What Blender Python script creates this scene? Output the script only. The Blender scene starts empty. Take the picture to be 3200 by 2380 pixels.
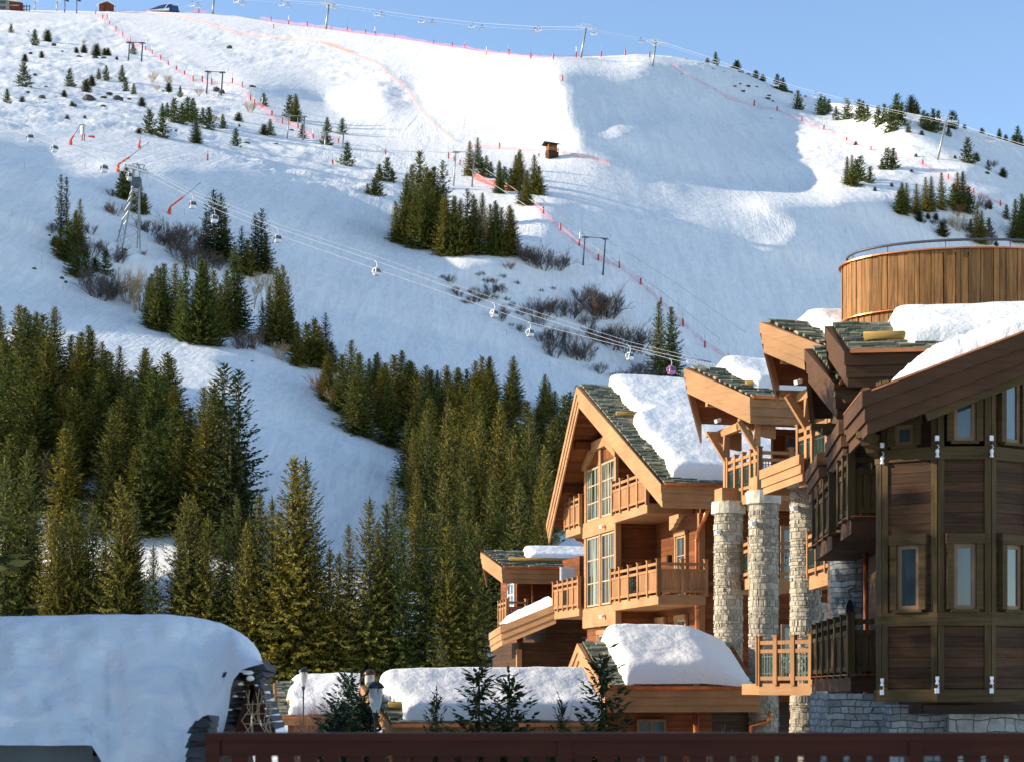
import bpy, bmesh, math, random
import numpy as np
from mathutils import Vector, Matrix

# ---------------------------------------------------------------- scene, camera, light
scene = bpy.context.scene
F = 5500.0            # focal length in photo pixels (photo is 3200 x 2380)
CX, HY = 1600.0, 2150.0   # principal column and horizon row of the level, shifted camera
cam_data = bpy.data.cameras.new('camera')
cam = bpy.data.objects.new('camera', cam_data)
scene.collection.objects.link(cam)
cam.location = (0, 0, 0)
cam.rotation_euler = (math.radians(90), 0, 0)
cam_data.sensor_fit = 'HORIZONTAL'
cam_data.sensor_width = 36.0
cam_data.lens = 36.0 * F / 3200.0
cam_data.shift_y = (HY - 1190.0) / 3200.0
cam_data.clip_start = 0.5
cam_data.clip_end = 20000
cam_data.dof.use_dof = True
cam_data.dof.focus_distance = 90.0
cam_data.dof.aperture_fstop = 7.0
scene.camera = cam

SUN_EL = math.radians(19.0)
SUN_TH = math.radians(2.0)      # sun stands due left, a little beyond the picture plane
SUN = Vector((-math.cos(SUN_EL) * math.cos(SUN_TH), math.cos(SUN_EL) * math.sin(SUN_TH), math.sin(SUN_EL)))
world = bpy.data.worlds.new('World')
scene.world = world
world.use_nodes = True
wn = world.node_tree.nodes
wl = world.node_tree.links
wn.clear()
sky = wn.new('ShaderNodeTexSky')
sky.sky_type = 'NISHITA'
sky.sun_disc = False
sky.sun_elevation = SUN_EL
sky.sun_rotation = math.atan2(SUN.x, SUN.y)
sky.altitude = 1800
sky.air_density = 1.0
sky.dust_density = 0.5
sky.ozone_density = 1.5
wb = wn.new('ShaderNodeBackground')
wb.inputs['Strength'].default_value = 0.145
wo = wn.new('ShaderNodeOutputWorld')
wl.new(sky.outputs[0], wb.inputs[0])
wl.new(wb.outputs[0], wo.inputs[0])

sun_data = bpy.data.lights.new('sun', 'SUN')
sun_data.energy = 4.2
sun_data.angle = math.radians(0.5)
sun_data.color = (1.0, 0.88, 0.70)
sun = bpy.data.objects.new('sun', sun_data)
scene.collection.objects.link(sun)
sun.rotation_euler = (-SUN).to_track_quat('-Z', 'Y').to_euler()

scene.view_settings.view_transform = 'Standard'
scene.view_settings.look = 'None'
scene.view_settings.exposure = 1.0
scene.view_settings.gamma = 1.0
scene.view_settings.use_curve_mapping = False
scene.cycles.max_bounces = 5
scene.cycles.diffuse_bounces = 3
scene.cycles.transparent_max_bounces = 16
# ---------------------------------------------------------------- helpers
def empty(name, loc=(0,0,0), rz=0.0):
    o = bpy.data.objects.new(name, None)
    o.empty_display_size = 0.2
    scene.collection.objects.link(o)
    o.location = loc; o.rotation_euler = (0, 0, rz)
    return o

def tag(o, label=None, cat=None, group=None, kind=None):
    if label: o['label'] = label
    if cat: o['category'] = cat
    if group: o['group'] = group
    if kind: o['kind'] = kind
    return o

def copy_tree(o, parent=None):
    c = o.copy(); scene.collection.objects.link(c)
    if parent: c.parent = parent
    for ch in list(o.children): copy_tree(ch, c)
    return c

class MB:
    """collects faces and links them as one mesh object"""
    def __init__(s): s.v = []; s.f = []; s.m = []
    def quad(s, a, b, c, d, m=0):
        n = len(s.v); s.v += [tuple(a), tuple(b), tuple(c), tuple(d)]; s.f.append((n, n+1, n+2, n+3)); s.m.append(m)
    def hexa(s, p, m=0):
        """p: 8 points, bottom ring 0-3 then top ring 4-7"""
        n = len(s.v); s.v += [tuple(q) for q in p]
        for f in ((3,2,1,0),(4,5,6,7),(0,1,5,4),(1,2,6,5),(2,3,7,6),(3,0,4,7)):
            s.f.append(tuple(n+i for i in f)); s.m.append(m)
    def box(s, x0, x1, y0, y1, z0, z1, m=0):
        if x1 < x0: x0, x1 = x1, x0
        if y1 < y0: y0, y1 = y1, y0
        if z1 < z0: z0, z1 = z1, z0
        s.hexa([(x0,y0,z0),(x1,y0,z0),(x1,y1,z0),(x0,y1,z0),(x0,y0,z1),(x1,y0,z1),(x1,y1,z1),(x0,y1,z1)], m)
    def bar(s, a, b, w, h=None, up=(0,0,1), m=0):
        a = Vector(a); b = Vector(b); h = h or w
        d = (b-a).normalized(); up = Vector(up)
        if abs(d.dot(up)) > 0.95: up = Vector((0,1,0)) if abs(d.y) < 0.9 else Vector((1,0,0))
        x = d.cross(up).normalized()*w*0.5; y = x.cross(d).normalized()*h*0.5
        s.hexa([a-x-y, a+x-y, b+x-y, b-x-y, a-x+y, a+x+y, b+x+y, b-x+y], m)
    def tube(s, pts, r, n=8, m=0, cap=True):
        pts = [Vector(p) for p in pts]; rs = r if isinstance(r, (list, tuple)) else [r]*len(pts)
        base = len(s.v); prev = None
        for i, p in enumerate(pts):
            d = (pts[min(i+1, len(pts)-1)]-pts[max(i-1, 0)]).normalized()
            ref = prev if prev is not None else (Vector((0,0,1)) if abs(d.z) < 0.9 else Vector((1,0,0)))
            x = d.cross(ref).normalized(); y = x.cross(d).normalized()
            prev = y
            for k in range(n):
                a = 2*math.pi*k/n
                s.v.append(tuple(p + (x*math.cos(a)+y*math.sin(a))*rs[i]))
        for i in range(len(pts)-1):
            for k in range(n):
                k2 = (k+1) % n
                s.f.append((base+i*n+k, base+i*n+k2, base+(i+1)*n+k2, base+(i+1)*n+k)); s.m.append(m)
        if cap and n > 2:
            s.f.append(tuple(base+k for k in range(n))[::-1]); s.m.append(m)
            e = base+(len(pts)-1)*n
            s.f.append(tuple(e+k for k in range(n))); s.m.append(m)
    def lathe(s, prof, n=24, c=(0,0,0), m=0, sx=1, sy=1, a0=0, a1=2*math.pi):
        base = len(s.v); full = abs(a1-a0-2*math.pi) < 1e-6; cols = n if full else n+1
        for r, z in prof:
            for k in range(cols):
                a = a0+(a1-a0)*k/n
                s.v.append((c[0]+r*sx*math.cos(a), c[1]+r*sy*math.sin(a), c[2]+z))
        for i in range(len(prof)-1):
            for k in range(n):
                k2 = (k+1) % cols
                s.f.append((base+i*cols+k, base+i*cols+k2, base+(i+1)*cols+k2, base+(i+1)*cols+k)); s.m.append(m)
    def grid(s, P, m=0):
        """P[i][j] points"""
        base = len(s.v); nj = len(P[0])
        for r in P: s.v += [tuple(q) for q in r]
        for i in range(len(P)-1):
            for j in range(nj-1):
                s.f.append((base+i*nj+j, base+i*nj+j+1, base+(i+1)*nj+j+1, base+(i+1)*nj+j)); s.m.append(m)
    def mesh(s, name, mats, smooth=False):
        me = bpy.data.meshes.new(name)
        me.from_pydata(s.v, [], s.f)
        if not isinstance(mats, (list, tuple)): mats = [mats]
        for q in mats: me.materials.append(q)
        if len(mats) > 1: me.polygons.foreach_set('material_index', s.m)
        if smooth: me.polygons.foreach_set('use_smooth', [True]*len(s.f))
        me.update()
        return me
    def build(s, name, mats, parent=None, smooth=False, label=None):
        o = bpy.data.objects.new(name, s.mesh(name, mats, smooth))
        scene.collection.objects.link(o)
        if parent: o.parent = parent
        if label: o['label'] = label
        return o

def part(name, me, parent):
    o = bpy.data.objects.new(name, me); scene.collection.objects.link(o); o.parent = parent
    return o

# ---------------------------------------------------------------- materials
def new_mat(name):
    m = bpy.data.materials.new(name); m.use_nodes = True
    nt = m.node_tree; b = nt.nodes['Principled BSDF']
    return m, nt, b
def nd(nt, t, **kw):
    n = nt.nodes.new(t)
    for k, v in kw.items():
        if k.startswith('i_'): n.inputs[k[2:].replace('_', ' ')].default_value = v
        else: setattr(n, k, v)
    return n
def ramp(nt, src, stops):
    r = nt.nodes.new('ShaderNodeValToRGB')
    e = r.color_ramp.elements
    e[0].position = stops[0][0]; e[0].color = (*stops[0][1], 1)
    e[1].position = stops[-1][0]; e[1].color = (*stops[-1][1], 1)
    for p, c in stops[1:-1]:
        q = e.new(p); q.color = (*c, 1)
    nt.links.new(src, r.inputs[0])
    return r
def coords(nt, scale=(1,1,1), kind='Object'):
    tc = nt.nodes.new('ShaderNodeTexCoord'); mp = nt.nodes.new('ShaderNodeMapping')
    mp.inputs['Scale'].default_value = scale
    nt.links.new(tc.outputs[kind], mp.inputs[0])
    return mp
def mathn(nt, op, a, b=None, c=None):
    n = nt.nodes.new('ShaderNodeMath'); n.operation = op
    for i, x in enumerate((a, b, c)):
        if x is None: continue
        if isinstance(x, (int, float)): n.inputs[i].default_value = x
        else: nt.links.new(x, n.inputs[i])
    return n.outputs[0]
def mixc(nt, fac, a, b, mode='MIX'):
    n = nt.nodes.new('ShaderNodeMix'); n.data_type = 'RGBA'; n.blend_type = mode
    for i, x in ((0, fac), (6, a), (7, b)):
        if isinstance(x, (int, float)): n.inputs[i].default_value = x
        elif isinstance(x, tuple): n.inputs[i].default_value = (*x, 1)
        else: nt.links.new(x, n.inputs[i])
    return n.outputs[2]
def bump(nt, b, h, strength=0.5, dist=0.05, prev=None):
    n = nt.nodes.new('ShaderNodeBump'); n.inputs['Strength'].default_value = strength; n.inputs['Distance'].default_value = dist
    nt.links.new(h, n.inputs['Height'])
    if prev: nt.links.new(prev, n.inputs['Normal'])
    nt.links.new(n.outputs[0], b.inputs['Normal'])
    return n.outputs[0]

def plain(name, c, rough=0.6, metal=0.0, var=0.25, scale=3.0, bs=0.0):
    m, nt, b = new_mat(name)
    mp = coords(nt); n = nd(nt, 'ShaderNodeTexNoise', i_Scale=scale, i_Detail=5.0); nt.links.new(mp.outputs[0], n.inputs['Vector'])
    r = ramp(nt, n.outputs[0], [(0.3, tuple(x*(1-var) for x in c)), (0.7, tuple(min(1, x*(1+var)) for x in c))])
    nt.links.new(r.outputs[0], b.inputs['Base Color'])
    b.inputs['Roughness'].default_value = rough; b.inputs['Metallic'].default_value = metal
    if bs: bump(nt, b, n.outputs[0], bs, 0.03)
    return m

def wood(name, c, plank=None, axis=2, rough=0.65, var=0.35, groove=0.05, gdark=0.25, bs=0.35, rand=0.35, knots=True):
    """c: mean colour; plank: board width along axis (2 = horizontal boards stacked in z); axis 0/1/3 = vertical boards (3: round by angle)"""
    m, nt, b = new_mat(name)
    tc = nt.nodes.new('ShaderNodeTexCoord')
    sep = nt.nodes.new('ShaderNodeSeparateXYZ'); nt.links.new(tc.outputs['Object'], sep.inputs[0])
    sc = (0.7, 0.7, 11) if axis == 2 else (11, 11, 0.7)
    mp = nt.nodes.new('ShaderNodeMapping'); mp.inputs['Scale'].default_value = sc
    nt.links.new(tc.outputs['Object'], mp.inputs[0])
    n = nd(nt, 'ShaderNodeTexNoise', i_Scale=1.6, i_Detail=6.0, i_Roughness=0.65, i_Distortion=0.6); nt.links.new(mp.outputs[0], n.inputs['Vector'])
    r = ramp(nt, n.outputs[0], [(0.28, tuple(x*(1-var) for x in c)), (0.5, c), (0.72, tuple(min(1, x*(1+var)) for x in c))])
    col = r.outputs[0]; hgt = n.outputs[0]
    n2 = nd(nt, 'ShaderNodeTexNoise', i_Scale=0.9, i_Detail=3.0); nt.links.new(tc.outputs['Object'], n2.inputs['Vector'])
    col = mixc(nt, 1.0, col, ramp(nt, n2.outputs[0], [(0.3, (0.78,0.78,0.78)), (0.7, (1.15,1.12,1.08))]).outputs[0], 'MULTIPLY')
    if plank:
        if axis == 3:
            ang = mathn(nt, 'ARCTAN2', sep.outputs[1], sep.outputs[0]); q = mathn(nt, 'DIVIDE', ang, plank)
        elif axis == 4:
            q = mathn(nt, 'DIVIDE', mathn(nt, 'ADD', sep.outputs[0], sep.outputs[1]), plank)
        else:
            q = mathn(nt, 'DIVIDE', sep.outputs[axis], plank)
        fl = mathn(nt, 'FLOOR', q); fr = mathn(nt, 'FRACT', q)
        wn_ = nt.nodes.new('ShaderNodeTexWhiteNoise'); wn_.noise_dimensions = '1D'; nt.links.new(fl, wn_.inputs['W'])
        tone = ramp(nt, wn_.outputs['Value'], [(0.0, (1-rand,)*3), (1.0, (1+rand, 1+rand*0.9, 1+rand*0.8))])
        col = mixc(nt, 1.0, col, tone.outputs[0], 'MULTIPLY')
        g = mathn(nt, 'LESS_THAN', fr, groove)
        col = mixc(nt, g, col, tuple(x*gdark for x in c))
        hgt = mathn(nt, 'SUBTRACT', mathn(nt, 'MULTIPLY', hgt, 0.5), mathn(nt, 'MULTIPLY', g, 0.8))
    nt.links.new(col, b.inputs['Base Color'])
    b.inputs['Roughness'].default_value = rough; b.inputs['Specular IOR Level'].default_value = 0.12
    bump(nt, b, hgt, bs, 0.02)
    return m

def stone(name, c, bw=0.42, bh=0.17, dark=0.35, var=0.3, bs=0.8):
    """coursed rubble: rows of unequal blocks with wavy joints"""
    m, nt, b = new_mat(name)
    tc = nt.nodes.new('ShaderNodeTexCoord'); sep = nt.nodes.new('ShaderNodeSeparateXYZ')
    nz = nd(nt, 'ShaderNodeTexNoise', i_Scale=1.9, i_Detail=3.0); nt.links.new(tc.outputs['Object'], nz.inputs['Vector'])
    off = nt.nodes.new('ShaderNodeVectorMath'); off.operation = 'MULTIPLY_ADD'
    nt.links.new(nz.outputs['Color'], off.inputs[0]); off.inputs[1].default_value = (0.35, 0.35, 0.16); nt.links.new(tc.outputs['Object'], off.inputs[2])
    nt.links.new(off.outputs[0], sep.inputs[0])
    cb = nt.nodes.new('ShaderNodeCombineXYZ'); nt.links.new(mathn(nt, 'ADD', sep.outputs[0], mathn(nt, 'MULTIPLY', sep.outputs[1], 0.8)), cb.inputs[0]); nt.links.new(sep.outputs[2], cb.inputs[1])
    br = nt.nodes.new('ShaderNodeTexBrick'); nt.links.new(cb.outputs[0], br.inputs['Vector'])
    br.inputs['Scale'].default_value = 1.0; br.inputs['Brick Width'].default_value = bw; br.inputs['Row Height'].default_value = bh
    br.inputs['Mortar Size'].default_value = 0.012; br.inputs['Mortar Smooth'].default_value = 0.6; br.offset = 0.42; br.squash = 0.6; br.squash_frequency = 3; br.offset_frequency = 2
    br.inputs['Color1'].default_value = (*[x*(1-var) for x in c], 1); br.inputs['Color2'].default_value = (*[min(1, x*(1+var)) for x in c], 1); br.inputs['Mortar'].default_value = (*[x*dark for x in c], 1)
    nf = nd(nt, 'ShaderNodeTexNoise', i_Scale=7.0, i_Detail=7.0, i_Roughness=0.7); nt.links.new(tc.outputs['Object'], nf.inputs['Vector'])
    col = mixc(nt, 1.0, br.outputs['Color'], ramp(nt, nf.outputs[0], [(0.3, (0.6,0.6,0.6)), (0.7, (1.3,1.3,1.28))]).outputs[0], 'MULTIPLY')
    nt.links.new(col, b.inputs['Base Color']); b.inputs['Roughness'].default_value = 0.85
    h = mathn(nt, 'SUBTRACT', mathn(nt, 'MULTIPLY', nf.outputs[0], 0.9), br.outputs['Fac'])
    bump(nt, b, h, bs, 0.05)
    return m

def slate(name):
    m, nt, b = new_mat(name)
    g = nt.nodes.new('ShaderNodeNewGeometry')
    tone = ramp(nt, g.outputs['Random Per Island'], [(0.0, (0.05,0.06,0.04)), (0.3, (0.13,0.145,0.085)), (0.55, (0.24,0.22,0.15)), (0.8, (0.11,0.125,0.10)), (1.0, (0.36,0.31,0.22))])
    mp = coords(nt); n = nd(nt, 'ShaderNodeTexNoise', i_Scale=7.0, i_Detail=6.0, i_Roughness=0.7); nt.links.new(mp.outputs[0], n.inputs['Vector'])
    col = mixc(nt, 1.0, tone.outputs[0], ramp(nt, n.outputs[0], [(0.3, (0.6,0.6,0.6)), (0.7, (1.35,1.35,1.3))]).outputs[0], 'MULTIPLY')
    nt.links.new(col, b.inputs['Base Color']); b.inputs['Roughness'].default_value = 0.7
    bump(nt, b, n.outputs[0], 0.6, 0.03)
    return m

def snow_mat(name, fine=1.0, tracks=False, scale=1.0, c=(0.90,0.87,0.82), strength=1.0):
    m, nt, b = new_mat(name)
    mp = coords(nt)
    n1 = nd(nt, 'ShaderNodeTexNoise', i_Scale=0.35*scale, i_Detail=7.0, i_Roughness=0.6); nt.links.new(mp.outputs[0], n1.inputs['Vector'])
    col = ramp(nt, n1.outputs[0], [(0.3, tuple(x*0.95 for x in c)), (0.7, c)]).outputs[0]
    nt.links.new(col, b.inputs['Base Color'])
    b.inputs['Roughness'].default_value = 0.75
    b.inputs['Specular IOR Level'].default_value = 0.25
    h = mathn(nt, 'MULTIPLY', n1.outputs[0], 1.2)
    dist = 1.2*strength/scale
    nn = bump(nt, b, h, 0.35*fine, dist)
    if tracks:
        # groomer and ski tracks: long furrows, bent, broken up and only here and there
        msk = nd(nt, 'ShaderNodeTexNoise', i_Scale=0.018, i_Detail=3.0); nt.links.new(mp.outputs[0], msk.inputs['Vector'])
        mk = ramp(nt, msk.outputs[0], [(0.42, (0.08,)*3), (0.62, (1,1,1))])
        w1 = nd(nt, 'ShaderNodeTexNoise', i_Scale=1.0, i_Detail=3.0, i_Roughness=0.5, i_Distortion=1.6)
        mp2 = coords(nt, (0.16, 0.012, 0.02)); mp2.inputs['Rotation'].default_value = (0, 0, math.radians(24))
        nt.links.new(mp2.outputs[0], w1.inputs['Vector'])
        nn = bump(nt, b, mathn(nt, 'MULTIPLY', w1.outputs[0], mk.outputs[0]), 0.30, 1.2, nn)
        w2 = nd(nt, 'ShaderNodeTexNoise', i_Scale=1.0, i_Detail=2.0, i_Distortion=3.0)
        mp3 = coords(nt, (0.5, 0.06, 0.06)); mp3.inputs['Rotation'].default_value = (0, 0, math.radians(-20))
        nt.links.new(mp3.outputs[0], w2.inputs['Vector'])
        nn = bump(nt, b, mathn(nt, 'MULTIPLY', w2.outputs[0], mk.outputs[0]), 0.40, 0.4, nn)
        # packed and loose snow differ a little in whiteness along the tracks
        col = mixc(nt, 1.0, col, ramp(nt, w2.outputs[0], [(0.40, (0.93,0.94,0.95)), (0.5, (1,1,1)), (0.60, (1.03,1.03,1.03))]).outputs[0], 'MULTIPLY')
        col = mixc(nt, 1.0, col, ramp(nt, w1.outputs[0], [(0.42, (0.95,0.955,0.965)), (0.58, (1.02,1.02,1.02))]).outputs[0], 'MULTIPLY')
        nt.links.new(col, b.inputs['Base Color'])
    return m

def leaf_mat(name, dark, light, trans=0.25):
    m, nt, b = new_mat(name)
    g = nt.nodes.new('ShaderNodeNewGeometry'); oi = nt.nodes.new('ShaderNodeObjectInfo')
    mp = coords(nt); n = nd(nt, 'ShaderNodeTexNoise', i_Scale=0.9, i_Detail=3.0); nt.links.new(mp.outputs[0], n.inputs['Vector'])
    f = mathn(nt, 'ADD', mathn(nt, 'MULTIPLY', g.outputs['Random Per Island'], 0.55), mathn(nt, 'MULTIPLY', n.outputs[0], 0.5))
    col = ramp(nt, f, [(0.25, dark), (0.9, light)]).outputs[0]
    tint = ramp(nt, oi.outputs['Random'], [(0.0, (0.6,0.85,0.8)), (0.5, (1,1.02,0.95)), (1.0, (1.4,1.25,0.85))]).outputs[0]
    col = mixc(nt, 1.0, col, tint, 'MULTIPLY')
    nt.links.new(col, b.inputs['Base Color'])
    b.inputs['Roughness'].default_value = 0.7
    b.inputs['Specular IOR Level'].default_value = 0.2
    tr = nt.nodes.new('ShaderNodeBsdfTranslucent'); nt.links.new(col, tr.inputs[0])
    mx = nt.nodes.new('ShaderNodeMixShader'); mx.inputs[0].default_value = trans
    nt.links.new(b.outputs[0], mx.inputs[1]); nt.links.new(tr.outputs[0], mx.inputs[2])
    nt.links.new(mx.outputs[0], nt.nodes['Material Output'].inputs[0])
    return m

def net_mat(name, c, cover):
    """woven safety net: threads with open holes between them"""
    m, nt, b = new_mat(name)
    b.inputs['Base Color'].default_value = (*c, 1); b.inputs['Roughness'].default_value = 0.6
    tr = nt.nodes.new('ShaderNodeBsdfTransparent')
    mp = coords(nt); n = nd(nt, 'ShaderNodeTexNoise', i_Scale=0.3, i_Detail=3.0); nt.links.new(mp.outputs[0], n.inputs['Vector'])
    r = ramp(nt, n.outputs[0], [(0.3, (cover*0.6,)*3), (0.7, (min(1, cover*1.35),)*3)])
    mx = nt.nodes.new('ShaderNodeMixShader')
    nt.links.new(r.outputs[0], mx.inputs[0]); nt.links.new(tr.outputs[0], mx.inputs[1]); nt.links.new(b.outputs[0], mx.inputs[2])
    nt.links.new(mx.outputs[0], nt.nodes['Material Output'].inputs[0])
    return m

def glass_mat(name, c=(0.03,0.05,0.06), rough=0.04):
    m, nt, b = new_mat(name)
    mp = coords(nt, (1.5,1.5,0.3)); n = nd(nt, 'ShaderNodeTexNoise', i_Scale=1.2, i_Detail=2.0); nt.links.new(mp.outputs[0], n.inputs['Vector'])
    r = ramp(nt, n.outputs[0], [(0.35, c), (0.65, tuple(x*2.6 for x in c))]); nt.links.new(r.outputs[0], b.inputs['Base Color'])
    b.inputs['Roughness'].default_value = rough; b.inputs['IOR'].default_value = 1.5
    b.inputs['Specular IOR Level'].default_value = 0.9
    return m

M = {}
M['snow_slope'] = snow_mat('snow_slope', 0.8, True)
M['snow_roof'] = snow_mat('snow_roof', 1.1, False, scale=5.0)
M['snow_soft'] = snow_mat('snow_soft', 0.9, False, scale=6.0, strength=1.0)
M['needles'] = leaf_mat('needles', (0.010,0.021,0.008), (0.31,0.27,0.05), 0.14)
M['needles_dark'] = leaf_mat('needles_dark', (0.010,0.020,0.009), (0.11,0.115,0.03), 0.1)
M['needles_blue'] = leaf_mat('needles_blue', (0.012,0.03,0.018), (0.05,0.09,0.055), 0.15)
M['cones'] = plain('cones', (0.24,0.13,0.06), 0.8, var=0.4)
M['bark'] = plain('bark', (0.10,0.07,0.045), 0.9, var=0.4, scale=4)
M['twig'] = plain('twig', (0.10,0.075,0.06), 0.9, var=0.4, scale=2)
M['twig_red'] = plain('twig_red', (0.20,0.10,0.055), 0.9, var=0.4, scale=2)
M['twig_pale'] = plain('twig_pale', (0.42,0.30,0.17), 0.85, var=0.35, scale=2)
M['rock'] = plain('rock', (0.07,0.065,0.055), 0.9, var=0.5, scale=1.5, bs=0.5)
M['steel'] = plain('steel', (0.33,0.33,0.31), 0.45, 0.6, var=0.15)
M['steel_dark'] = plain('steel_dark', (0.08,0.09,0.11), 0.5, 0.3, var=0.3)
M['white_paint'] = plain('white_paint', (0.78,0.78,0.78), 0.35, var=0.05)
M['cable'] = plain('cable', (0.50,0.50,0.50), 0.5, 0.1, var=0.1)
M['pink_paint'] = plain('pink_paint', (0.55,0.18,0.42), 0.35, var=0.08)
M['black'] = plain('black', (0.015,0.015,0.017), 0.35, var=0.2)
M['red'] = plain('red', (0.42,0.025,0.02), 0.5, var=0.25)
M['orange_red'] = plain('orange_red', (0.65,0.07,0.02), 0.5, var=0.2)
M['net_pink'] = net_mat('net_pink', (0.70,0.14,0.20), 0.24)
M['net_orange'] = net_mat('net_orange', (0.80,0.22,0.12), 0.26)
M['net_red'] = net_mat('net_red', (0.80,0.05,0.03), 0.75)
M['glass'] = glass_mat('glass')
M['glass_sky'] = glass_mat('glass_sky', (0.02,0.03,0.035), 0.02)
def curtain_glass(name):
    m = glass_mat(name, (0.015,0.022,0.02), 0.05); nt = m.node_tree; b = nt.nodes['Principled BSDF']
    mp = coords(nt, (4.5,4.5,0.12)); n = nd(nt, 'ShaderNodeTexNoise', i_Scale=1.3, i_Detail=4.0, i_Roughness=0.6); nt.links.new(mp.outputs[0], n.inputs['Vector'])
    r = ramp(nt, n.outputs[0], [(0.46, (0.012,0.02,0.018)), (0.5, (0.05,0.07,0.05)), (0.58, (0.26,0.30,0.22))]); nt.links.new(r.outputs[0], b.inputs['Base Color'])
    return m
M['glass_curtain'] = curtain_glass('glass_curtain')
M['copper'] = plain('copper', (0.62,0.20,0.07), 0.32, 0.75, var=0.25)
M['slate'] = slate('slate')
M['slate_dark'] = plain('slate_dark', (0.03,0.033,0.036), 0.6, var=0.5, scale=5, bs=0.5)
M['gutter_grey'] = plain('gutter_grey', (0.10,0.115,0.115), 0.6, var=0.2)
# ---------------------------------------------------------------- terrain height model
# photo-row / photo-column readings of the skyline and of where the slope turns from the sun
RIDGE = [(-400,60),(-150,40),(0,33),(130,33),(300,37),(420,36),(600,39),(750,50),(900,75),(1015,88),(1100,100),(1250,118),(1400,143),
         (1500,158),(1600,168),(1700,178),(1800,179),(1900,176),(2000,170),(2050,172),(2100,176),(2298,213),(2447,282),
         (2575,317),(2744,337),(2873,357),(2991,396),(3090,421),(3200,456),(3350,490),(3700,560)]
SHADE = [
 [(-400,432),(0,440),(150,462),(300,500),(400,528),(520,538),(700,535),(842,540),(941,575),(1100,640),(1225,700),(1240,820),(1400,850),
  (1640,790),(1700,640),(1840,650),(2050,690),(2200,720),(2330,790),(2440,780),(2500,710),(2400,650),(2560,632),(2740,608),
  (2900,620),(3200,600),(3600,620),(3600,1150),(2500,1300),(1900,1260),(1450,1110),(1300,1060),(1150,1020),(1000,985),(900,960),
  (700,1010),(520,1050),(330,985),(180,940),(0,905),(-400,900)],
 [(1725,240),(1790,215),(1960,262),(2010,205),(2060,190),(2300,222),(2450,292),(2590,338),(2300,332),(2350,380),(2410,455),(2330,470),(2440,520),(2495,565),
  (2420,590),(2240,588),(2090,556),(1950,530),(1880,480),(1815,440),(1775,370),(1765,300)],
 [(2760,360),(2990,405),(3300,470),(3600,520),(3600,700),(3200,620),(2960,560),(3050,512),(2930,480),(2800,420)],
 [(640,1110),(820,1090),(1000,1130),(1180,1180),(1300,1260),(1300,1680),(980,1740),(760,1500),(740,1250)],
 [(780,262),(1000,290),(1040,330),(900,325),(760,300)],
 [(640,290),(700,300),(770,365),(690,350)],
 [(1238,240),(1275,262),(1300,370),(1262,350),(1240,290)],
]
LIT = [[(1845,385),(2065,376),(2065,396),(1900,408)],[(1850,425),(1905,405),(1880,440)],[(0,495),(350,540),(350,552),(0,508)],[(920,985),(1080,1020),(1360,1080),(1340,1095),(1060,1060),(920,1010)],[(880,1330),(1190,1440),(1190,1465),(880,1352)],[(760,1350),(850,1385),(850,1395),(760,1362)]]
S0, K0 = 0.45, 95.0
NU, NE = 200, 170
U0, U1, E0, E1 = -0.36, 0.36, -0.02, 0.400
us = np.linspace(U0, U1, NU); es = np.linspace(E0, E1, NE)
du, de = us[1]-us[0], es[1]-es[0]
UU, EE = np.meshgrid(us, es, indexing='ij')

def poly_mask(poly, X, Y):
    m = np.zeros(X.shape, bool)
    n = len(poly)
    for i in range(n):
        x0, y0 = poly[i]; x1, y1 = poly[(i+1) % n]
        if y0 == y1: continue
        c = ((Y > min(y0, y1)) & (Y <= max(y0, y1)))
        xi = x0 + (Y-y0)*(x1-x0)/(y1-y0)
        m ^= c & (X < xi)
    return m

def blur(a, n):
    for _ in range(n):
        p = np.pad(a, 1, mode='edge')
        a = (p[:-2,1:-1]+p[2:,1:-1]+p[1:-1,:-2]+p[1:-1,2:]+2*a)/6.0
    return a

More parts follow.
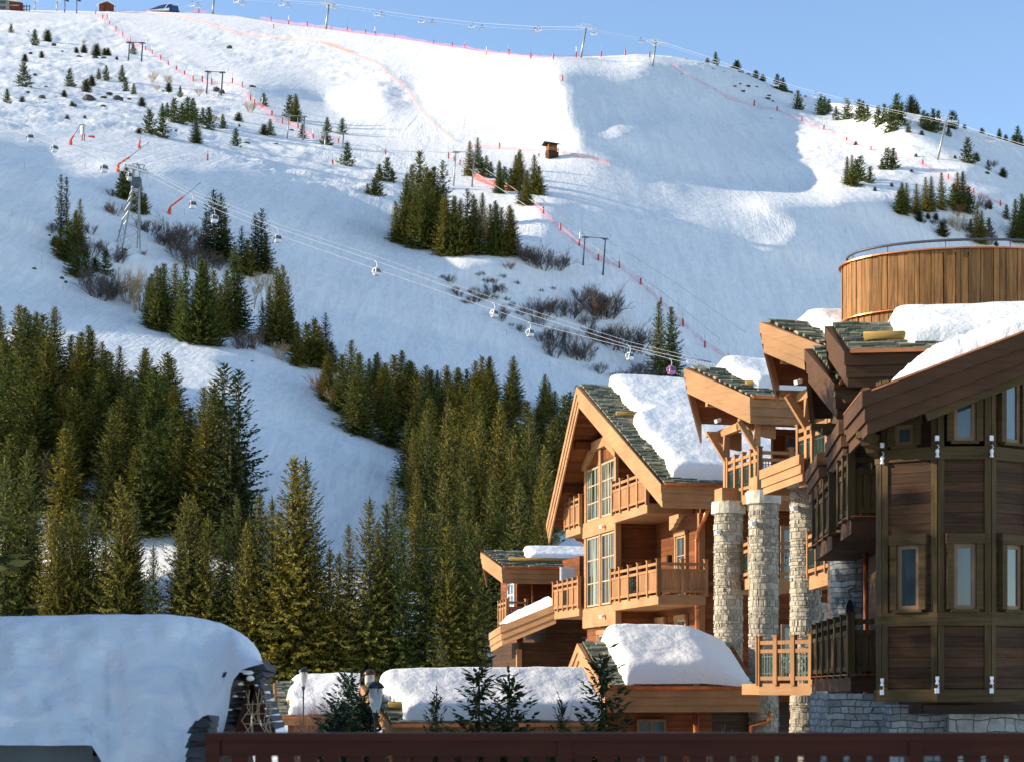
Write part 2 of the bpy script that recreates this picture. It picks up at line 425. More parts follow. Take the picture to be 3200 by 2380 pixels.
def solve_terrain():
    PX, PY = CX + F*UU, HY - F*EE
    sh = np.zeros(UU.shape)
    rs = np.random.RandomState(4); nz = blur(rs.randn(*UU.shape), 4); nz2 = blur(rs.randn(*UU.shape), 4); nz /= nz.std(); nz2 /= nz2.std()
    PX = PX+9*nz; PY = PY+6*nz2
    # the edges of sun and shade run out in long slanting streaks down the fall line
    n1 = rs.rand(4000)-0.5
    q = (PY-0.36*PX+3000)/11.0
    st_ = np.interp(q, np.arange(4000), n1)+0.6*np.interp(q*0.31+900, np.arange(4000), n1)
    PX = PX+75*st_
    for p in SHADE:
        sh = np.maximum(sh, poly_mask(p, PX, PY).astype(float))
    for p in LIT: sh = np.where(poly_mask(p, PX, PY), 0.0, sh)
    ry = np.interp(PX, [r[0] for r in RIDGE], [r[1] for r in RIDGE])
    valid = (PY > ry-30)
    sh = blur(sh, 1)
    Lb = np.log(K0/(S0-EE))
    Leb = 1.0/(S0-EE)
    N0 = np.sqrt(Leb**2 + (1+EE*Leb)**2)
    sa, ca = math.sin(SUN_EL), math.cos(SUN_EL)
    st, ct = math.sin(SUN_TH), math.cos(SUN_TH)
    # dot(S, n) with n = (Lu, -(1+u Lu+e Le), Le):  coefficient form  cu*Lu + ce*Le + c0
    cu = -ca*ct - ca*st*UU
    ce = -ca*st*EE + sa
    c0 = -ca*st
    T = (0.30*(1-sh) - 0.07*sh) * N0 - c0
    W = (0.9 + 5.0*sh) / N0 * np.where(valid, 1, 0.02)
    def Du(L): return (L[1:,:]-L[:-1,:])/du
    def De(L): return (L[:,1:]-L[:,:-1])/de
    def op(L):
        g = cu[:-1,:-1]*Du(L)[:,:-1] + ce[:-1,:-1]*De(L)[:-1,:]
        return W[:-1,:-1]*g
    def opT(r):
        r = W[:-1,:-1]*r
        out = np.zeros(UU.shape)
        a = cu[:-1,:-1]*r/du
        out[1:,:-1] += a; out[:-1,:-1] -= a
        b = ce[:-1,:-1]*r/de
        out[:-1,1:] += b; out[:-1,:-1] -= b
        return out
    lam = 0.6
    gu, ge = 0.05, 0.05     # smoothness of the departure
    def reg(M):
        out = lam*lam*M
        d = gu*gu*(M[1:,:]-M[:-1,:])/du/du; out[1:,:] += d; out[:-1,:] -= d
        d = GE*(M[:,1:]-M[:,:-1])/de/de; out[:,1:] += d; out[:,:-1] -= d
        return out
    rhs = opT(W[:-1,:-1]*T[:-1,:-1] - op(Lb))
    def A(M): return opT(op(M)) + reg(M)
    GE = np.full((NU, NE-1), ge*ge)
    for pas in range(5):
        x = np.zeros(UU.shape); r = rhs - A(x); p = r.copy(); rs = (r*r).sum()
        for it in range(1500):
            Ap = A(p); al = rs/(p*Ap).sum()
            x += al*p; r -= al*Ap; rn = (r*r).sum()
            if rn < 1e-8*(rhs*rhs).sum(): break
            p = r + (rn/rs)*p; rs = rn
        bad = blur((De(Lb+x) < 1.0).astype(float), 3)
        GE *= 1 + 6*bad
    return Lb + x, sh
LG, SHM = solve_terrain()
LG = blur(LG, 2)
LG[:, :] = np.maximum.accumulate(LG + 1e-4*np.arange(NE)[None,:], axis=1)

def depth_at(u, e):
    fu = np.clip((np.asarray(u, float)-U0)/du, 0, NU-1.001); fe = np.clip((np.asarray(e, float)-E0)/de, 0, NE-1.001)
    i = fu.astype(int); j = fe.astype(int); a = fu-i; b = fe-j
    L = (LG[i,j]*(1-a)*(1-b)+LG[i+1,j]*a*(1-b)+LG[i,j+1]*(1-a)*b+LG[i+1,j+1]*a*b)
    return np.exp(L)

def ray(px, py, Y):
    return Vector(((px-CX)/F*Y, Y, (HY-py)/F*Y))

def ground_at(px, py):
    """where the line of sight through a photo pixel meets the hillside"""
    ry = float(np.interp(px, [r[0] for r in RIDGE], [r[1] for r in RIDGE]))
    py = max(py, ry+1)
    d = float(depth_at((px-CX)/F, (HY-py)/F))
    return ray(px, py, d)
# ---------------------------------------------------------------- the hillside and the valley floor
_NG = {}
def _ng(seed):
    if seed not in _NG: _NG[seed] = np.random.RandomState(seed).rand(257, 257)
    return _NG[seed]
def vnoise(X, Y, scale, seed, octaves=3):
    out = np.zeros(X.shape); amp = 1.0; tot = 0
    for o in range(octaves):
        G = _ng(seed+o)
        x = X/scale; y = Y/scale
        xi = np.floor(x).astype(int); yi = np.floor(y).astype(int)
        fx = x-xi; fy = y-yi; fx = fx*fx*(3-2*fx); fy = fy*fy*(3-2*fy)
        a = G[xi%256, yi%256]; b = G[(xi+1)%256, yi%256]; c = G[xi%256, (yi+1)%256]; d = G[(xi+1)%256, (yi+1)%256]
        out += amp*((a*(1-fx)+b*fx)*(1-fy)+(c*(1-fx)+d*fx)*fy); tot += amp
        amp *= 0.5; scale *= 0.5
    return out/tot-0.5

ROUGH = [  # moguls, boulders under the snow: photo regions that are lumpy
 [(-400,60),(380,60),(700,260),(760,420),(520,430),(-400,380)],
 [(900,100),(1250,240),(1290,330),(1200,350),(980,230),(700,190),(560,90)],
 [(2290,330),(2620,370),(2960,500),(2760,600),(2480,570),(2300,440)],
 [(560,420),(1000,440),(1250,560),(1240,650),(1000,600),(700,500)],
 [(1800,180),(2300,200),(2900,360),(2900,420),(2300,330),(2000,230)],
]
def build_hill():
    nu, ne, nback = 700, 560, 14
    U = np.concatenate([[-1.2, -0.9, -0.65, -0.5], np.linspace(-0.42, 0.42, nu), [0.5, 0.65, 0.9, 1.2]]); nu = len(U)
    rx = np.array([r[0] for r in RIDGE], float); ry = np.array([r[1] for r in RIDGE], float)
    er = (HY-np.interp(CX+F*U, rx, ry))/F
    # small unevenness of the skyline
    er = er + 0.0004*vnoise(U*900, U*0, 9.0, 5)
    e0 = -0.0175
    T = np.linspace(0, 1, ne)**0.9
    E = e0+(er[:, None]-e0)*T[None, :]
    UG = np.repeat(U[:, None], ne, 1)
    D = depth_at(UG, E)
    X = UG*D; Z = E*D; Y = D.copy()
    PX = CX+F*UG; PY = HY-F*E
    rough = np.zeros(X.shape)
    for p in ROUGH: rough = np.maximum(rough, poly_mask(p, PX, PY).astype(float))
    rough = blur(rough, 6)
    fade = np.clip((er[:, None]-E)/0.004, 0, 1)*np.clip((E-e0)/0.01, 0, 1)
    Z += fade*((0.25+1.5*rough)*vnoise(X, Y, 7.0, 11, 4) + 3.0*vnoise(X, Y*0.6, 45.0, 31, 2)*(0.35+0.65*rough))
    # far side of the ridge
    bx, by, bz = [X], [Y], [Z]
    for k in range(1, nback+1):
        d = 12.0*k*k
        sc = (D[:, -1]+d)/D[:, -1]
        bx.append((X[:, -1]*sc)[:, None]); by.append((Y[:, -1]*sc)[:, None]); bz.append((Z[:, -1]-0.02*d-0.0008*d*d*0.6)[:, None])
    X = np.concatenate(bx, 1); Y = np.concatenate(by, 1); Z = np.concatenate(bz, 1)
    n1, n2 = X.shape
    V = np.stack([X, Y, Z], -1).reshape(-1, 3)
    idx = np.arange(n1*n2).reshape(n1, n2)
    Fq = np.stack([idx[:-1,:-1], idx[1:,:-1], idx[1:,1:], idx[:-1,1:]], -1).reshape(-1, 4)
    me = bpy.data.meshes.new('hillside')
    me.vertices.add(len(V)); me.vertices.foreach_set('co', V.ravel())
    me.loops.add(Fq.size); me.loops.foreach_set('vertex_index', Fq.ravel())
    me.polygons.add(len(Fq)); me.polygons.foreach_set('loop_start', np.arange(0, Fq.size, 4)); me.polygons.foreach_set('loop_total', np.full(len(Fq), 4))
    me.polygons.foreach_set('use_smooth', np.ones(len(Fq), bool))
    me.update(); me.validate()
    me.materials.append(M['snow_slope'])
    o = bpy.data.objects.new('hillside', me); scene.collection.objects.link(o)
    tag(o, kind='structure')
    return o
hill = build_hill()
g = MB()
g.grid([[(x, y, -3.55) for x in (-900, -300, -100, 0, 100, 300, 900)] for y in (-200, 0, 60, 120, 180, 260)])
gr = g.build('ground', M['snow_slope']); tag(gr, kind='structure')
# ---------------------------------------------------------------- spruces
def spruce_mesh(seed, H=20.0, rb=3.1, step=0.42, nb=7, taper=0.85, droop=0.32, size=0.36, cones=0, bare=0.05, gaps=0.0, blunt=0.0, mat='needles', twin=False, side=None):
    rs = np.random.RandomState(seed)
    Q = []; C = []
    def diamond(p, d, w, l, nrm):
        # elongated spray: 4 points
        s = np.cross(d, nrm); n = np.linalg.norm(s); s = s/(n+1e-6)
        Q.append((p, p+d*l*0.45+s*w, p+d*l, p+d*l*0.45-s*w))
    tops = [(0, 0, H, 1.0)] + ([(0.9, 0.3, H*0.93, 0.75)] if twin else [])
    for tx, ty, hh, rsc in tops:
        z = hh*bare
        while z < hh-0.15:
            t = z/hh
            prof = (1-t)**taper
            if t < 0.12: prof *= 0.75+0.25*t/0.12
            if blunt: prof = min(prof, (1-t)**0.45*0.9)*(1-blunt)+prof*blunt*0.9 if t > 0.6 else prof
            L0 = rb*rsc*prof+0.05
            k = max(4, int(nb*(0.6+0.6*(1-t))))
            a0 = rs.rand()*6.28
            for b in range(k):
                if rs.rand() < gaps: continue
                a = a0+6.283*b/k+rs.randn()*0.18
                L = L0*(0.60+0.62*rs.rand())
                if side is not None: L *= 0.65+0.35*math.cos(a-side)
                out = np.array([math.cos(a), math.sin(a), 0.0]); sd = np.array([-out[1], out[0], 0.0])
                zz = z+rs.randn()*0.12
                dr = droop*(0.35+0.9*(1-t))*(0.8+0.4*rs.rand())
                up = 0.55*(t**1.5)
                n = max(2, int(L/(size*0.72)))
                cx, cy = tx*min(1, t*1.5), ty*min(1, t*1.5)
                for i in range(n+1):
                    s = (i+0.5*rs.rand())/n
                    if s < 0.12 and L > 1.5: continue
                    p = np.array([cx, cy, zz])+out*L*s+np.array([0, 0, -dr*L*s**1.15+(0.16+up)*L*s**2.6])
                    w = size*(0.30+0.12*rs.rand())*(0.62+0.38*(1-t))
                    ls = size*(0.8+1.4*(1-s))*(0.8+0.5*rs.rand())*(0.30+0.70*min(1, L/(rb*0.6)))
                    for q in (-1, 1):
                        d = out*(0.55+0.3*rs.rand())+sd*q*(0.65+0.3*rs.rand())+np.array([0, 0, -0.28-0.35*rs.rand()+up*0.4]); d /= np.linalg.norm(d)
                        diamond(p, d, w, ls, np.array([rs.randn()*0.5, rs.randn()*0.5, 1.0]))
                    if rs.rand() < 0.95:
                        d = out*0.35+sd*rs.randn()*0.3+np.array([0, 0, -1.0]); d /= np.linalg.norm(d)
                        diamond(p, d, w*0.8, ls*0.8, out+sd*rs.randn()*0.6)
                    if i >= n-1:
                        d = out+np.array([0, 0, 0.25*rs.rand()+up]); d /= np.linalg.norm(d)
                        diamond(p, d, w, size*1.3, np.array([rs.randn()*0.6, rs.randn()*0.6, 1.0]))
                    if cones and t > 0.42 and s > 0.45 and rs.rand() < cones*(t**1.2):
                        C.append(p+np.array([rs.randn()*0.1, rs.randn()*0.1, -0.1]))
            z += step*(0.75+0.5*rs.rand())*(0.55+0.5*(1-t))
        # leader
        p = np.array([tx, ty, hh-0.7])
        for q in range(4):
            a = q*1.57; diamond(p, np.array([math.cos(a)*0.08, math.sin(a)*0.08, 1.0]), 0.05*hh/20+0.01, 1.15*hh/20, np.array([math.cos(a), math.sin(a), 0.0]))
    V = np.array(Q).reshape(-1, 3)
    nf = len(Q); faces = [tuple(range(4*i, 4*i+4)) for i in range(nf)]
    verts = [tuple(x) for x in V]; mi = [0]*nf
    for p in C:
        n = len(verts); r = 0.055; h = 0.26
        verts += [(p[0], p[1], p[2]+0.04), (p[0]+r, p[1], p[2]-h*0.4), (p[0], p[1]+r, p[2]-h*0.4), (p[0]-r, p[1], p[2]-h*0.4), (p[0], p[1]-r, p[2]-h*0.4), (p[0], p[1], p[2]-h)]
        for i in range(4):
            j = (i+1) % 4
            faces.append((n, n+1+i, n+1+j)); faces.append((n+5, n+1+j, n+1+i)); mi += [1, 1]
    me = bpy.data.meshes.new('crown')
    me.from_pydata(verts, [], faces)
    me.materials.append(M[mat]); me.materials.append(M['cones'])
    me.polygons.foreach_set('material_index', mi)
    me.update()
    return me

def trunk_mesh(H, r, seed=0):
    b = MB(); rs = random.Random(seed)
    b.tube([(0, 0, -1.0), (0, 0, 0), (0.03, 0.02, H*0.35), (0, 0, H*0.7), (0, 0, H*0.97)], [r*1.15, r, r*0.72, r*0.38, 0.02], 7)
    return b.mesh('trunk', M['bark'], True)

SPR = {}
def reg(kind, H, **kw):
    SPR.setdefault(kind, []).append((H, spruce_mesh(H=H, **kw), trunk_mesh(H, H*0.012, kw.get('seed', 0))))
for i in range(3): reg('near', 24.0, seed=100+i, rb=5.2+0.4*i, step=0.52, nb=9, size=0.42, cones=0.30, taper=0.92, droop=0.42, twin=(i == 1))
for i in range(4): reg('mid', 18.0, seed=200+i, rb=4.0+0.35*i, step=0.5, nb=9, size=0.46, taper=0.85, droop=0.35, cones=0.05, twin=(i == 3))
for i in range(2): reg('thin', 18.0, seed=300+i, rb=3.3, step=0.55, nb=7, size=0.42, taper=0.8, droop=0.45, gaps=0.18, bare=0.02, mat='needles_dark')
for i in range(2): reg('ragged', 18.0, seed=330+i, rb=3.0, step=0.5, nb=6, size=0.42, taper=0.6, droop=0.5, gaps=0.25, mat='needles_dark', side=3.6)
for i in range(3): reg('young', 8.0, seed=400+i, rb=2.3+0.3*i, step=0.32, nb=8, size=0.34, taper=1.0, droop=0.15, bare=0.01)
for i in range(2): reg('round', 6.0, seed=500+i, rb=2.3, step=0.26, nb=8, size=0.34, taper=0.5, droop=0.05, bare=0.0, mat='needles_dark')

tree_rand = random.Random(7)
TREES = []; HPX = {}; HPX2 = {}
def spruce(px, py0, py1, kind=None, wx=1.0, label=None, group=None, name='spruce_tree', depth=None):
    """tip at photo row py0, foot at row py1, column px"""
    base = ground_at(px, py1) if depth is None else ray(px, py1, depth)
    H = (py1-py0)/F*base.y
    if kind is None: kind = 'mid' if H > 9 else ('young' if H > 4 else 'round')
    v = SPR[kind]; h0, crown, trunk = v[tree_rand.randrange(len(v))]
    o = empty(name, base-Vector((0, 0, 0.3)), tree_rand.uniform(0, 6.28) if kind != 'ragged' else tree_rand.uniform(-0.4, 0.4))
    s = (H+0.3)/h0; w = (1.3 if kind in ('young', 'round') else 1.0)*wx*tree_rand.uniform(0.9, 1.1)
    o.scale = (s*w, s*w, s)
    part('crown', crown, o); part('trunk', trunk, o)
    if kind == 'round': o.name = 'dwarf_pine'; label = (label or '').replace('green spruce', 'green round pine'); tag(o, label, 'pine', group)
    else: tag(o, label, 'spruce', group)
    TREES.append(o); HPX[o.name] = py1-py0; HPX2[o.name] = H
    return o
_u = ['','first','second','third','fourth','fifth','sixth','seventh','eighth','ninth','tenth','eleventh','twelfth','thirteenth','fourteenth','fifteenth','sixteenth','seventeenth','eighteenth','nineteenth']
_t = {2:('twenty','twentieth'),3:('thirty','thirtieth'),4:('forty','fortieth'),5:('fifty','fiftieth'),6:('sixty','sixtieth'),7:('seventy','seventieth')}
ORD = [(_u[n] if n < 20 else (_t[n//10][1] if n % 10 == 0 else _t[n//10][0]+'-'+_u[n % 10])) for n in range(1, 80)]
ORD[0] = 'leftmost'
def stand(items, sx, ox, sy, oy, where, group, kinds=None, desc='dark green spruce'):
    """items: (x, tip, foot[, kind[, width]]) in the units of one enlarged crop"""
    it = sorted(items, key=lambda q: q[0])
    n = len(it)
    hs = [q[2]-q[1] for q in it]; med = sorted(hs)[n//2]
    for k, q in enumerate(it):
        size = 'tall' if q[2]-q[1] > med*1.15 else ('small' if q[2]-q[1] < med*0.7 else 'medium')
        if n == 1: lab = '%s %s %s' % (size, desc, where)
        elif k == 0: lab = '%s %s, leftmost %s' % (size, desc, where)
        elif k == n-1: lab = '%s %s, rightmost %s' % (size, desc, where)
        else: lab = '%s %s, %s from left %s' % (size, desc, ORD[k], where)
        spruce(ox+q[0]*sx, oy+q[1]*sy, oy+q[2]*sy, q[3] if len(q) > 3 else None, q[4] if len(q) > 4 else 1.0, lab, group)
c1 = 0.4953
stand([(70,150,215),(220,185,280),(300,190,260,'round'),(157,343,385),(263,325,362),(180,195,210,'round')], c1, 0, c1, 0, 'on the top left snow slope', 'trees on the top left slope')
stand([(150,392,552),(45,560,660),(140,610,655),(442,430,540,'young',1.2),(545,500,578,'round'),(580,478,535,'round'),(405,570,608),(455,642,680),(475,655,680),(425,728,760),(535,730,758)], c1, 0, c1, 0, 'among the left slope boulders', 'trees among the boulders')
stand([(483,302,332),(530,285,330),(610,280,352,'round'),(660,305,350),(683,305,352),(737,357,380),(622,430,490),(670,412,497),(770,412,505),(795,490,565),(845,525,588),(895,615,672),(840,270,345)], c1, 0, c1, 0, 'left of the drag lift', 'trees left of the drag lift')
stand([(943,685,855),(1025,712,875),(1025,652,740),(1055,648,740),(1100,620,780),(1150,650,780),(1185,615,770),(1220,620,760),(1238,712,910,'mid',1.15),(1280,680,780),(1318,675,820),(1407,720,815),(1505,712,768),(875,810,853),(1110,818,840)], c1, 0, c1, 0, 'in the upper left clump', 'upper left clump of spruces')
stand([(1065,525,575),(1137,543,605),(1665,585,672),(1830,600,745),(1865,593,770),(1705,752,855),(1667,785,855),(1487,808,925),(1510,785,805),(1910,780,880)], c1, 0, c1, 0, 'along the red netting', 'trees along the red netting')
stand([(2065,740,830),(2060,800,925),(2160,745,850),(2190,900,1060)], c1, 0, c1, 0, 'by the drag lift posts', 'trees by the drag lift posts')
stand([(310,1075,1095),(300,1155,1250),(340,1130,1252),(360,1090,1250),(375,1035,1160),(425,995,1160),(455,1060,1155),(430,1195,1220)], c1, 1000, c1, 0, 'of the small mid slope clump', 'small mid slope clump')
stand([(545,1100,1500),(580,1040,1400),(628,955,1540,'mid',1.1),(672,1060,1500),(720,1055,1500),(775,1015,1400,'thin',1.3),(500,1400,1500),(475,1270,1530,'mid',1.0),(535,1190,1540),(595,1230,1560),(650,1150,1568),(705,1200,1560),(745,1180,1500),(785,1230,1610),(850,1240,1612),(885,1260,1612),(930,1195,1600,'thin',1.2),(965,1230,1606),(1025,1220,1500),(1075,1290,1590),(1105,1270,1612),(1145,1310,1615),(1195,1300,1606,'mid',1.1)], c1, 1000, c1, 0, 'of the big mid slope clump', 'big mid slope clump of spruces')
stand([(945,890,1110),(995,870,1060),(1020,990,1110),(1050,980,1090),(1078,1020,1120),(1130,1015,1215),(1165,1050,1190),(1205,1060,1200),(1262,945,1160),(1235,980,1200),(1265,1100,1280,'thin',1.3),(1308,1080,1290),(1352,980,1220),(1380,1050,1225)], c1, 1000, c1, 0, 'of the clump below the timing hut', 'clump below the hut')
stand([(225,368,400),(275,322,402,'young',1.2),(408,382,435,'round'),(528,428,473,'round'),(572,472,512),(665,465,560),(700,490,575),(715,510,560)], c1, 2100, c1, 0, 'on the right skyline', 'trees on the right skyline')
stand([(795,570,688),(935,597,720),(962,610,715),(990,625,700),(1035,670,755),(1105,620,750),(1180,628,750),(1202,640,765),(1233,660,765)], c1, 2100, c1, 0, 'of the row under the chairlift', 'row under the chairlift')
stand([(1300,670,800,'young',1.2),(1340,655,780),(1380,680,830),(1418,595,760,'young',1.1),(1445,650,800),(1410,770,830),(1490,770,838),(1510,583,690,'round',0.8),(1545,640,720),(1588,695,810),(1610,715,825),(1648,690,835),(1680,700,820),(1770,702,810,'round',0.7),(1745,790,860),(1575,825,855)], c1, 2100, c1, 0, 'of the clump by the right pylon', 'clump by the right pylon')
stand([(1845,780,808),(1955,808,840,'round'),(2065,813,872,'round',0.6),(2105,850,885),(2180,788,900),(2205,830,895),(2160,840,890)], c1, 2100, c1, 0, 'at the right end of the skyline', 'trees at the right end of the skyline')
stand([(1135,980,1180),(1105,990,1175),(1188,985,1150),(1160,1010,1185),(1250,1050,1165),(1325,1000,1080),(1360,930,1075),(1395,935,1070),(1385,1155,1185),(1280,1180,1208),(1510,1070,1095),(1540,970,1000),(1160,893,920)], c1, 2100, c1, 0, 'around the sunlit right moguls', 'trees around the right moguls')
stand([(1865,868,1025,'young',1.2),(1920,965,1015),(1995,1008,1073),(2088,1060,1118),(1785,980,1000)], c1, 2100, c1, 0, 'right of the leaning pylon', 'trees right of the leaning pylon')
stand([(1450,1155,1350),(1480,1155,1340),(1430,1200,1340),(1542,1160,1355),(1560,1330,1395),(1600,1120,1335),(1635,1115,1335),(1700,1092,1325),(1800,1090,1320),(1835,1085,1340),(1870,1180,1340),(1775,1160,1320),(1665,1345,1385),(1615,1345,1380)], c1, 2100, c1, 0, 'of the row above the round tower', 'row above the round tower')
stand([(1925,1295,1530,'mid',1.1),(1885,1380,1460),(1955,1330,1540),(2000,1375,1490),(2000,1265,1315),(2110,1290,1380),(1707,1400,1490,'round'),(2165,1260,1530),(2205,1225,1530),(2045,1520,1550)], c1, 2100, c1, 0, 'at the right edge above the tower', 'trees at the right edge')
stand([(385,95,450,'ragged'),(420,110,470,'ragged'),(505,250,560,'mid',0.8),(480,320,590),(440,380,640),(380,430,610),(420,500,640),(345,480,540),(480,540,730),(540,560,720)], c1, 0, c1, 500, 'of the left clump in shade', 'left clump in the shade')
stand([(600,620,700),(665,565,720),(800,30,250,'mid',1.5),(770,70,240),(885,150,340,'mid',1.3),(845,200,330),(915,210,335)], c1, 0, c1, 500, 'around the lattice tower', 'trees around the lattice tower')
stand([(1350,190,630,'thin',1.5),(1395,210,600,'thin',1.3),(1300,330,580,'thin',1.3),(1420,350,620,'mid',0.9),(1525,420,700,'thin',1.2),(1560,500,720),(1650,310,700,'thin',1.4),(1610,340,690,'thin',1.2),(1680,460,710)], c1, 0, c1, 500, 'of the dark clump under the gondolas', 'dark clump under the gondolas')
stand([(990,670,1070),(1035,655,1075),(960,720,1050),(1105,655,1060),(1170,640,1140,'mid',0.8),(1140,760,1120),(1270,635,1160),(1297,640,1160),(1250,760,1150),(1350,700,1100),(1390,780,1110),(1480,550,1080),(1430,700,1100),(1505,700,1090,'thin',1.2)], c1, 0, c1, 500, 'of the sunlit middle clump', 'sunlit middle clump')
stand([(1655,870,1120,'thin',1.1),(1745,680,1180,'mid',0.8),(1787,670,1180,'mid',0.8),(1815,740,1170,'thin'),(1700,800,1150,'mid',0.8),(1835,950,1200),(1880,1030,1300,'mid',1.2),(1935,1030,1290),(1985,1000,1260),(2055,965,1250,'thin',1.3),(2010,1050,1300),(2090,1150,1330)], c1, 0, c1, 500, 'of the clump beside the piste bend', 'clump beside the piste bend')
c5 = 0.5447
stand([(1945,450,900,'mid',0.9),(2015,480,905,'mid',1.0)], c5, 1000, c5, 700, 'of the pair by the last gondola', 'pair by the last gondola')

# ---- the three woods: outlines of the trees' feet, from photo rows of their tips
def wood_stand(poly, n, hfun, kinds, seed, label, group, mind=4.0, wx=1.0, tipline=None):
    rs = random.Random(seed); pts = []; tries = 0
    xs = [p[0] for p in poly]; ys = [p[1] for p in poly]
    while len(pts) < n and tries < 9000:
        tries += 1
        x = rs.uniform(min(xs), max(xs)); y = rs.uniform(min(ys), max(ys))
        if not poly_mask(poly, np.array([x]), np.array([y]))[0]: continue
        b = ground_at(x, y)
        if any((b-q[0]).length < mind for q in pts): continue
        pts.append((b, x, y))
    pts.sort(key=lambda q: q[2])
    for b, x, y in pts:
        H = hfun(x, y)*rs.uniform(0.68, 1.15)
        tip = y-H/b.y*F
        if tipline:
            tl = np.interp(x, [t[0] for t in tipline], [t[1] for t in tipline])
            if tip < tl: tip = tl+rs.uniform(-8, 30)
            if y-tip < 60: continue
        spruce(x, tip, y, rs.choice(kinds), wx, label, group)
    return len(pts)
nl = wood_stand([(-60,1130),(120,1150),(330,1210),(520,1300),(640,1400),(690,1560),(690,1640),(480,1680),(300,1700),(-60,1720)], 62,
    lambda x, y: 14, ['mid'], 21, 'tall green spruce in the dense left wood', 'spruces of the left wood', 4.6, 1.25,
    [(-60,960),(0,960),(60,930),(100,990),(185,945),(215,1030),(280,1000),(360,1050),(470,1085),(540,1100),(640,1160),(700,1140),(760,1250)])
nr = wood_stand([(1010,1230),(1100,1190),(1250,1190),(1500,1230),(1700,1260),(1830,1300),(1900,1500),(1800,1760),(1600,1720),(1450,1640),(1330,1600),(1260,1520),(1240,1440),(1160,1390),(1080,1330)], 84,
    lambda x, y: 12.5, ['mid'], 22, 'tall green spruce in the dense wood beyond the gable', 'spruces of the right wood', 4.4, 1.3,
    [(980,1120),(1050,1110),(1120,1030),(1160,1120),(1200,1060),(1290,1130),(1380,1140),(1470,1150),(1530,1095),(1590,1120),(1660,1100),(1690,1160),(1760,1190),(1820,1210)])
stand([(700,1140,1700,'thin',1.5),(745,1160,1720,'thin',1.2),(670,1200,1640,'mid',1.0),(640,1310,1680,'mid',1.1),(560,1360,1660,'mid',1.1),(720,1300,1740,'thin',1.3)], 1, 0, 1, 0, 'of the tall group at the piste edge', 'tall group at the piste edge')
stand([(15,1440,2120,'near'),(85,1420,2090,'near'),(160,1590,2150,'near'),(225,1600,2140,'near'),(290,1570,2120,'near'),(375,1500,2150,'near'),(420,1560,2100,'near',0.8),(372,1690,2160,'near'),(480,1700,2160,'near',0.8),
       (580,1550,2150,'near'),(605,1560,2110,'near'),(650,1615,2150,'near'),(740,1560,2120,'near',0.8),(810,1545,2140,'near',0.9),(850,1560,2150,'near',0.9),(920,1432,2160,'near',1.15),(955,1440,2120,'near',0.9),(770,1640,2160,'near'),
       (985,1720,2160,'near'),(1030,1715,2150,'near'),(1060,1730,2160,'near'),(1155,1562,2160,'near',0.95),(1207,1570,2120,'near',0.9),(1255,1600,2160,'near',0.9),(1330,1578,2140,'near',1.0),(1400,1640,2160,'near',1.0),(1440,1600,2110,'near'),(1490,1640,2150,'near')], 1, 0, 1, 0, 'of the front row of the wood', 'front row of spruces', desc='cone laden spruce')
stand([(1290,1340,1650,'near',0.8),(1340,1290,1700,'near',0.8),(1400,1250,1750,'near',0.8),(1455,1350,1800,'near',0.8),(1500,1290,1800,'near',0.85),(1560,1260,1780,'near',0.85),(1605,1350,1850,'near',0.85),(1655,1290,1850,'near',0.85),(1700,1400,1900,'near',0.9),(1540,1480,1950,'near',0.9),(1460,1500,1960,'near',0.9),(1620,1500,2000,'near'),(1690,1540,2010,'near'),(1385,1480,1920,'near',0.9),(1300,1470,1850,'near',0.9),(1230,1500,1900,'near',0.7),(1090,1640,2050,'near',0.8),(1180,1640,2060,'near',0.8)], 1, 0, 1, 0, 'of the tall rows left of the gable', 'tall rows left of the gable', desc='cone laden spruce')
stand([(30,1560,1960,'near'),(110,1600,1985,'near',0.9),(200,1620,1960,'near'),(270,1650,2000,'near',0.9),(330,1640,1950,'near'),(410,1680,1990,'near',0.9),(560,1650,1960,'near',0.8),(640,1640,2000,'near'),(700,1600,1960,'near',0.9),(780,1610,2010,'near'),(870,1600,1990,'near',0.9),(60,1640,1900,'mid',1.3),(240,1560,1880,'mid',1.2),(380,1600,1880,'mid',1.1)], 1, 0, 1, 0, 'of the second row behind the near snow', 'second row behind the near snow', desc='olive green spruce')
# the smallest far spruces, past the 300 that show largest, are one lot
SPRUCES = sorted([t for t in TREES if t.name.startswith('spruce')], key=lambda t: -HPX[t.name])
tiny = [spruce_mesh(seed=900+i, H=8.0, rb=2.4, step=0.62, nb=6, size=0.62, taper=0.95, droop=0.15, bare=0.01) for i in range(2)]
TV, TF = [], []
for i, t in enumerate(SPRUCES[300:]):
    me = tiny[i % 2]; k = HPX2[t.name]/8.0; off = len(TV); c, s_ = math.cos(i*1.1), math.sin(i*1.1)
    for v in me.vertices:
        x, y, z = v.co; TV.append((t.location.x+(x*c-y*s_)*k*1.2, t.location.y+(x*s_+y*c)*k*1.2, t.location.z+z*k))
    TF += [tuple(off+q for q in f.vertices) for f in me.polygons]
    for ch in list(t.children): bpy.data.objects.remove(ch)
    bpy.data.objects.remove(t)
if TV:
    me = bpy.data.meshes.new('far_small_spruces'); me.from_pydata(TV, [], TF); me.materials.append(M['needles']); me.update()
    o = bpy.data.objects.new('far_small_spruces', me); scene.collection.objects.link(o)
    tag(o, 'scattered smallest spruces far up on the slopes', 'spruces', kind='stuff')
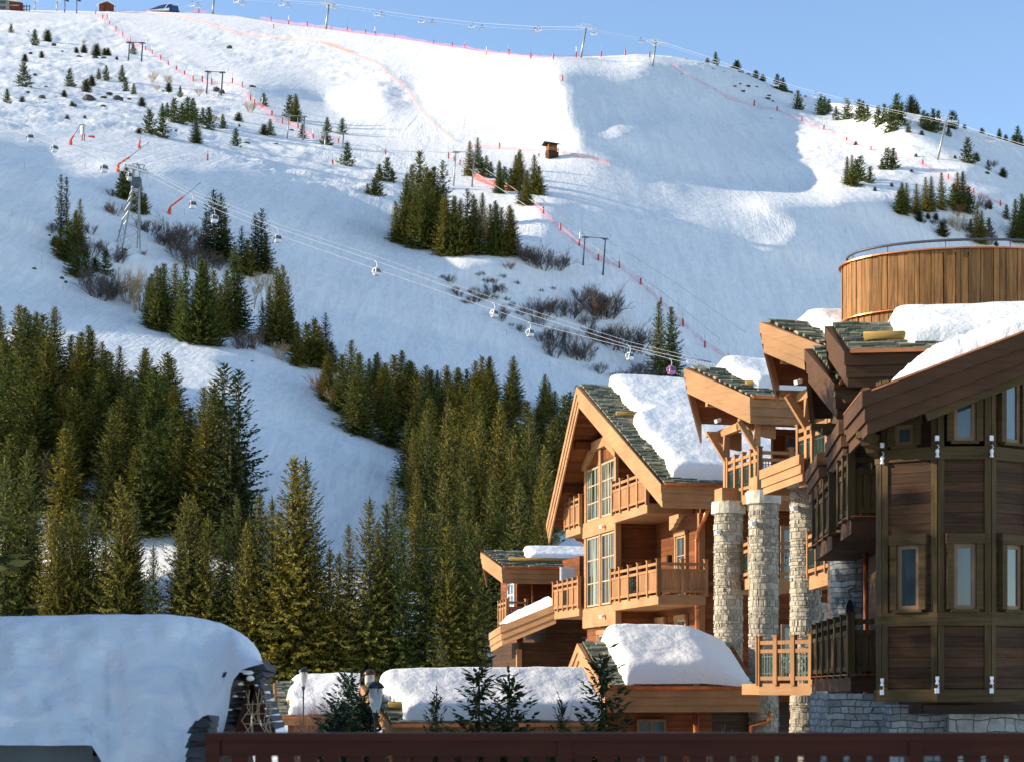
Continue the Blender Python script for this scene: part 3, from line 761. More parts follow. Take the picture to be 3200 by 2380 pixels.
# ---------------------------------------------------------------- leafless shrubs and birches
def twiggy(seed, H, stems, spread, mat, r0=0.06, levels=4, name='branches', up=0.9, forks=3, lean=0.5):
    rs = random.Random(seed); mb = MB()
    def grow(p, d, L, r, lev):
        q = p+d*L
        m_ = p.lerp(q, 0.5)+Vector((rs.uniform(-1,1), rs.uniform(-1,1), rs.uniform(-.5,.5)))*L*0.08
        mb.tube([p, m_, q], [r, r*0.85, r*0.65], 3, 0, False)
        if lev == 0: return
        for k in range(forks):
            t = rs.uniform(0.45, 1.0); s = p.lerp(q, t)
            dd = (d+Vector((rs.uniform(-1,1), rs.uniform(-1,1), rs.uniform(-.35,.8)*up))*lean).normalized()
            grow(s, dd, L*rs.uniform(0.5, 0.8), r*0.62, lev-1)
    for i in range(stems):
        a = rs.uniform(0, 6.28); d = Vector((math.cos(a)*spread*rs.uniform(0.3,1), math.sin(a)*spread*rs.uniform(0.3,1), 1)).normalized()
        grow(Vector((math.cos(a)*0.25, math.sin(a)*0.25, -0.3)), d, H*rs.uniform(0.34, 0.46), r0*rs.uniform(.7,1.1), levels)
    return mb.mesh(name, M[mat])
SH = {'shrub': [twiggy(700+i, 4.0, 15, 1.0, 'twig', 0.05, 4, lean=0.55) for i in range(3)], 'red': [twiggy(720, 4.0, 15, 0.9, 'twig_red', 0.05, 4)], 'pale': [twiggy(730+i, 4.5, 16, 0.55, 'twig_pale', 0.05, 3) for i in range(2)],
      'birch': [twiggy(740+i, 9.0, 4, 0.28, 'twig_pale', 0.10, 5, forks=3, lean=0.42) for i in range(2)], 'thin': [twiggy(750, 8.0, 6, 0.3, 'twig', 0.06, 4, lean=0.4)]}
SHH = {'shrub': 4.0, 'red': 4.0, 'pale': 4.5, 'birch': 11.0, 'thin': 9.0}
def shrubs(items, ox, s, oy, where, group):
    items = sorted(items)
    for i, it in enumerate(items):
        x, y0, y1 = it[:3]; kind = it[3] if len(it) > 3 else 'shrub'; wx = it[4] if len(it) > 4 else 1.0
        b = ground_at(ox+x*s, oy+y1*s); H = (y1-y0)*s/F*b.y
        o = empty('leafless_birch' if kind in ('birch', 'thin') else 'leafless_shrub', b-Vector((0,0,0.15)), i*1.7)
        me = SH[kind][i % len(SH[kind])]; k = H/SHH[kind]*1.15; o.scale = (k*wx, k*wx, k); part('branches', me, o)
        colr = {'shrub': 'dark leafless shrub', 'red': 'reddish leafless shrub', 'pale': 'straw coloured leafless shrub', 'birch': 'pale leafless birch', 'thin': 'thin bare young tree'}[kind]
        tag(o, '%s, %s %s' % (colr, ORD[i].replace('leftmost', 'first') + (' from left' if i else ' from left'), where), 'tree' if kind in ('birch', 'thin') else 'shrub', group)
shrubs([(730,260,350,'red',1.2),(700,170,230),(690,280,330,'shrub',1.3),(950,370,470,'shrub',1.2),(900,350,440),(990,400,450),(1050,420,540,'shrub',1.3),(1110,370,560,'shrub',1.3),(1190,400,590,'shrub',1.2),(1020,460,540),(1160,500,640,'shrub',1.3),(1240,545,690,'shrub',1.3),(1320,560,680,'shrub',1.2),(1380,600,690),
        (330,390,460),(575,390,470),(560,500,640),(720,520,640,'shrub',1.2),(760,570,650),(640,490,570),(905,560,600),(600,700,860,'shrub',1.2),(650,740,880,'shrub',1.3),(710,700,860,'shrub',1.2),(700,780,880),(540,620,810,'thin'),(580,640,830,'thin'),(800,680,900,'pale',0.9),(845,650,960,'birch',1.0),(880,690,950,'pale',0.8),(915,750,950,'birch',0.8)], 0, c1, 500, 'around and below the lattice tower', 'leafless shrubs by the lattice tower')
shrubs([(1600,690,930,'birch',0.9),(1670,690,930,'birch',0.9),(1545,1040,1190,'shrub',1.0),(1600,1090,1190,'red'),(1500,1110,1190),(1650,1010,1180,'thin'),(1770,1120,1260,'pale',0.9),(2010,1330,1470,'red'),(2060,1370,1480,'red',1.2),(2110,1400,1560,'pale',0.9),(2150,1390,1540,'red')], 0, c1, 500, 'beside the piste bend', 'leafless trees by the piste bend')
shrubs([(1230,120,250,'shrub',1.2),(1170,110,210,'shrub',1.3),(1290,130,265,'shrub',1.2),(1360,150,265,'shrub',1.2),(1400,180,240),(1080,205,262,'red',1.2),(700,285,312),(750,275,345),(770,350,400),(930,262,298),(880,350,410),(905,275,300),(960,300,345),(1000,300,345),(1050,280,315),(940,360,440),(900,390,450),(870,400,460),(980,330,400,'shrub',1.2),(1045,330,400),(1125,315,350),(1000,395,440),(1075,410,445),(1100,440,480),(1150,480,530),(1040,460,560),(1100,560,590),(1150,560,625),(1270,365,392),(1340,350,380),(830,420,460),(800,370,420),
        (1230,430,540,'shrub',1.2),(1290,410,530,'shrub',1.2),(1260,500,590,'shrub',1.2),(1370,420,530,'shrub',1.3),(1440,420,540,'shrub',1.2),(1500,345,440,'shrub',1.2),(1570,345,520,'shrub',1.1),(1620,350,540,'shrub',1.1),(1590,400,540,'red',1.0),(1670,400,540,'shrub',1.1),(1540,500,590,'shrub',1.2),(1600,560,680,'shrub',1.2),(1680,560,720,'shrub',1.2),(1760,560,740,'shrub',1.2),(1820,580,740,'shrub',1.1),(1380,560,720,'thin'),(1420,580,740,'thin'),(1340,580,700,'shrub',1.2),(1480,620,780,'shrub',1.2),(1530,680,790,'shrub',1.2),(1440,700,770,'shrub',1.1),(1320,650,740),(1350,700,770,'shrub',1.2),(1280,590,690),(1595,790,860,'shrub',1.4),(1710,825,895,'shrub',1.5),(1860,800,920,'shrub',1.3),(1930,860,915,'red',1.2),(1820,780,860)], 1000, c5, 700, 'on the bushy knoll above the gable', 'leafless thicket above the gable')
shrubs([(1055,1310,1600,'birch',0.8)], 1000, c1, 0, 'in the big mid slope clump', 'leafless trees on the slope')
shrubs([(1800,1290,1360,'red',1.2),(1800,1330,1455,'pale',1.1),(1700,1370,1430),(1920,1210,1310),(1970,1240,1320),(2030,1005,1055,'shrub',1.2),(1655,1370,1420),(1850,1400,1460),(2000,1440,1540),(1590,1380,1410,'red')], 2100, c1, 0, 'near the right edge above the tower', 'leafless shrubs near the right edge')
shrubs([(960,450,515,'pale',1.2),(1070,460,540,'pale',1.0),(990,530,570,'pale',1.2),(1255,545,600,'pale',1.2),(1355,710,770,'red'),(1580,620,712,'pale'),(530,240,280,'pale'),(2130,1000,1040,'pale')], 0, c1, 0, 'scattered on the sunlit left slope', 'leafless shrubs on the left slope')
shrubs([(165,880,1080,'thin'),(255,960,1140,'pale',0.8),(110,890,1060,'red',1.0),(60,880,1000,'red'),(700,830,980,'birch',0.8)], 1000, c5, 700, 'at the edge of the wood by the piste', 'leafless trees by the wood')
shrubs([(285,370,640,'birch',0.9),(340,380,560,'birch',0.7),(600,300,540,'thin'),(560,540,760,'thin'),(840,690,860,'birch',0.8)], 0, c5, 1200, 'among the spruces of the left wood', 'leafless trees in the left wood')
def islands(name, c):
    m, nt, b = new_mat(name)
    g = nt.nodes.new('ShaderNodeNewGeometry')
    tone = ramp(nt, g.outputs['Random Per Island'], [(0.0, tuple(x*0.72 for x in c)), (0.4, c), (0.8, tuple(x*1.15 for x in c)), (1.0, (c[0]*1.1, c[1]*1.15, c[2]*1.3))])
    mp = coords(nt, (5,5,8)); n = nd(nt, 'ShaderNodeTexNoise', i_Scale=1.6, i_Detail=6.0, i_Roughness=0.7); nt.links.new(mp.outputs[0], n.inputs['Vector'])
    col = mixc(nt, 1.0, tone.outputs[0], ramp(nt, n.outputs[0], [(0.3, (0.72,0.72,0.70)), (0.7, (1.15,1.15,1.15))]).outputs[0], 'MULTIPLY')
    nt.links.new(col, b.inputs['Base Color']); b.inputs['Roughness'].default_value = 0.9
    bump(nt, b, n.outputs[0], 1.0, 0.06)
    return m
# ---------------------------------------------------------------- timber building kit
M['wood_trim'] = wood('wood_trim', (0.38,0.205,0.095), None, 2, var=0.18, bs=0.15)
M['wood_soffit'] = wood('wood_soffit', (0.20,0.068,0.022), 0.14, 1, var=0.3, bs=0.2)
M['wood_wall'] = wood('wood_wall', (0.165,0.056,0.019), 0.19, 2, var=0.35)
M['wood_rail'] = wood('wood_rail', (0.34,0.17,0.075), None, 0, var=0.2, bs=0.15)
M['wood_dark'] = wood('wood_dark', (0.060,0.030,0.014), 0.185, 2, var=0.5, bs=0.7, rand=0.22)
M['wood_dark_trim'] = wood('wood_dark_trim', (0.078,0.05,0.02), None, 2, var=0.4, bs=0.4)
M['wood_dark_post'] = wood('wood_dark_post', (0.078,0.05,0.02), None, 0, var=0.4, bs=0.4)
M['wood_fascia_dark'] = wood('wood_fascia_dark', (0.085,0.042,0.021), None, 2, var=0.22, bs=0.2)
M['wood_black'] = wood('wood_black', (0.07,0.045,0.03), 0.2, 2, var=0.4)
M['wood_barrel'] = wood('wood_barrel', (0.27,0.135,0.05), 0.0952, 3, var=0.6, bs=1.0, rand=0.2)
M['plaster'] = plain('plaster', (0.66,0.60,0.50), 0.85, var=0.06)
M['stone_pale'] = islands('stone_pale', (0.43,0.375,0.28))
M['stone_grey'] = stone('stone_grey', (0.27,0.275,0.26), 0.30, 0.13)
M['stone_block'] = stone('stone_block', (0.34,0.345,0.31), 0.45, 0.24, var=0.2)
M['iron_green'] = plain('iron_green', (0.03,0.07,0.045), 0.5, 0.3, var=0.2)
M['frame_wood'] = plain('frame_wood', (0.40,0.29,0.17), 0.5, var=0.15)
M['frame_dark'] = plain('frame_dark', (0.20,0.11,0.05), 0.5, var=0.25)
M['curtain'] = plain('curtain', (0.45,0.5,0.42), 0.9, var=0.2)

class Frame:
    def __init__(s, X, Y, deg, Z=0.0):
        a = math.radians(deg); s.X, s.Y, s.Z, s.ang = X, Y, Z, a
        s.ax, s.ay, s.fx, s.fy = math.cos(a), math.sin(a), -math.sin(a), math.cos(a)
    def s_at(s, px, p):
        u = (px-CX)/F
        return (u*s.Y+u*s.ay*p-s.X-s.ax*p)/(s.fx-u*s.fy)
    def p_at(s, px, q):
        u = (px-CX)/F
        return (u*s.Y+u*s.fy*q-s.X-s.fx*q)/(s.ax-u*s.ay)
    def z_at(s, py, p, q): return (HY-py)/F*(s.Y+s.ay*p+s.fy*q)
    def world(s, p, q, z): return Vector((s.X+s.ax*p+s.fx*q, s.Y+s.ay*p+s.fy*q, z))
    def root(s, name, z=-3.5):
        o = empty(name, (s.X, s.Y, 0), s.ang); return o
    def local(s, v):
        dx, dy = v[0]-s.X, v[1]-s.Y
        return Vector((dx*s.ax+dy*s.ay, dx*s.fx+dy*s.fy, v[2]))

def lap_boards(pts, outs, hts=(0.27,0.27,0.25), inset=0.045, th=0.05):
    """three lapped planks following a roof edge; returns one MB per segment"""
    pts = [Vector(p) for p in pts]; outs = [Vector(o).normalized() for o in outs]
    mit = []
    for i in range(len(pts)):
        a = outs[max(i-1, 0)]; b = outs[min(i, len(outs)-1)]
        mit.append((a+b)/max(0.35, 1+a.dot(b)))
    res = []
    for i in range(len(pts)-1):
        mb = MB(); z = 0.0; n = len(hts)
        for k, h in enumerate(hts):
            o1 = (n-1-k)*inset+th; o0 = 0.0
            A, B = pts[i], pts[i+1]; zt = Vector((0,0,-z)); zb = Vector((0,0,-z-h-(0.02 if k < n-1 else 0)))
            mb.hexa([A+mit[i]*o0+zb, A+mit[i]*(o1)+zb, B+mit[i+1]*(o1)+zb, B+mit[i+1]*o0+zb,
                     A+mit[i]*o0+zt, A+mit[i]*(o1)+zt, B+mit[i+1]*(o1)+zt, B+mit[i+1]*o0+zt])
            z += h
        res.append(mb)
    return res

def slates(rows, seed, step=0.21, th=(0.03, 0.09)):
    """rows: list of (P0, P1, up_dir) lines along which slates are laid; up_dir points up the slope"""
    rs = random.Random(seed); mb = MB()
    for P0, P1, U, Nn in rows:
        P0 = Vector(P0); P1 = Vector(P1); U = Vector(U).normalized(); Nn = Vector(Nn).normalized()
        L = (P1-P0).length
        if L < 0.15: continue
        d = (P1-P0)/L; x = rs.uniform(-0.2, 0)
        while x < L:
            w = rs.uniform(0.2, 0.6); t = rs.uniform(*th); a = max(0, x); b = min(L, x+w-0.015)
            if b-a > 0.05:
                j = rs.uniform(-0.05, 0.04); q = P0+U*j; lift = rs.uniform(0.0, 0.035)
                l2 = step*rs.uniform(1.2, 1.7)
                c = [q+d*a+U*rs.uniform(-.03,.02), q+d*b+U*rs.uniform(-.03,.02), q+d*b+U*l2, q+d*a+U*l2]
                lo = [c[0]+Nn*lift, c[1]+Nn*lift, c[2]-Nn*0.01, c[3]-Nn*0.01]
                hi = [lo[0]+Nn*t, lo[1]+Nn*t, lo[2]+Nn*t*0.6, lo[3]+Nn*t*0.6]
                mb.hexa(lo+hi)
            x += w
    return mb

def gable_roof(fr, root, m, prow, ze, za, L, trim='wood_trim', soffit='wood_soffit', seed=1, edge=1.4, hts=(0.27,0.27,0.25), far=True, logs=()):
    N, A, Fa = (0,0,ze), (-prow,m,za), (0,2*m,ze)
    N2, A2, F2 = (L,0,ze), (L,m,za), (L,2*m,ze)
    th = Vector((0,0,-0.16)); mb = MB()
    for (a, b, c, d) in ((N, N2, A2, A), (A, A2, F2, Fa)):
        v = [Vector(q) for q in (a, b, c, d)]
        mb.hexa([q+th for q in v]+v)
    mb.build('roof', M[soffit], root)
    n1 = Vector((-m, -prow, 0)); n2 = Vector((-m, prow, 0))
    segs = lap_boards([F2, Fa, A, N, N2], [(0,1,0), n2, n1, (0,-1,0)], hts)
    for i, nm in ((1, 'bargeboard'), (2, 'bargeboard'), (3, 'fascia')):
        segs[i].build(nm, M[trim], root)
    g = MB(); g.bar((0.0,-0.19,ze+0.0), (L,-0.19,ze+0.0), 0.13, 0.09)
    g.bar((0.0,-0.03,ze+0.03), (L,-0.03,ze+0.03), 0.16, 0.03)
    g.build('gutter', M['copper'], root)
    # slates on both slopes near the verge and along the eave
    U = Vector((0, m, za-ze)).normalized(); Nn = Vector((0, -(za-ze), m)).normalized()
    rows = []; k = 0; q = 0.0; Ls = math.hypot(m, za-ze)
    while q < Ls-0.05:
        t = q/Ls; s = t*m; z = ze+(za-ze)*t
        x0 = -prow*t+0.03
        x1 = L if (k < 3 or q > Ls-0.3) else min(L, x0+edge+0.5)
        rows.append(((x0, s, z+0.01), (x1, s, z+0.01), U, Nn)); q += 0.21; k += 1
    slates(rows, seed, 0.21).build('slates', M['slate'], root)
    for (x, t, ln) in logs:      # round snow-guard logs pegged to the roof
        lg = MB(); s = t*m; z = ze+(za-ze)*t+0.14
        lg.tube([(x, s, z), (x+ln, s, z)], 0.11, 10); lg.build('snow_guard', M['wood_guard'], root, True)
M['wood_guard'] = wood('wood_guard', (0.30,0.20,0.06), None, 2, var=0.4)

def snow_cap(fr, label, m, ze, za, L, x0f, s0=0.35, s1=None, T=0.42, seed=3, nx=70, ny=60, over=0.1, far=0.0, lump=0.1, w=0.45):
    """a lying blanket of snow on the near slope (and a little over the ridge)"""
    s1 = m if s1 is None else s1
    P = []
    X = np.linspace(0, 1, nx); S = np.linspace(0, 1, ny)
    for i in range(nx):
        row = []
        for j in range(ny):
            s = s0+(s1+far-s0)*S[j]
            e = x0f(s)+0.22*float(vnoise(np.array([s*9.0+50]), np.array([seed*7.7]), 8.0, seed, 3)[0])*2
            x = e+(L-e)*(X[i]**1.6)
            r = ze+(za-ze)*(s/m if s <= m else (2*m-s)/m)
            d = min((x-e), (s-s0)*1.0, (s1+far-s)+0.0 if far == 0 else (s1+far-s))
            if far == 0: d = min(x-e, s-s0)
            t = max(0.0, min(1.0, d/w)); h = T*math.sqrt(max(0, 1-(1-t)**2))
            n = float(vnoise(np.array([x*10.0+100]), np.array([s*10.0+100]), 14.0, seed+9, 4)[0])
            h = h*(1+lump*2*n)+0.06*n*t
            if s > m: r -= 0
            bulge = -0.12*math.sin(math.pi*min(1, t*1.0))*(1 if (s-s0) < (x-e) else 0)
            row.append((x-0.10*math.sin(math.pi*t)*(1 if (x-e) <= (s-s0) else 0), s+bulge, r+h-0.02+(0.05 if t > 0 else 0)))
        P.append(row)
    mb = MB(); mb.grid(P)
    o = mb.build('roof_snow', M['snow_roof'], None, True)
    o.location = (fr.X, fr.Y, 0); o.rotation_euler = (0, 0, fr.ang)
    tag(o, label, 'snow', 'snow lying on roofs')
    return o

def window(root, O, u, n, w, h, nx=1, ny=1, fw=0.06, depth=0.05, frame='frame_wood', glass='glass', bar=0.03, name='window', blind=None, deep=0.0):
    """O lower left corner, u along the wall, n outward"""
    O = Vector(O); u = Vector(u).normalized(); n = Vector(n).normalized(); z = Vector((0,0,1)); mb = MB()
    def b(x0, x1, z0, z1, d0, d1):
        q = [O+u*x0+n*d0, O+u*x1+n*d0, O+u*x1+n*d1, O+u*x0+n*d1]
        mb.hexa([p+z*z0 for p in q]+[p+z*z1 for p in q])
    b(0, fw, 0, h, 0, depth); b(w-fw, w, 0, h, 0, depth); b(fw, w-fw, 0, fw, 0, depth); b(fw, w-fw, h-fw, h, 0, depth)
    for i in range(1, nx):
        x = w*i/nx; b(x-bar, x+bar, fw, h-fw, 0.002, depth*0.8)
    for j in range(1, ny):
        y = h*j/ny; b(fw, w-fw, y-bar, y+bar, 0.004, depth*0.7)
    f = mb.build(name, M[frame], root)
    g = MB(); q = [O+u*fw*0.5+n*(0.012-deep), O+u*(w-fw*0.5)+n*(0.012-deep)]
    g.quad(q[0]+z*fw*0.5, q[1]+z*fw*0.5, q[1]+z*(h-fw*0.5), q[0]+z*(h-fw*0.5))
    g.build('pane', M[glass], f)
    return f

def railing(root, A, B, z0, n, styles, mat='wood_rail', H=1.22, post=0.13, name='railing', iron='iron_green', last=True):
    A = Vector((A[0], A[1], 0)); B = Vector((B[0], B[1], 0)); d = B-A; L = d.length; d /= L; nrm = Vector((d.y, -d.x, 0))
    mb = MB(); ir = MB()
    def b(bb, x0, x1, za, zb, hw):
        q = [A+d*x0-nrm*hw, A+d*x1-nrm*hw, A+d*x1+nrm*hw, A+d*x0+nrm*hw]
        bb.hexa([p+Vector((0,0,za)) for p in q]+[p+Vector((0,0,zb)) for p in q])
    for i in range(n+1 if last else n):
        x = L*i/n; hw = post/2
        b(mb, x-hw, x+hw, z0-0.05, z0+H, hw); b(mb, x-hw-0.02, x+hw+0.02, z0+H, z0+H+0.035, hw+0.02)
    for i in range(n):
        x0 = L*i/n+post/2; x1 = L*(i+1)/n-post/2; st = styles[i % len(styles)]
        b(mb, x0, x1, z0+H-0.20, z0+H-0.10, 0.045); b(mb, x0, x1, z0+H-0.42, z0+H-0.32, 0.04); b(mb, x0, x1, z0+0.08, z0+0.18, 0.04)
        if st == 'b':
            k = max(2, int((x1-x0)/0.13)); w = (x1-x0)/k
            for j in range(k): b(mb, x0+j*w+0.012, x0+(j+1)*w-0.012, z0+0.18, z0+H-0.42, 0.015)
        elif st == 'i':
            k = max(3, int((x1-x0)/0.09)); w = (x1-x0)/k
            for j in range(k): b(ir, x0+(j+.5)*w-0.011, x0+(j+.5)*w+0.011, z0+0.12, z0+H-0.38, 0.011)
            b(ir, x0, x1, z0+0.25, z0+0.27, 0.014); b(ir, x0, x1, z0+H-0.52, z0+H-0.50, 0.014)
        else:   # wrought leaf lattice
            r = random.Random(i*7+int(L*10))
            for j in range(26):
                cx_ = r.uniform(x0, x1); cz = z0+r.uniform(0.2, H-0.46); s_ = r.uniform(0.02, 0.045); aa = r.uniform(0, 3)
                ir.bar(A+d*(cx_-s_*math.cos(aa))+Vector((0,0,cz-s_*math.sin(aa))), A+d*(cx_+s_*math.cos(aa))+Vector((0,0,cz+s_*math.sin(aa))), 0.025, 0.02)
            for q in range(4):
                xx = x0+(x1-x0)*(q+0.5)/4; b(ir, xx-0.008, xx+0.008, z0+0.18, z0+H-0.42, 0.008)
    r = mb.build(name, M[mat], root)
    if ir.f: ir.build('iron_panel', M[iron], r)
    return r

def balcony(root, pts, z0, n, styles, mat='wood_rail', beam='wood_trim', bh=0.32, th=0.2, inner=None, H=1.22, post=0.13):
    """pts: outer edge polyline in local xy; inner: list of xy closing the deck back to the wall"""
    deck = MB()
    ring = [Vector((p[0], p[1], 0)) for p in pts]+[Vector((p[0], p[1], 0)) for p in (inner or [])]
    nn = len(ring); base = len(deck.v)
    for zz in (z0-bh, z0):
        deck.v += [(p.x, p.y, zz) for p in ring]
    deck.f.append(tuple(range(nn))); deck.m.append(0); deck.f.append(tuple(range(2*nn-1, nn-1, -1))); deck.m.append(0)
    for i in range(nn):
        j = (i+1) % nn; deck.f.append((i, i+nn, j+nn, j)); deck.m.append(0)
    dk = deck.build('balcony', M[beam], root)
    for i in range(len(pts)-1):
        railing(dk, pts[i], pts[i+1], z0, n[i], styles, mat, H, post)
    return dk

def bracket(root, p, dirv, s=0.9, mat='wood_trim', w=0.16):
    """carved corbel: long horizontal arm with an S shaped underside"""
    p = Vector(p); d = Vector(dirv).normalized(); side = Vector((-d.y, d.x, 0))*w/2
    prof = [(0,0),(s,0),(s,-0.14*s),(s*0.82,-0.17*s),(s*0.74,-0.27*s),(s*0.58,-0.30*s),(s*0.50,-0.40*s),(s*0.25,-0.46*s),(0,-0.5*s)]
    mb = MB(); n = len(prof)
    for sg in (-1, 1):
        for x, z in prof: mb.v.append(tuple(p+d*x+side*sg+Vector((0,0,z))))
    mb.f.append(tuple(range(n))); mb.f.append(tuple(range(2*n-1, n-1, -1)))
    for i in range(n):
        j = (i+1) % n; mb.f.append((i, j, n+j, n+i))
    mb.m = [0]*len(mb.f)
    mb.build('bracket', M[mat], root)

def floodlight(root, p, d):
    p = Vector(p); d = Vector(d).normalized(); mb = MB()
    mb.bar(p, p+d*0.10, 0.03); mb.bar(p+d*0.07+Vector((0,0,-0.04)), p+d*0.24+Vector((0,0,-0.09)), 0.12, 0.11)
    mb.build('floodlight', M['white_paint'], root)

def stone_column(root, fr, x, y, r, z0, z1, seed, mat='stone_pale', cap=True, name='column'):
    rs = random.Random(seed); mb = MB()
    mb.lathe([(r*0.94, z0), (r*0.94, z1)], 20, (x, y, 0))
    z = z0
    while z < z1-0.02:
        h = min(rs.choice((0.05,0.07,0.09,0.11,0.14,0.2)), z1-z); a = rs.uniform(0, 6.28); end = a+6.2832
        while a < end-0.02:
            da = min(rs.choice((0.15,0.25,0.35,0.5,0.75)), end-a); o = rs.uniform(-0.014, 0.014); k = max(2, int(da/0.18))
            z0_, z1_ = z+0.005, z+h-0.005
            if rs.random() < 0.25: z1_ -= rs.uniform(0, 0.015)
            ring = []
            for q in range(k+1):
                aa = a+0.014/r+(da-0.028/r)*q/k; rr = r+o+rs.uniform(-0.012, 0.012); ring.append((aa, rr))
            bi = len(mb.v)
            for aa, rr in ring:
                mb.v += [(x+r*0.9*math.cos(aa), y+r*0.9*math.sin(aa), z0_), (x+rr*math.cos(aa), y+rr*math.sin(aa), z0_+0.01), (x+(rr-0.006)*math.cos(aa), y+(rr-0.006)*math.sin(aa), z1_), (x+r*0.9*math.cos(aa), y+r*0.9*math.sin(aa), z1_)]
            for q in range(k):
                i0 = bi+q*4; i1 = i0+4
                for e in range(3): mb.f.append((i0+e, i1+e, i1+e+1, i0+e+1)); mb.m.append(0)
            mb.f.append((bi, bi+1, bi+2, bi+3)); mb.m.append(0); i1 = bi+4*k; mb.f.append((i1+3, i1+2, i1+1, i1)); mb.m.append(0)
            a += da
        z += h
    c = mb.build(name, M[mat], root)
    if cap:
        cb = MB(); R = r*1.16
        prof = [(r*0.9, z1-0.02), (R, z1+0.0), (R*1.0, z1+0.34), (R*0.98, z1+0.38), (0.01, z1+0.38)]
        cb.lathe(prof, 20, (x, y, 0)); rs2 = random.Random(seed+1)
        cb.v = [(a_+rs2.uniform(-.02,.02), b_+rs2.uniform(-.02,.02), c_+rs2.uniform(-.012,.012)) for a_, b_, c_ in cb.v]
        cb.build('capital', M['stone_cap'], c)
    return c
M['stone_cap'] = plain('stone_cap', (0.50,0.46,0.36), 0.85, var=0.25, scale=6, bs=0.8)
# ---------------------------------------------------------------- the gabled chalet
A1 = 13.77
W1 = Frame(5.149, 60.0, A1)
r1 = tag(W1.root('gabled_chalet'), 'large gabled timber chalet with tall window bay and snowy slate roof', 'building')
gable_roof(W1, r1, 7.46, 0.81, 6.95, 11.5, 9.5, seed=5, edge=1.2, logs=((-0.15, 0.66, 1.3),))
snow_cap(W1, 'deep sunlit snow blanket on the roof of the large gabled chalet', 7.46, 6.95, 11.5, 9.5, lambda s: 0.38+0.12*math.sin(s*1.3)+0.75*math.exp(-((s-4.9)/0.35)**2), s0=0.30, T=0.5, seed=3, nx=90, ny=90)
# volumes
w = MB()
w.box(0.5, 2.3, 6.75, 10.97, -3.5, 8.9)                 # projecting bay volume
w.box(2.0, 9.4, 1.76, 13.2, -3.5, 6.75)
w.v_ = None
b0 = w.build('wall', M['wood_wall'], r1)
gw = MB()   # gable triangle wall
for (x, ya, yb) in ((2.0, 1.76, 13.2),):
    n = len(gw.v); gw.v += [(x, ya, 6.75), (x, yb, 6.75), (x, 7.46, 11.2-0.35), (x+0.2, ya, 6.75), (x+0.2, yb, 6.75), (x+0.2, 7.46, 11.2-0.35)]
    gw.f += [(n, n+2, n+1), (n+3, n+4, n+5), (n, n+3, n+5, n+2), (n+1, n+2, n+5, n+4)]; gw.m += [0]*4
gw.build('gable_wall', M['wood_soffit'], r1)
# the window bay
bx = 0.5
fr_ = MB()
fr_.box(bx-0.12, bx, 6.70, 6.95, 2.4, 9.0); fr_.box(bx-0.12, bx, 8.72, 8.98, 2.4, 9.3); fr_.box(bx-0.12, bx, 10.75, 11.02, 2.4, 9.0)
fr_.box(bx-0.16, bx+0.05, 6.62, 11.1, 6.02, 6.62)
fr_.box(bx-0.16, bx+0.05, 6.62, 11.1, 2.42, 3.2)
n = len(fr_.v); y0_, y1_, ym = 6.6, 11.12, 8.86
fr_.v += [(bx-0.2, y0_, 8.75), (bx-0.2, ym-0.9, 9.35), (bx-0.2, ym+0.9, 9.35), (bx-0.2, y1_, 8.75), (bx-0.2, y1_, 8.95), (bx-0.2, ym+0.9, 9.72), (bx-0.2, ym-0.9, 9.72), (bx-0.2, y0_, 8.95)]
fr_.v += [(bx+0.3, q[1], q[2]) for q in fr_.v[n:n+8]]
fr_.f += [(n,n+7,n+6,n+1), (n+1,n+6,n+5,n+2), (n+2,n+5,n+4,n+3)]; fr_.f += [(n+8,n+9,n+14,n+15), (n+9,n+10,n+13,n+14), (n+10,n+11,n+12,n+13)]
fr_.f += [(n,n+1,n+9,n+8),(n+1,n+2,n+10,n+9),(n+2,n+3,n+11,n+10),(n+4,n+5,n+13,n+12),(n+5,n+6,n+14,n+13),(n+6,n+7,n+15,n+14),(n+7,n,n+8,n+15),(n+3,n+4,n+12,n+11)]
fr_.m += [0]*14
fr_.build('bay_frame', M['wood_trim'], r1)
for (y0, y1) in ((6.97, 8.70), (9.0, 10.73)):
    for (za, zb, ny) in ((3.25, 6.0, 3), (6.66, 8.75 if y0 < 8 else 8.72, 3)):
        window(r1, (bx-0.03, y1, za), (0,-1,0), (-1,0,0), y1-y0, zb-za, 3, ny, 0.07, 0.05, 'frame_wood', 'glass_curtain', 0.025)
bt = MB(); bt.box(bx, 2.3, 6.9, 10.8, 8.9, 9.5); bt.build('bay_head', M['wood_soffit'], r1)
# balconies
s_r = W1.s_at(2057, 0.2); s_l = W1.s_at(1731, 0.2); s_b0 = 6.62; s_b1 = 11.1
bal = balcony(r1, [(0.2, s_b0), (0.2, s_r), (1.95, s_r)], 3.27, [5, 2], 'bbwbb', bh=0.34, inner=[(1.98, s_b0)])
balcony(r1, [(0.2, s_l), (0.2, s_b1)], 3.27, [5], 'bbwbb', bh=0.34, inner=[(1.98, s_b1), (1.98, s_l)])
balcony(r1, [(0.25, s_b0), (0.25, 2.5)], 6.58, [4], 'b', bh=0.34, inner=[(1.98, 2.5), (1.98, s_b0)])
balcony(r1, [(0.25, 13.3), (0.25, s_b1)], 6.58, [3], 'b', bh=0.34, inner=[(1.98, s_b1), (1.98, 13.3)])
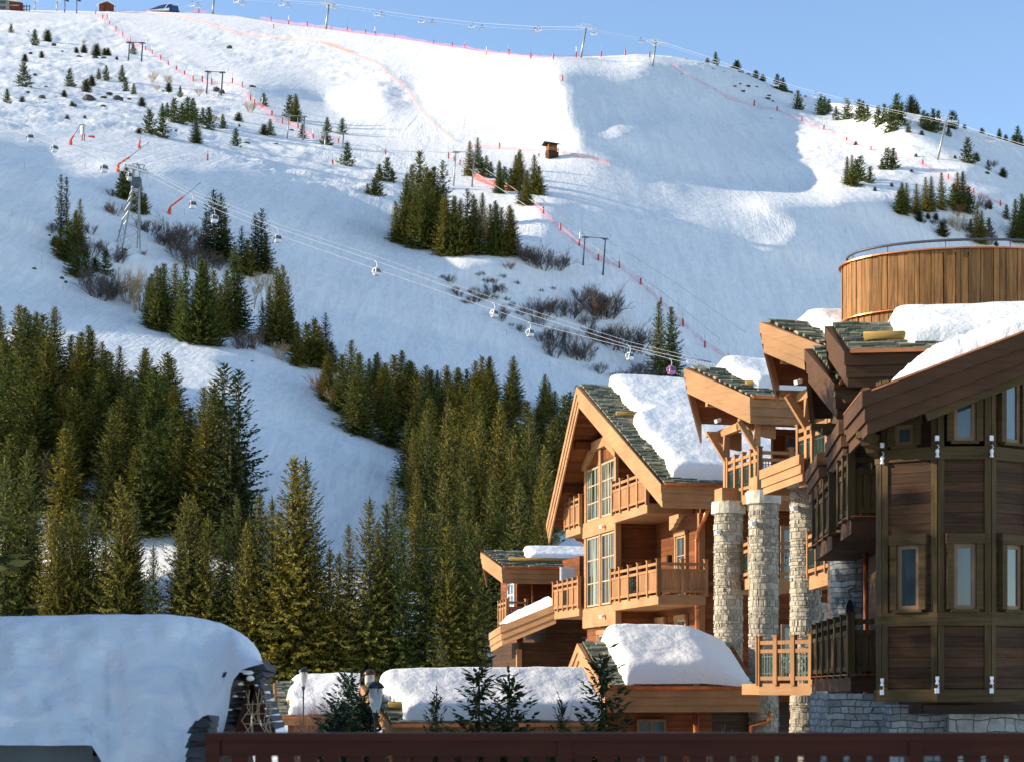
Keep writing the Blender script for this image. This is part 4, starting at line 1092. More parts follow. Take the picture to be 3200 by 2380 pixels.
# purlins, struts and corbels under the big roof
pu = MB()
for s in (2.6, 5.0, 7.46, 9.9, 12.3):
    t = s/7.46 if s <= 7.46 else (14.92-s)/7.46
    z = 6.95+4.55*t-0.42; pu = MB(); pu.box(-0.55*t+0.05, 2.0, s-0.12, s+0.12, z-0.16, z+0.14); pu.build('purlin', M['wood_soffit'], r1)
for sg in (-1, 1):
    a = Vector((1.2, 7.46+sg*1.6, 9.35)); b = Vector((0.2, 7.46+sg*0.35, 10.9)); pu = MB(); pu.bar(a, b, 0.16); pu.build('strut', M['wood_soffit'], r1)

for (s, z) in ((2.2, 7.35), (12.7, 7.2), (11.2, 8.6), (13.9, 6.6), (4.6, 8.9)): bracket(r1, (1.95, s, z), (-1,0,0), 1.5)
bracket(r1, (0.9, 1.76, 6.05), (0,-1,0), 1.0); bracket(r1, (2.6, 1.76, 6.05), (0,-1,0), 1.0)
# openings in the recessed wall facing left
for (s, z, ww, hh) in ((3.2, 3.4, 0.95, 2.15), (3.2, 0.5, 0.95, 2.0), (5.6, 0.5, 0.8, 2.0), (4.5, 6.75, 1.0, 1.7), (8.2, 0.5, 0.9, 1.6), (11.8, 3.4, 1.2, 2.1), (11.9, 6.75, 1.0, 1.6)):
    window(r1, (1.98 if s < 6.7 or s > 11 else 0.48, s+ww, z), (0,-1,0), (-1,0,0), ww, hh, 2, 3, 0.07, 0.06, 'frame_wood', 'glass', 0.02)
    tr = MB(); x = 1.98 if s < 6.7 or s > 11 else 0.48
    tr.box(x-0.13, x, s-0.14, s+ww+0.14, z+hh, z+hh+0.18); tr.box(x-0.10, x, s-0.14, s-0.01, z, z+hh); tr.box(x-0.10, x, s+ww+0.01, s+ww+0.14, z, z+hh); tr.build('window_surround', M['wood_trim'], r1)
# corner posts, downpipe
for (p, s) in ((2.0, 1.76), (2.3, 6.75-0.02), (0.45, 6.7), (3.7, 1.72)): tr = MB(); tr.box(p-0.1, p+0.12, s-0.1, s+0.1, -3.5, 6.2); tr.build('corner_post', M['wood_rail'], r1)
dp = MB(); dp.tube([(1.7,0.2,6.2),(1.72,0.8,5.75),(1.74,1.35,5.5),(1.74,1.45,5.2),(1.74,1.45,-3.4)], 0.075, 10)
for z in (5.2, 4.0, 2.8, 1.4): dp.tube([(1.74,1.45,z-0.03),(1.74,1.45,z+0.03)], 0.095, 10)
dp.build('downpipe', M['copper'], r1, True)
floodlight(r1, (bx-0.16, 8.0, 6.3), (-1,-0.5,0)); floodlight(r1, (bx-0.16, 8.0, 2.85), (-1,-0.5,0)); floodlight(r1, (1.9, 13.0, 7.9), (-1,-0.3,0))
wl_ = MB(); wl_.box(1.86, 1.98, 4.9, 5.1, 4.6, 4.95); wl_.build('wall_lamp', M['black'], r1)

# ---------------------------------------------------------------- annexe left of the gable
W0 = Frame(-0.41, 80.0, A1)
r0 = tag(W0.root('annexe'), 'small timber annexe with snow topped roof left of the large gable', 'building')
gable_roof(W0, r0, 1.6, 0.54, 5.5, 6.3, 5.0, seed=8, edge=1.0, hts=(0.25,0.25,0.22), logs=())
snow_cap(W0, 'smooth snow cushion on the small annexe roof left of the gable', 1.6, 5.5, 6.3, 5.2, lambda s: 1.3, s0=0.55, far=1.0, T=0.34, seed=6, nx=40, ny=24)
lg = MB(); lg.tube([(0.4,0.55,5.92),(4.4,0.55,5.92)], 0.1, 10); lg.build('snow_guard', M['wood_guard'], r0, True)
w = MB(); w.box(0.9, 4.2, 1.0, 4.2, -3.5, 5.35); w.build('wall', M['wood_wall'], r0)
w = MB(); w.box(2.9, 4.6, -2.5, 0.7, 2.3, 5.9); w.build('wing_wall', M['wood_wall'], r0)
lv = MB()
q0 = W0.local(ray(1750, 1815, 76.5))
lv.box(q0.x, q0.x+0.66, q0.y-0.05, q0.y+0.02, q0.z, q0.z+0.62)
for k in range(9): lv.box(q0.x+0.05, q0.x+0.61, q0.y-0.09, q0.y-0.04, q0.z+0.06+k*0.06, q0.z+0.09+k*0.06)
lv.build('louvre', M['white_paint'], r0)
window(r0, (0.88, 2.6, 3.3), (0,-1,0), (-1,0,0), 1.3, 1.6, 2, 3, 0.06, 0.05, 'white_paint', 'glass')
window(r0, (0.88, 2.6, -1.5), (0,-1,0), (-1,0,0), 1.4, 3.0, 2, 4, 0.06, 0.05, 'white_paint', 'glass')
dp = MB(); dp.tube([(1.6,0.85,5.1),(1.6,0.9,2.6)], 0.06, 8); dp.build('downpipe', M['copper'], r0, True)
# lower sloping roof of the annexe with its side balcony
def loc0(px, py, Y): return W0.local(ray(px, py, Y))
Pa, Pb, Pc = loc0(1537, 1978, 77.6), loc0(1572, 1955, 75.4), loc0(1738, 1886, 74.6)
o1 = Vector(((Pb-Pa).y, -(Pb-Pa).x, 0)); o2 = Vector(((Pc-Pb).y, -(Pc-Pb).x, 0))
for sg in lap_boards([Pa, Pb, Pc], [o1, o2], (0.28,0.28,0.26)): sg.build('bargeboard', M['wood_trim'], r0)
rf = MB(); rf.hexa([Pa+Vector((0,0,-.2)), Pb+Vector((0,0,-.2)), Pc+Vector((0,0,-.2)), Pc+Vector((0,6,-.2)), Pa, Pb, Pc, Pc+Vector((0,6,0))]); rf.build('lower_roof', M['wood_soffit'], r0)
w = MB(); q = loc0(1622, 2000, 76.3); q2 = loc0(1850, 2000, 75.3); w.box(q.x, q2.x, q.y, q.y+5, -3.5, 2.0); w.box(q2.x-1.6, q2.x, q.y-0.03, q.y+4, 1.9, 3.2); w.build('lower_wall', M['wood_dark'], r0)
w = MB(); w.box(q.x-0.12, q.x+0.1, q.y-0.12, q.y+0.1, -3.5, 1.7); w.box(q.x-1.0, q2.x, q.y-0.4, q.y-0.2, -2.6+2.05, -2.6+2.2) ; w.build('corner_posts', M['wood_rail'], r0)
window(r0, (q.x-0.02, q.y+2.2, -2.0), (0,-1,0), (-1,0,0), 1.7, 2.9, 3, 3, 0.07, 0.05, 'white_paint', 'glass')
qa, qb, qc = loc0(1560, 1950, 80.0), loc0(1585, 1950, 77.6), loc0(1645, 1950, 78.0)
balcony(r0, [(qa.x, qa.y), (qb.x, qb.y), (qc.x, qc.y)], 2.85, [3, 1], 'b', bh=0.2, inner=[(qc.x, qa.y)], H=1.1)
P = []
for i in range(24):
    t = i/23; c = Pb.lerp(Pc, 0.12+0.88*t); row = []
    for j in range(10):
        v = j/9; hgt = 0.34*math.sin(min(1, v*1.6)*math.pi/2)*min(1, (t+0.02)*5)*(0.8+0.4*vnoise(np.array([i*2.0+9]), np.array([j*3.0]), 6.0, 4)[0]+0.2*t)
        row.append((c.x-0.05, c.y+0.05+v*1.6, c.z+hgt))
    P.append(row)
mb = MB(); mb.grid(P); o = mb.build('roof_snow', M['snow_roof'], None, True); o.location = (W0.X, W0.Y, 0); o.rotation_euler = (0,0,W0.ang)
tag(o, 'narrow wedge of snow on the annexe lower sloping roof', 'snow', 'snow lying on roofs')

# ---------------------------------------------------------------- low porch in front of the chalet
WP = Frame(2.70, 50.0, A1)
rp = tag(WP.root('porch'), 'low timber porch with little gable and very thick snow on top', 'building')
Lp = WP.p_at(2372, 0.0)
gable_roof(WP, rp, 2.2, 0.12, 0.02, 1.34, Lp, seed=11, edge=0.3, hts=(0.24,0.24,0.22))
w = MB()
n = len(w.v); w.v += [(0.35, 0.5, 0.1), (0.35, 3.9, 0.1), (0.35, 2.2, 1.1)]; w.f.append((n, n+2, n+1)); w.m.append(0)
w.box(0.3, 3.6, 1.2, 4.4, -3.5, 0.05); w.box(3.6, Lp, 3.2, 4.4, -3.5, 0.05)
w.build('wall', M['wood_wall'], rp)
tr = MB()
for k in (0.22, 0.44):
    tr.bar((-0.10+k*0.8, 0.25+k, 0.02), (-0.12+k*0.8, 2.2, 1.15-k*0.5), 0.06, 0.10); tr.bar((-0.10+k*0.8, 4.15-k, 0.02), (-0.12+k*0.8, 2.2, 1.15-k*0.5), 0.06, 0.10)
tr.build('gable_trim', M['wood_trim'], rp)
P = []
for i in range(90):
    X = i/89; row = []
    for j in range(50):
        V_ = j/49; x = 0.55+(Lp-0.15-0.55)*X; s = -0.02+4.0*V_
        z = 0.02+(0.6*s if s <= 2.2 else 0.6*(4.4-s))
        wx = min(1, X*9)*min(1, (1-X)*2.2+0.02); wy = min(1, V_*6+0.02)
        hh = 0.62*math.sqrt(max(0, 1-(1-min(1, X*9))**2))*(math.sin(min(1, (1-X)*1.9)*math.pi/2)**0.8)*math.sqrt(max(0, 1-(1-wy)**2))
        hh *= 1-0.55*max(0, (V_-0.55)/0.45)
        nn_ = float(vnoise(np.array([x*10+33]), np.array([s*10+20]), 13.0, 77, 4)[0])
        row.append((x-0.08*math.sin(math.pi*min(1, X*9)), s-0.12*math.sin(math.pi*wy), z+hh*(1+0.22*nn_)+0.06*nn_*wx))
    P.append(row)
mb = MB(); mb.grid(P); o = mb.build('roof_snow', M['snow_roof'], None, True); o.location = (WP.X, WP.Y, 0); o.rotation_euler = (0,0,WP.ang)
tag(o, 'thick rounded snow mass bulging over the low porch roof', 'snow', 'snow lying on roofs')
dp = MB(); dp.tube([(5.0,0.1,-0.7),(5.0,0.3,-0.95),(4.7,0.9,-1.1),(4.7,1.0,-3.4)], 0.07, 8); dp.build('downpipe', M['copper'], rp, True); dp = MB(); q = WP.p_at(2175, 0.3); dp.tube([(q,0.3,-0.7),(q,0.3,-3.4)], 0.09, 8); dp.build('downpipe', M['copper'], rp, True)
q = WP.p_at(2010, 1.1)
window(rp, (WP.p_at(1990, 1.15), 1.17, -3.3), (1,0,0), (0,-1,0), 0.9, 2.4, 2, 1, 0.07, 0.05, 'frame_dark', 'glass'); 

# ---------------------------------------------------------------- the colonnade block with its two balcony gables
rc = tag(W1.root('colonnade_block'), 'timber block with three round stone columns and two small balcony gables', 'building')
def lc(px, py, Y): return W1.local(ray(px, py, Y))
cols = ((2276, 56.0, 0.46, 5.55, 11), (2386, 53.0, 0.45, 5.55, 12), (2517, 49.5, 0.44, 5.65, 13))
for (px, Y, r, zt, sd) in cols:
    q = lc(px, 2000, Y); c = stone_column(rc, W1, q.x, q.y, r, -3.5, zt, sd)
    fl = W1.local(ray(px-60, 1640 if px < 2500 else 2255, Y-0.3)); 
    bl = MB(); zb = zt+0.38; bl.box(q.x-0.34, q.x+0.34, q.y-0.34, q.y+0.34, zb, zb+0.42); bl.build('impost', M['wood_trim'], c)
    floodlight(rc, (q.x-r*0.75, q.y-r*0.6, zt-0.55), (-1,-0.35,0))
q = lc(2545, 2000, 53.5); stone_column(rc, W1, q.x, q.y, 0.42, -3.5, 2.6, 19, cap=False)
q = lc(2386, 2000, 55.5); stone_column(rc, W1, q.x, q.y, 0.6, -3.5, -0.9, 21)
w = MB(); qa = lc(2196, 2000, 61.2); qb = lc(2345, 2000, 58.0)
w.box(3.3, 6.0, 1.6, 1.74, -3.5, 6.9)
w.box(5.0, 9.0, -3.2, -3.0, -3.5, 5.9); w.build('back_wall', M['wood_wall'], rc)
w = MB(); w.box(5.2, 9.4, -3.36, -3.22, 0.4, 5.5); w.build('plaster_wall', M['plaster'], rc)
for k, (px, z, ww, hh) in enumerate(((2438, 3.4, 0.7, 1.9), (2500, 3.4, 0.8, 1.9), (2440, 0.4, 0.8, 1.7), (2590, 0.5, 0.6, 1.5))):
    window(rc, (W1.p_at(px, -3.4), -3.4, z), (1,0,0), (0,-1,0), ww, hh, 1, 1, 0.12, 0.06, 'frame_dark', 'glass')
# second gable (over the left balcony)
W2 = Frame(7.32, 54.0, A1)
def gable_part(fr, parent_fr, root, name, **kw):
    e = empty(name, (0,0,0), 0); e.parent = root
    p = parent_fr.local(Vector((fr.X, fr.Y, 0))); e.location = p; e.rotation_euler = (0, 0, fr.ang-parent_fr.ang)
    return e
g2 = gable_part(W2, W1, rc, 'balcony_gable'); gable_roof(W2, g2, 2.19, 1.23, 8.91, 10.15, 4.5, seed=15, edge=0.9, logs=((0.15, 0.35, 0.9),))
snow_cap(W2, 'rounded snow cushion on the left balcony gable roof', 2.19, 8.91, 10.15, 4.8, lambda s: 0.40-0.25*s, s0=0.55, T=0.42, far=1.2, seed=13, nx=40, ny=34)
W3 = Frame(8.16, 44.0, A1)
g3 = gable_part(W3, W1, rc, 'balcony_gable'); gable_roof(W3, g3, 1.91, 1.17, 8.38, 9.47, 3.5, seed=16, edge=0.8)
snow_cap(W3, 'sunlit snow cushion behind the second balcony gable', 1.91, 8.38, 9.47, 3.6, lambda s: 0.45-0.3*s, s0=0.5, T=0.42, far=1.2, seed=14, nx=40, ny=34)
# posts, beams and braces carrying the gables
def pbar(*a):
    b = MB(); b.bar(*a); b.build('post' if abs(a[0][0]-a[1][0])+abs(a[0][1]-a[1][1]) < 0.05 else 'brace', M['wood_trim'], rc)
def lb(fr, p, s, z): return W1.local(fr.world(p, s, z))
for (fr, ps, zt) in ((W2, ((0.35, 3.0), (0.35, 0.35), (2.6, 0.35)), 8.3), (W3, ((0.35, 2.7), (0.35, 0.4)), 7.8)):
    for (p, s) in ps:
        a = lb(fr, p, s, 6.0 if fr is W2 else 5.7); b = lb(fr, p, s, zt+0.05); pbar(a, b, 0.17, 0.17, (1,0,0))
        pbar(lb(fr, p, s, zt-0.95), lb(fr, p-0.6, s, zt-0.05), 0.13, 0.15); pbar(lb(fr, p, s, zt-1.0), lb(fr, p, s+0.9, zt-0.05), 0.12, 0.14)
    pbar(lb(fr, 0.35, 0.2, zt), lb(fr, 0.35, 3.6, zt), 0.2, 0.24); pbar(lb(fr, 0.35, 0.35, zt), lb(fr, 3.4, 0.35, zt), 0.2, 0.24)
    pbar(lb(fr, -0.7, 2.0, zt+0.75), lb(fr, 2.4, 2.0, zt+0.75), 0.2, 0.22)
for (fr, z) in ((W2, 8.1), (W3, 7.75)):
    for s in (0.5, 3.4): 
        q = lb(fr, 1.0, s, z+0.25); bracket(rc, q, (-1,0,0), 1.2)
floodlight(rc, lb(W2, -0.2, 2.0, 8.55), (-1,-0.4,0)); floodlight(rc, lb(W3, -0.2, 1.8, 8.0), (-1,-0.4,0))
# balcony of the second gable
a, b, c = lb(W2, 0.3, 2.7, 0), lb(W2, 0.3, 0.0, 0), lb(W2, 3.4, 0.0, 0)
balcony(rc, [(a.x, a.y), (b.x, b.y), (c.x, c.y)], 6.15, [4, 3], 'iwi', bh=0.36, inner=[(c.x, a.y)], H=1.25)
w = MB(); w.box(lb(W2, 1.8, 2.9, 0).x, lb(W2, 4.6, 2.9, 0).x, a.y-0.1, a.y+0.1, 5.8, 8.4); w.box(c.x+0.1, c.x+0.4, c.y, a.y, 5.8, 8.4); w.build('loggia_wall', M['wood_wall'], rc)
window(rc, (lb(W2, 2.2, 2.9, 0).x, a.y-0.12, 6.2), (1,0,0), (0,-1,0), 0.85, 2.0, 1, 1, 0.1, 0.05, 'frame_dark', 'glass')
A_, B_ = lc(2392, 1467, 49.7), lc(2513, 1418, 46.3)
o_ = Vector(((B_-A_).y, -(B_-A_).x, 0))
if o_.x > 0: o_ = -o_
for sg in lap_boards([B_, A_, A_+Vector((1.6,0.2,0))], [o_, Vector((-0.0,-1,0)) if False else Vector((0,1,0))], (0.24,0.24,0.22)): sg.build('fascia', M['wood_trim'], rc)
# balcony of the third gable
a, b, c = lb(W3, 0.3, 3.2, 0), lb(W3, 0.3, -0.6, 0), lb(W3, 2.4, -0.6, 0)
balcony(rc, [(a.x, a.y), (b.x, b.y), (c.x, c.y)], 5.78, [4, 2], 'i', bh=0.4, inner=[(c.x, a.y)], H=1.25)
w = MB(); w.box(b.x+1.7, b.x+2.4, b.y+0.2, a.y+1, 5.4, 7.9); w.build('loggia_wall', M['wood_wall'], rc)
# first floor balconies between the columns
a, b = lc(2280, 1800, 58.2), lc(2345, 1800, 54.6)
balcony(rc, [(a.x, a.y), (b.x, b.y), (b.x+2.2, b.y)], 3.45, [3, 3], 'iwi', bh=0.34, inner=[(b.x+2.2, a.y)])
a, b = lc(2528, 1800, 48.6), lc(2612, 1800, 45.3)
balcony(rc, [(a.x, a.y), (b.x, b.y), (b.x+1.0, b.y)], 3.1, [3, 2], 'iw', bh=0.38, inner=[(b.x+1.0, a.y)])
# ground floor terrace railing facing the camera
a, b = lc(2372, 2130, 45.6), lc(2537, 2130, 44.2); 
e0_ = W1.local(ray(2372, 2130, 49.0))
balcony(rc, [(e0_.x, e0_.y), (a.x, a.y), (b.x, b.y)], 0.13, [2, 3], 'iwi', bh=0.30, inner=[(b.x, e0_.y)], H=1.2)
w = MB(); w.box(a.x+0.3, b.x+3.0, a.y+7.0, a.y+7.2, -3.5, -0.4); w.build('terrace_wall', M['wood_black'], rc)
# ---------------------------------------------------------------- the dark turret house
WT = Frame(0, 0, 0)
rt = tag(empty('turret_house', (8.0, 33.0, 0), 0), 'dark weathered timber turret house with facetted bay and box balconies', 'building')
O_T = Vector((8.0, 33.0, 0))
def tl(px, py, Y): return ray(px, py, Y)-O_T
def tw(X, Y, Z=0): return Vector((X, Y, Z))-O_T
V1 = tw(6.755, 32.07); V2 = tw(7.617, 31.5); V3 = tw(8.562, 31.5); V4 = tw(9.42, 32.05); V5 = tw(9.95, 32.95); V0 = tw(6.70, 32.25); Va = tw(7.25, 32.6); Vb = tw(8.1, 40.0); Vc = tw(12.0, 40.0)
ring = [Va, V0, V1, V2, V3, V4, V5, Vc, Vb]
zb, zt = -0.1, 6.4
mb = MB(); n = len(ring)
for zz in (zb, 4.95): mb.v += [(p.x, p.y, zz) for p in ring]
mb.f.append(tuple(range(n))[::-1]); mb.m.append(0)
for i in range(n): 
    j = (i+1) % n; mb.f.append((i, j, j+n, i+n)); mb.m.append(0)
mb.build('wall', M['wood_dark'], rt)
# beams and posts
def facet(i):
    a, b = ring[i], ring[i+1]; d = (b-a).normalized(); return a, b, d, Vector((d.y, -d.x, 0))
for i in range(1, 6):
    a, b, d, nn_ = facet(i)
    for (z0, z1, o) in ((4.10, 4.33, 0.05), (1.13, 1.37, 0.05), (-0.24, -0.02, 0.07)):
        q = [a-nn_*0.01-d*0.02, b-nn_*0.01+d*0.02, b+nn_*o+d*0.02, a+nn_*o-d*0.02]
        bm_ = MB(); bm_.hexa([p+Vector((0,0,z0)) for p in q]+[p+Vector((0,0,z1)) for p in q]); bm_.build('beam', M['wood_dark_trim'], rt)
    for (z0, z1) in ((-0.02, 1.13), (1.37, 4.10), (4.33, 5.6)):
        for (s0, s1) in ((0.0, 0.11), ((b-a).length-0.11, (b-a).length)):
            q = [a+d*s0-nn_*0.01, a+d*s1-nn_*0.01, a+d*s1+nn_*0.035, a+d*s0+nn_*0.035]
            ps = MB(); ps.hexa([p+Vector((0,0,z0)) for p in q]+[p+Vector((0,0,z1)) for p in q]); ps.build('corner_post', M['wood_dark_post'], rt)
# upper wall continuing under the sloping roof
up = MB()
tops = {1: 5.05, 2: 5.35, 3: 5.75, 4: 6.1, 5: 6.3, 6: 6.4}
for i in range(1, 6):
    a, b, d, nn_ = facet(i); z0, z1 = 4.3, 0
    n = len(up.v); up.v += [(a.x, a.y, 4.3), (b.x, b.y, 4.3), (b.x, b.y, tops[i+1]), (a.x, a.y, tops[i])]; up.f.append((n, n+1, n+2, n+3)); up.m.append(0)
up.build('upper_wall', M['wood_dark'], rt)
# windows with heavy surrounds
def turret_window(i, off, w, z0, h, deep=True):
    a, b, d, nn_ = facet(i); O = a+d*off
    mb = MB()
    def bb(x0, x1, za, zb_, d0, d1):
        q = [O+d*x0+nn_*d0, O+d*x1+nn_*d0, O+d*x1+nn_*d1, O+d*x0+nn_*d1]; mb.hexa([p+Vector((0,0,za)) for p in q]+[p+Vector((0,0,zb_)) for p in q])
    bb(-0.12, 0, z0, z0+h, 0.0, 0.11); bb(w, w+0.12, z0, z0+h, 0.0, 0.11); bb(-0.14, w+0.14, z0+h, z0+h+0.18, 0.0, 0.13); bb(-0.05, w+0.05, z0-0.05, z0, 0.0, 0.12)
    s = mb.build('window_surround', M['wood_dark_trim'], rt)
    window(rt, O+nn_*0.004+Vector((0,0,z0)), d, nn_, w, h, 1, 1, 0.075, 0.04, 'frame_dark', 'glass_sky')
turret_window(3, 0.27, 0.40, 1.42, 1.17)
turret_window(2, 0.30, 0.42, 1.42, 1.17)
turret_window(4, 0.32, 0.42, 1.42, 1.17)
turret_window(3, 0.27, 0.40, 4.42, 0.95)
turret_window(4, 0.30, 0.42, 4.42, 1.25)
turret_window(2, 0.25, 0.36, 4.38, 0.38)
# white sensors with plugs at the corners
for (V, z) in ((V1, -0.05), (V2, -0.02), (V3, -0.02), (V1, 4.2), (V2, 4.25), (V3, 4.25)):
    s = MB(); nn_ = Vector((-0.3 if V is not V3 else 0.0, -1, 0)).normalized(); c = V+nn_*0.09+Vector((0,0,z))
    s.lathe([(0.001,0.04),(0.034,0.035),(0.034,-0.015),(0.024,-0.035),(0.024,-0.06),(0.036,-0.075),(0.036,-0.1),(0.001,-0.11)], 10, c+Vector((0,0,0.2 if z < 1 else -0.02)))
    dz = -0.02 if z < 1 else 0.22
    s.box(c.x-0.035, c.x+0.035, c.y-0.0, c.y+0.09, c.z+dz-0.045, c.z+dz+0.045)
    s.tube([c+Vector((0,0,0.1)), c+Vector((0.03,-0.02,0.06)), c+Vector((0,0,0.02))], 0.008, 5)
    s.build('sensor', M['white_paint'], rt)
# base beams and stone under the turret
bb_ = MB(); bb_.box(V2.x-0.25, V4.x-0.05, V2.y+0.25, V2.y+3, -0.46, -0.24); bb_.box(V2.x-0.2, V2.x+0.75, V2.y+0.15, V2.y+0.26, -0.44, -0.3); bb_.build('base_beam', M['wood_black'], rt)
# turret roof edge: short return on the left, long rake rising to the right
R0, R1, R2, R3 = tl(2661, 1297, 33.6), tl(2718, 1227, 30.9), tl(3215, 1036, 30.9), tl(3700, 860, 31.2)
o0 = Vector(((R1-R0).y, -(R1-R0).x, 0)); o1 = Vector((0, -1, 0))
o0 = -o0 if o0.x > 0 else o0
for sg in lap_boards([R0, R1, R2, R3], [o0, o1, o1], (0.25,0.25,0.23), inset=0.05): sg.build('bargeboard', M['wood_fascia_dark'], rt)
cp = MB(); cp.bar(R1+Vector((0,-0.08,0.02)), R2+Vector((0,-0.08,0.02)), 0.2, 0.03); cp.bar(R0+o0.normalized()*0.06+Vector((0,0,0.02)), R1+o0.normalized()*0.06+Vector((0,0,0.02)), 0.2, 0.03); cp.build('gutter', M['copper'], rt)
rf = MB(); back = Vector((0.0, 5.0, 0.0))
rf.hexa([R1+Vector((0,0,-0.2)), R2+Vector((0,0,-0.2)), R2+back+Vector((0,0,-0.2)), R0+Vector((0.3,4,-0.2)), R1, R2, R2+back, R0+Vector((0.3,4,0))])
rf.quad(R0, R1, R0+Vector((0.3,4,0.0)), R0+Vector((0.3,4,0.0)))
rf.build('roof', M['wood_fascia_dark'], rt)
ub = MB(); ub.bar(R1+Vector((1.0,0.06,-0.42)), R2+Vector((0,0.06,-0.79)), 0.1, 0.14); ub.build('rake_beam', M['wood_dark_trim'], rt)
bracket(rt, V1+Vector((0,0.2,4.62)), (-0.6,-0.8,0), 0.85, 'wood_dark_trim')
# stepped roof edges behind the turret
for (pts) in (((2600,1386,37.5),(2642,1316,35.0),(2668,1309,34.9)), ((2536,1475,41.5),(2572,1418,38.6),(2606,1410,38.5))):
    P_ = [tl(*p) for p in pts]; oa = Vector(((P_[1]-P_[0]).y, -(P_[1]-P_[0]).x, 0)); oa = -oa if oa.x > 0 else oa
    for sg in lap_boards(P_, [oa, (0,-1,0)], (0.25,0.25,0.23), inset=0.05): sg.build('bargeboard', M['wood_fascia_dark'], rt)
    k_ = MB(); k_.hexa([P_[0]+Vector((0,0,-.7)), P_[1]+Vector((0,0,-.7)), P_[2]+Vector((0.5,0,-.7)), P_[2]+Vector((0.5,3,-.7)), P_[0], P_[1], P_[2]+Vector((.5,0,0)), P_[2]+Vector((.5,3,0))]); k_.build('roof', M['wood_black'], rt)
# dark gables behind
def sub_gable(fr, name):
    e = empty(name, (fr.X-8.0, fr.Y-33.0, 0), fr.ang); e.parent = rt; return e
W4 = Frame(7.42, 40.0, -2.3); W5 = Frame(7.29, 38.0, -6.9)
g4 = sub_gable(W4, 'dark_gable'); gable_roof(W4, g4, 2.0, 0.38, 6.9, 8.1, 2.5, 'wood_fascia_dark', 'wood_black', 31, 1.5)
g5 = sub_gable(W5, 'dark_gable'); gable_roof(W5, g5, 2.0, 0.284, 7.23, 8.23, 5.5, 'wood_fascia_dark', 'wood_black', 32, 1.4, hts=(0.27,0.25,0.22), logs=((0.35, 0.35, 1.3),))
snow_cap(W5, 'blue shaded snow cushion in front of the round plank tower', 2.0, 7.23, 8.23, 5.5, lambda s: 1.0+0.5*max(0,1-s), s0=0.4, T=0.42, far=1.2, seed=23, nx=60, ny=36)
dk = MB()
q = W5.world(0.5, 0.3, 0)-O_T; dk.box(q.x, q.x+4.5, q.y, q.y+5, 3.5, 6.7)
q = W4.world(0.7, 0.4, 0)-O_T; dk.box(q.x, q.x+4, q.y, q.y+5, -3.4, 6.4)
dk.build('back_wall', M['wood_black'], rt)
for (fr, s, z) in ((W4, 0.6, 6.0), (W5, 0.6, 6.5), (W4, 2.6, 6.4)):
    q = fr.world(0.6, s, z)-O_T; bracket(rt, q, (-1,0,0), 0.9, 'wood_dark_trim')
# box balconies on the shaded side
def boxbal(c, fL, z0, nl, nf, wfr):
    c = c-O_T; fl = fL-O_T
    balcony(rt, [(fl.x, fl.y), (c.x, c.y), (c.x+wfr, c.y)], z0, [nl, nf], 'b', 'wood_dark_post', 'wood_fascia_dark', bh=0.33, inner=[(c.x+wfr, fl.y)], H=1.25, post=0.15)
    g_ = MB(); g_.bar((fl.x-0.02, fl.y, z0+0.012), (c.x-0.02, c.y-0.02, z0+0.012), 0.1, 0.02); g_.bar((c.x-0.02, c.y-0.03, z0+0.012), (c.x+wfr, c.y-0.03, z0+0.012), 0.1, 0.02); g_.build('flashing', M['copper'], rt)
boxbal(Vector((6.55, 34.0, 0)), Vector((6.63, 35.5, 0)), 3.31, 2, 1, 0.6)
boxbal(Vector((6.73, 37.0, 0)), Vector((6.96, 40.4, 0)), 3.26, 3, 1, 1.2)
boxbal(Vector((6.93, 36.0, 0)), Vector((7.33, 42.7, 0)), 0.27, 6, 1, 1.0)
# stone tower with an arched slit, and the stone base
st = MB(); c = tw(0,0)
q0 = tl(2672, 2000, 41.5)
st.lathe([(0.62, -3.4), (0.60, 3.2)], 24, (q0.x+0.02, q0.y, 0))
st.build('stone_tower', M['stone_grey'], rt, False)
sl = MB(); zc = (HY-1900)/F*40.8; cxs = tl(2655, 0, 40.85)
prof = [(-0.09,0),(0.09,0),(0.09,0.75),(0.05,0.88),(0,0.93),(-0.05,0.88),(-0.09,0.75)]
n = len(sl.v); sl.v += [(cxs.x+x, cxs.y-0.04, 1.15+z) for x, z in prof]; sl.f.append(tuple(range(7))); sl.m.append(0)
sl.build('slit_window', M['black'], rt)
bs_ = MB(); bs_.box(V2.x-1.6, V2.x+0.2, V2.y+2.0, V2.y+4, -3.4, -0.1); bs_.box(V2.x-0.6, V2.x+0.45, V2.y+1.2, V2.y+3.2, -3.4, -0.3); bs_.build('stone_base', M['stone_grey'], rt)
bs_ = MB(); bs_.box(V2.x+0.42, V5.x+2.5, V2.y+0.85, V2.y+3.0, -3.4, -0.2); bs_.build('stone_foot', M['stone_block'], rt)
for (px, Y) in ((2705, 38.0), (2782, 34.0), (2858, 33.2)):
    q = tl(px, 2000, Y); dp = MB(); dp.tube([(q.x, q.y, -3.4), (q.x, q.y, -0.1 if px > 2720 else 3.0)], 0.05, 8); dp.build('downpipe', M['copper'], rt, True)
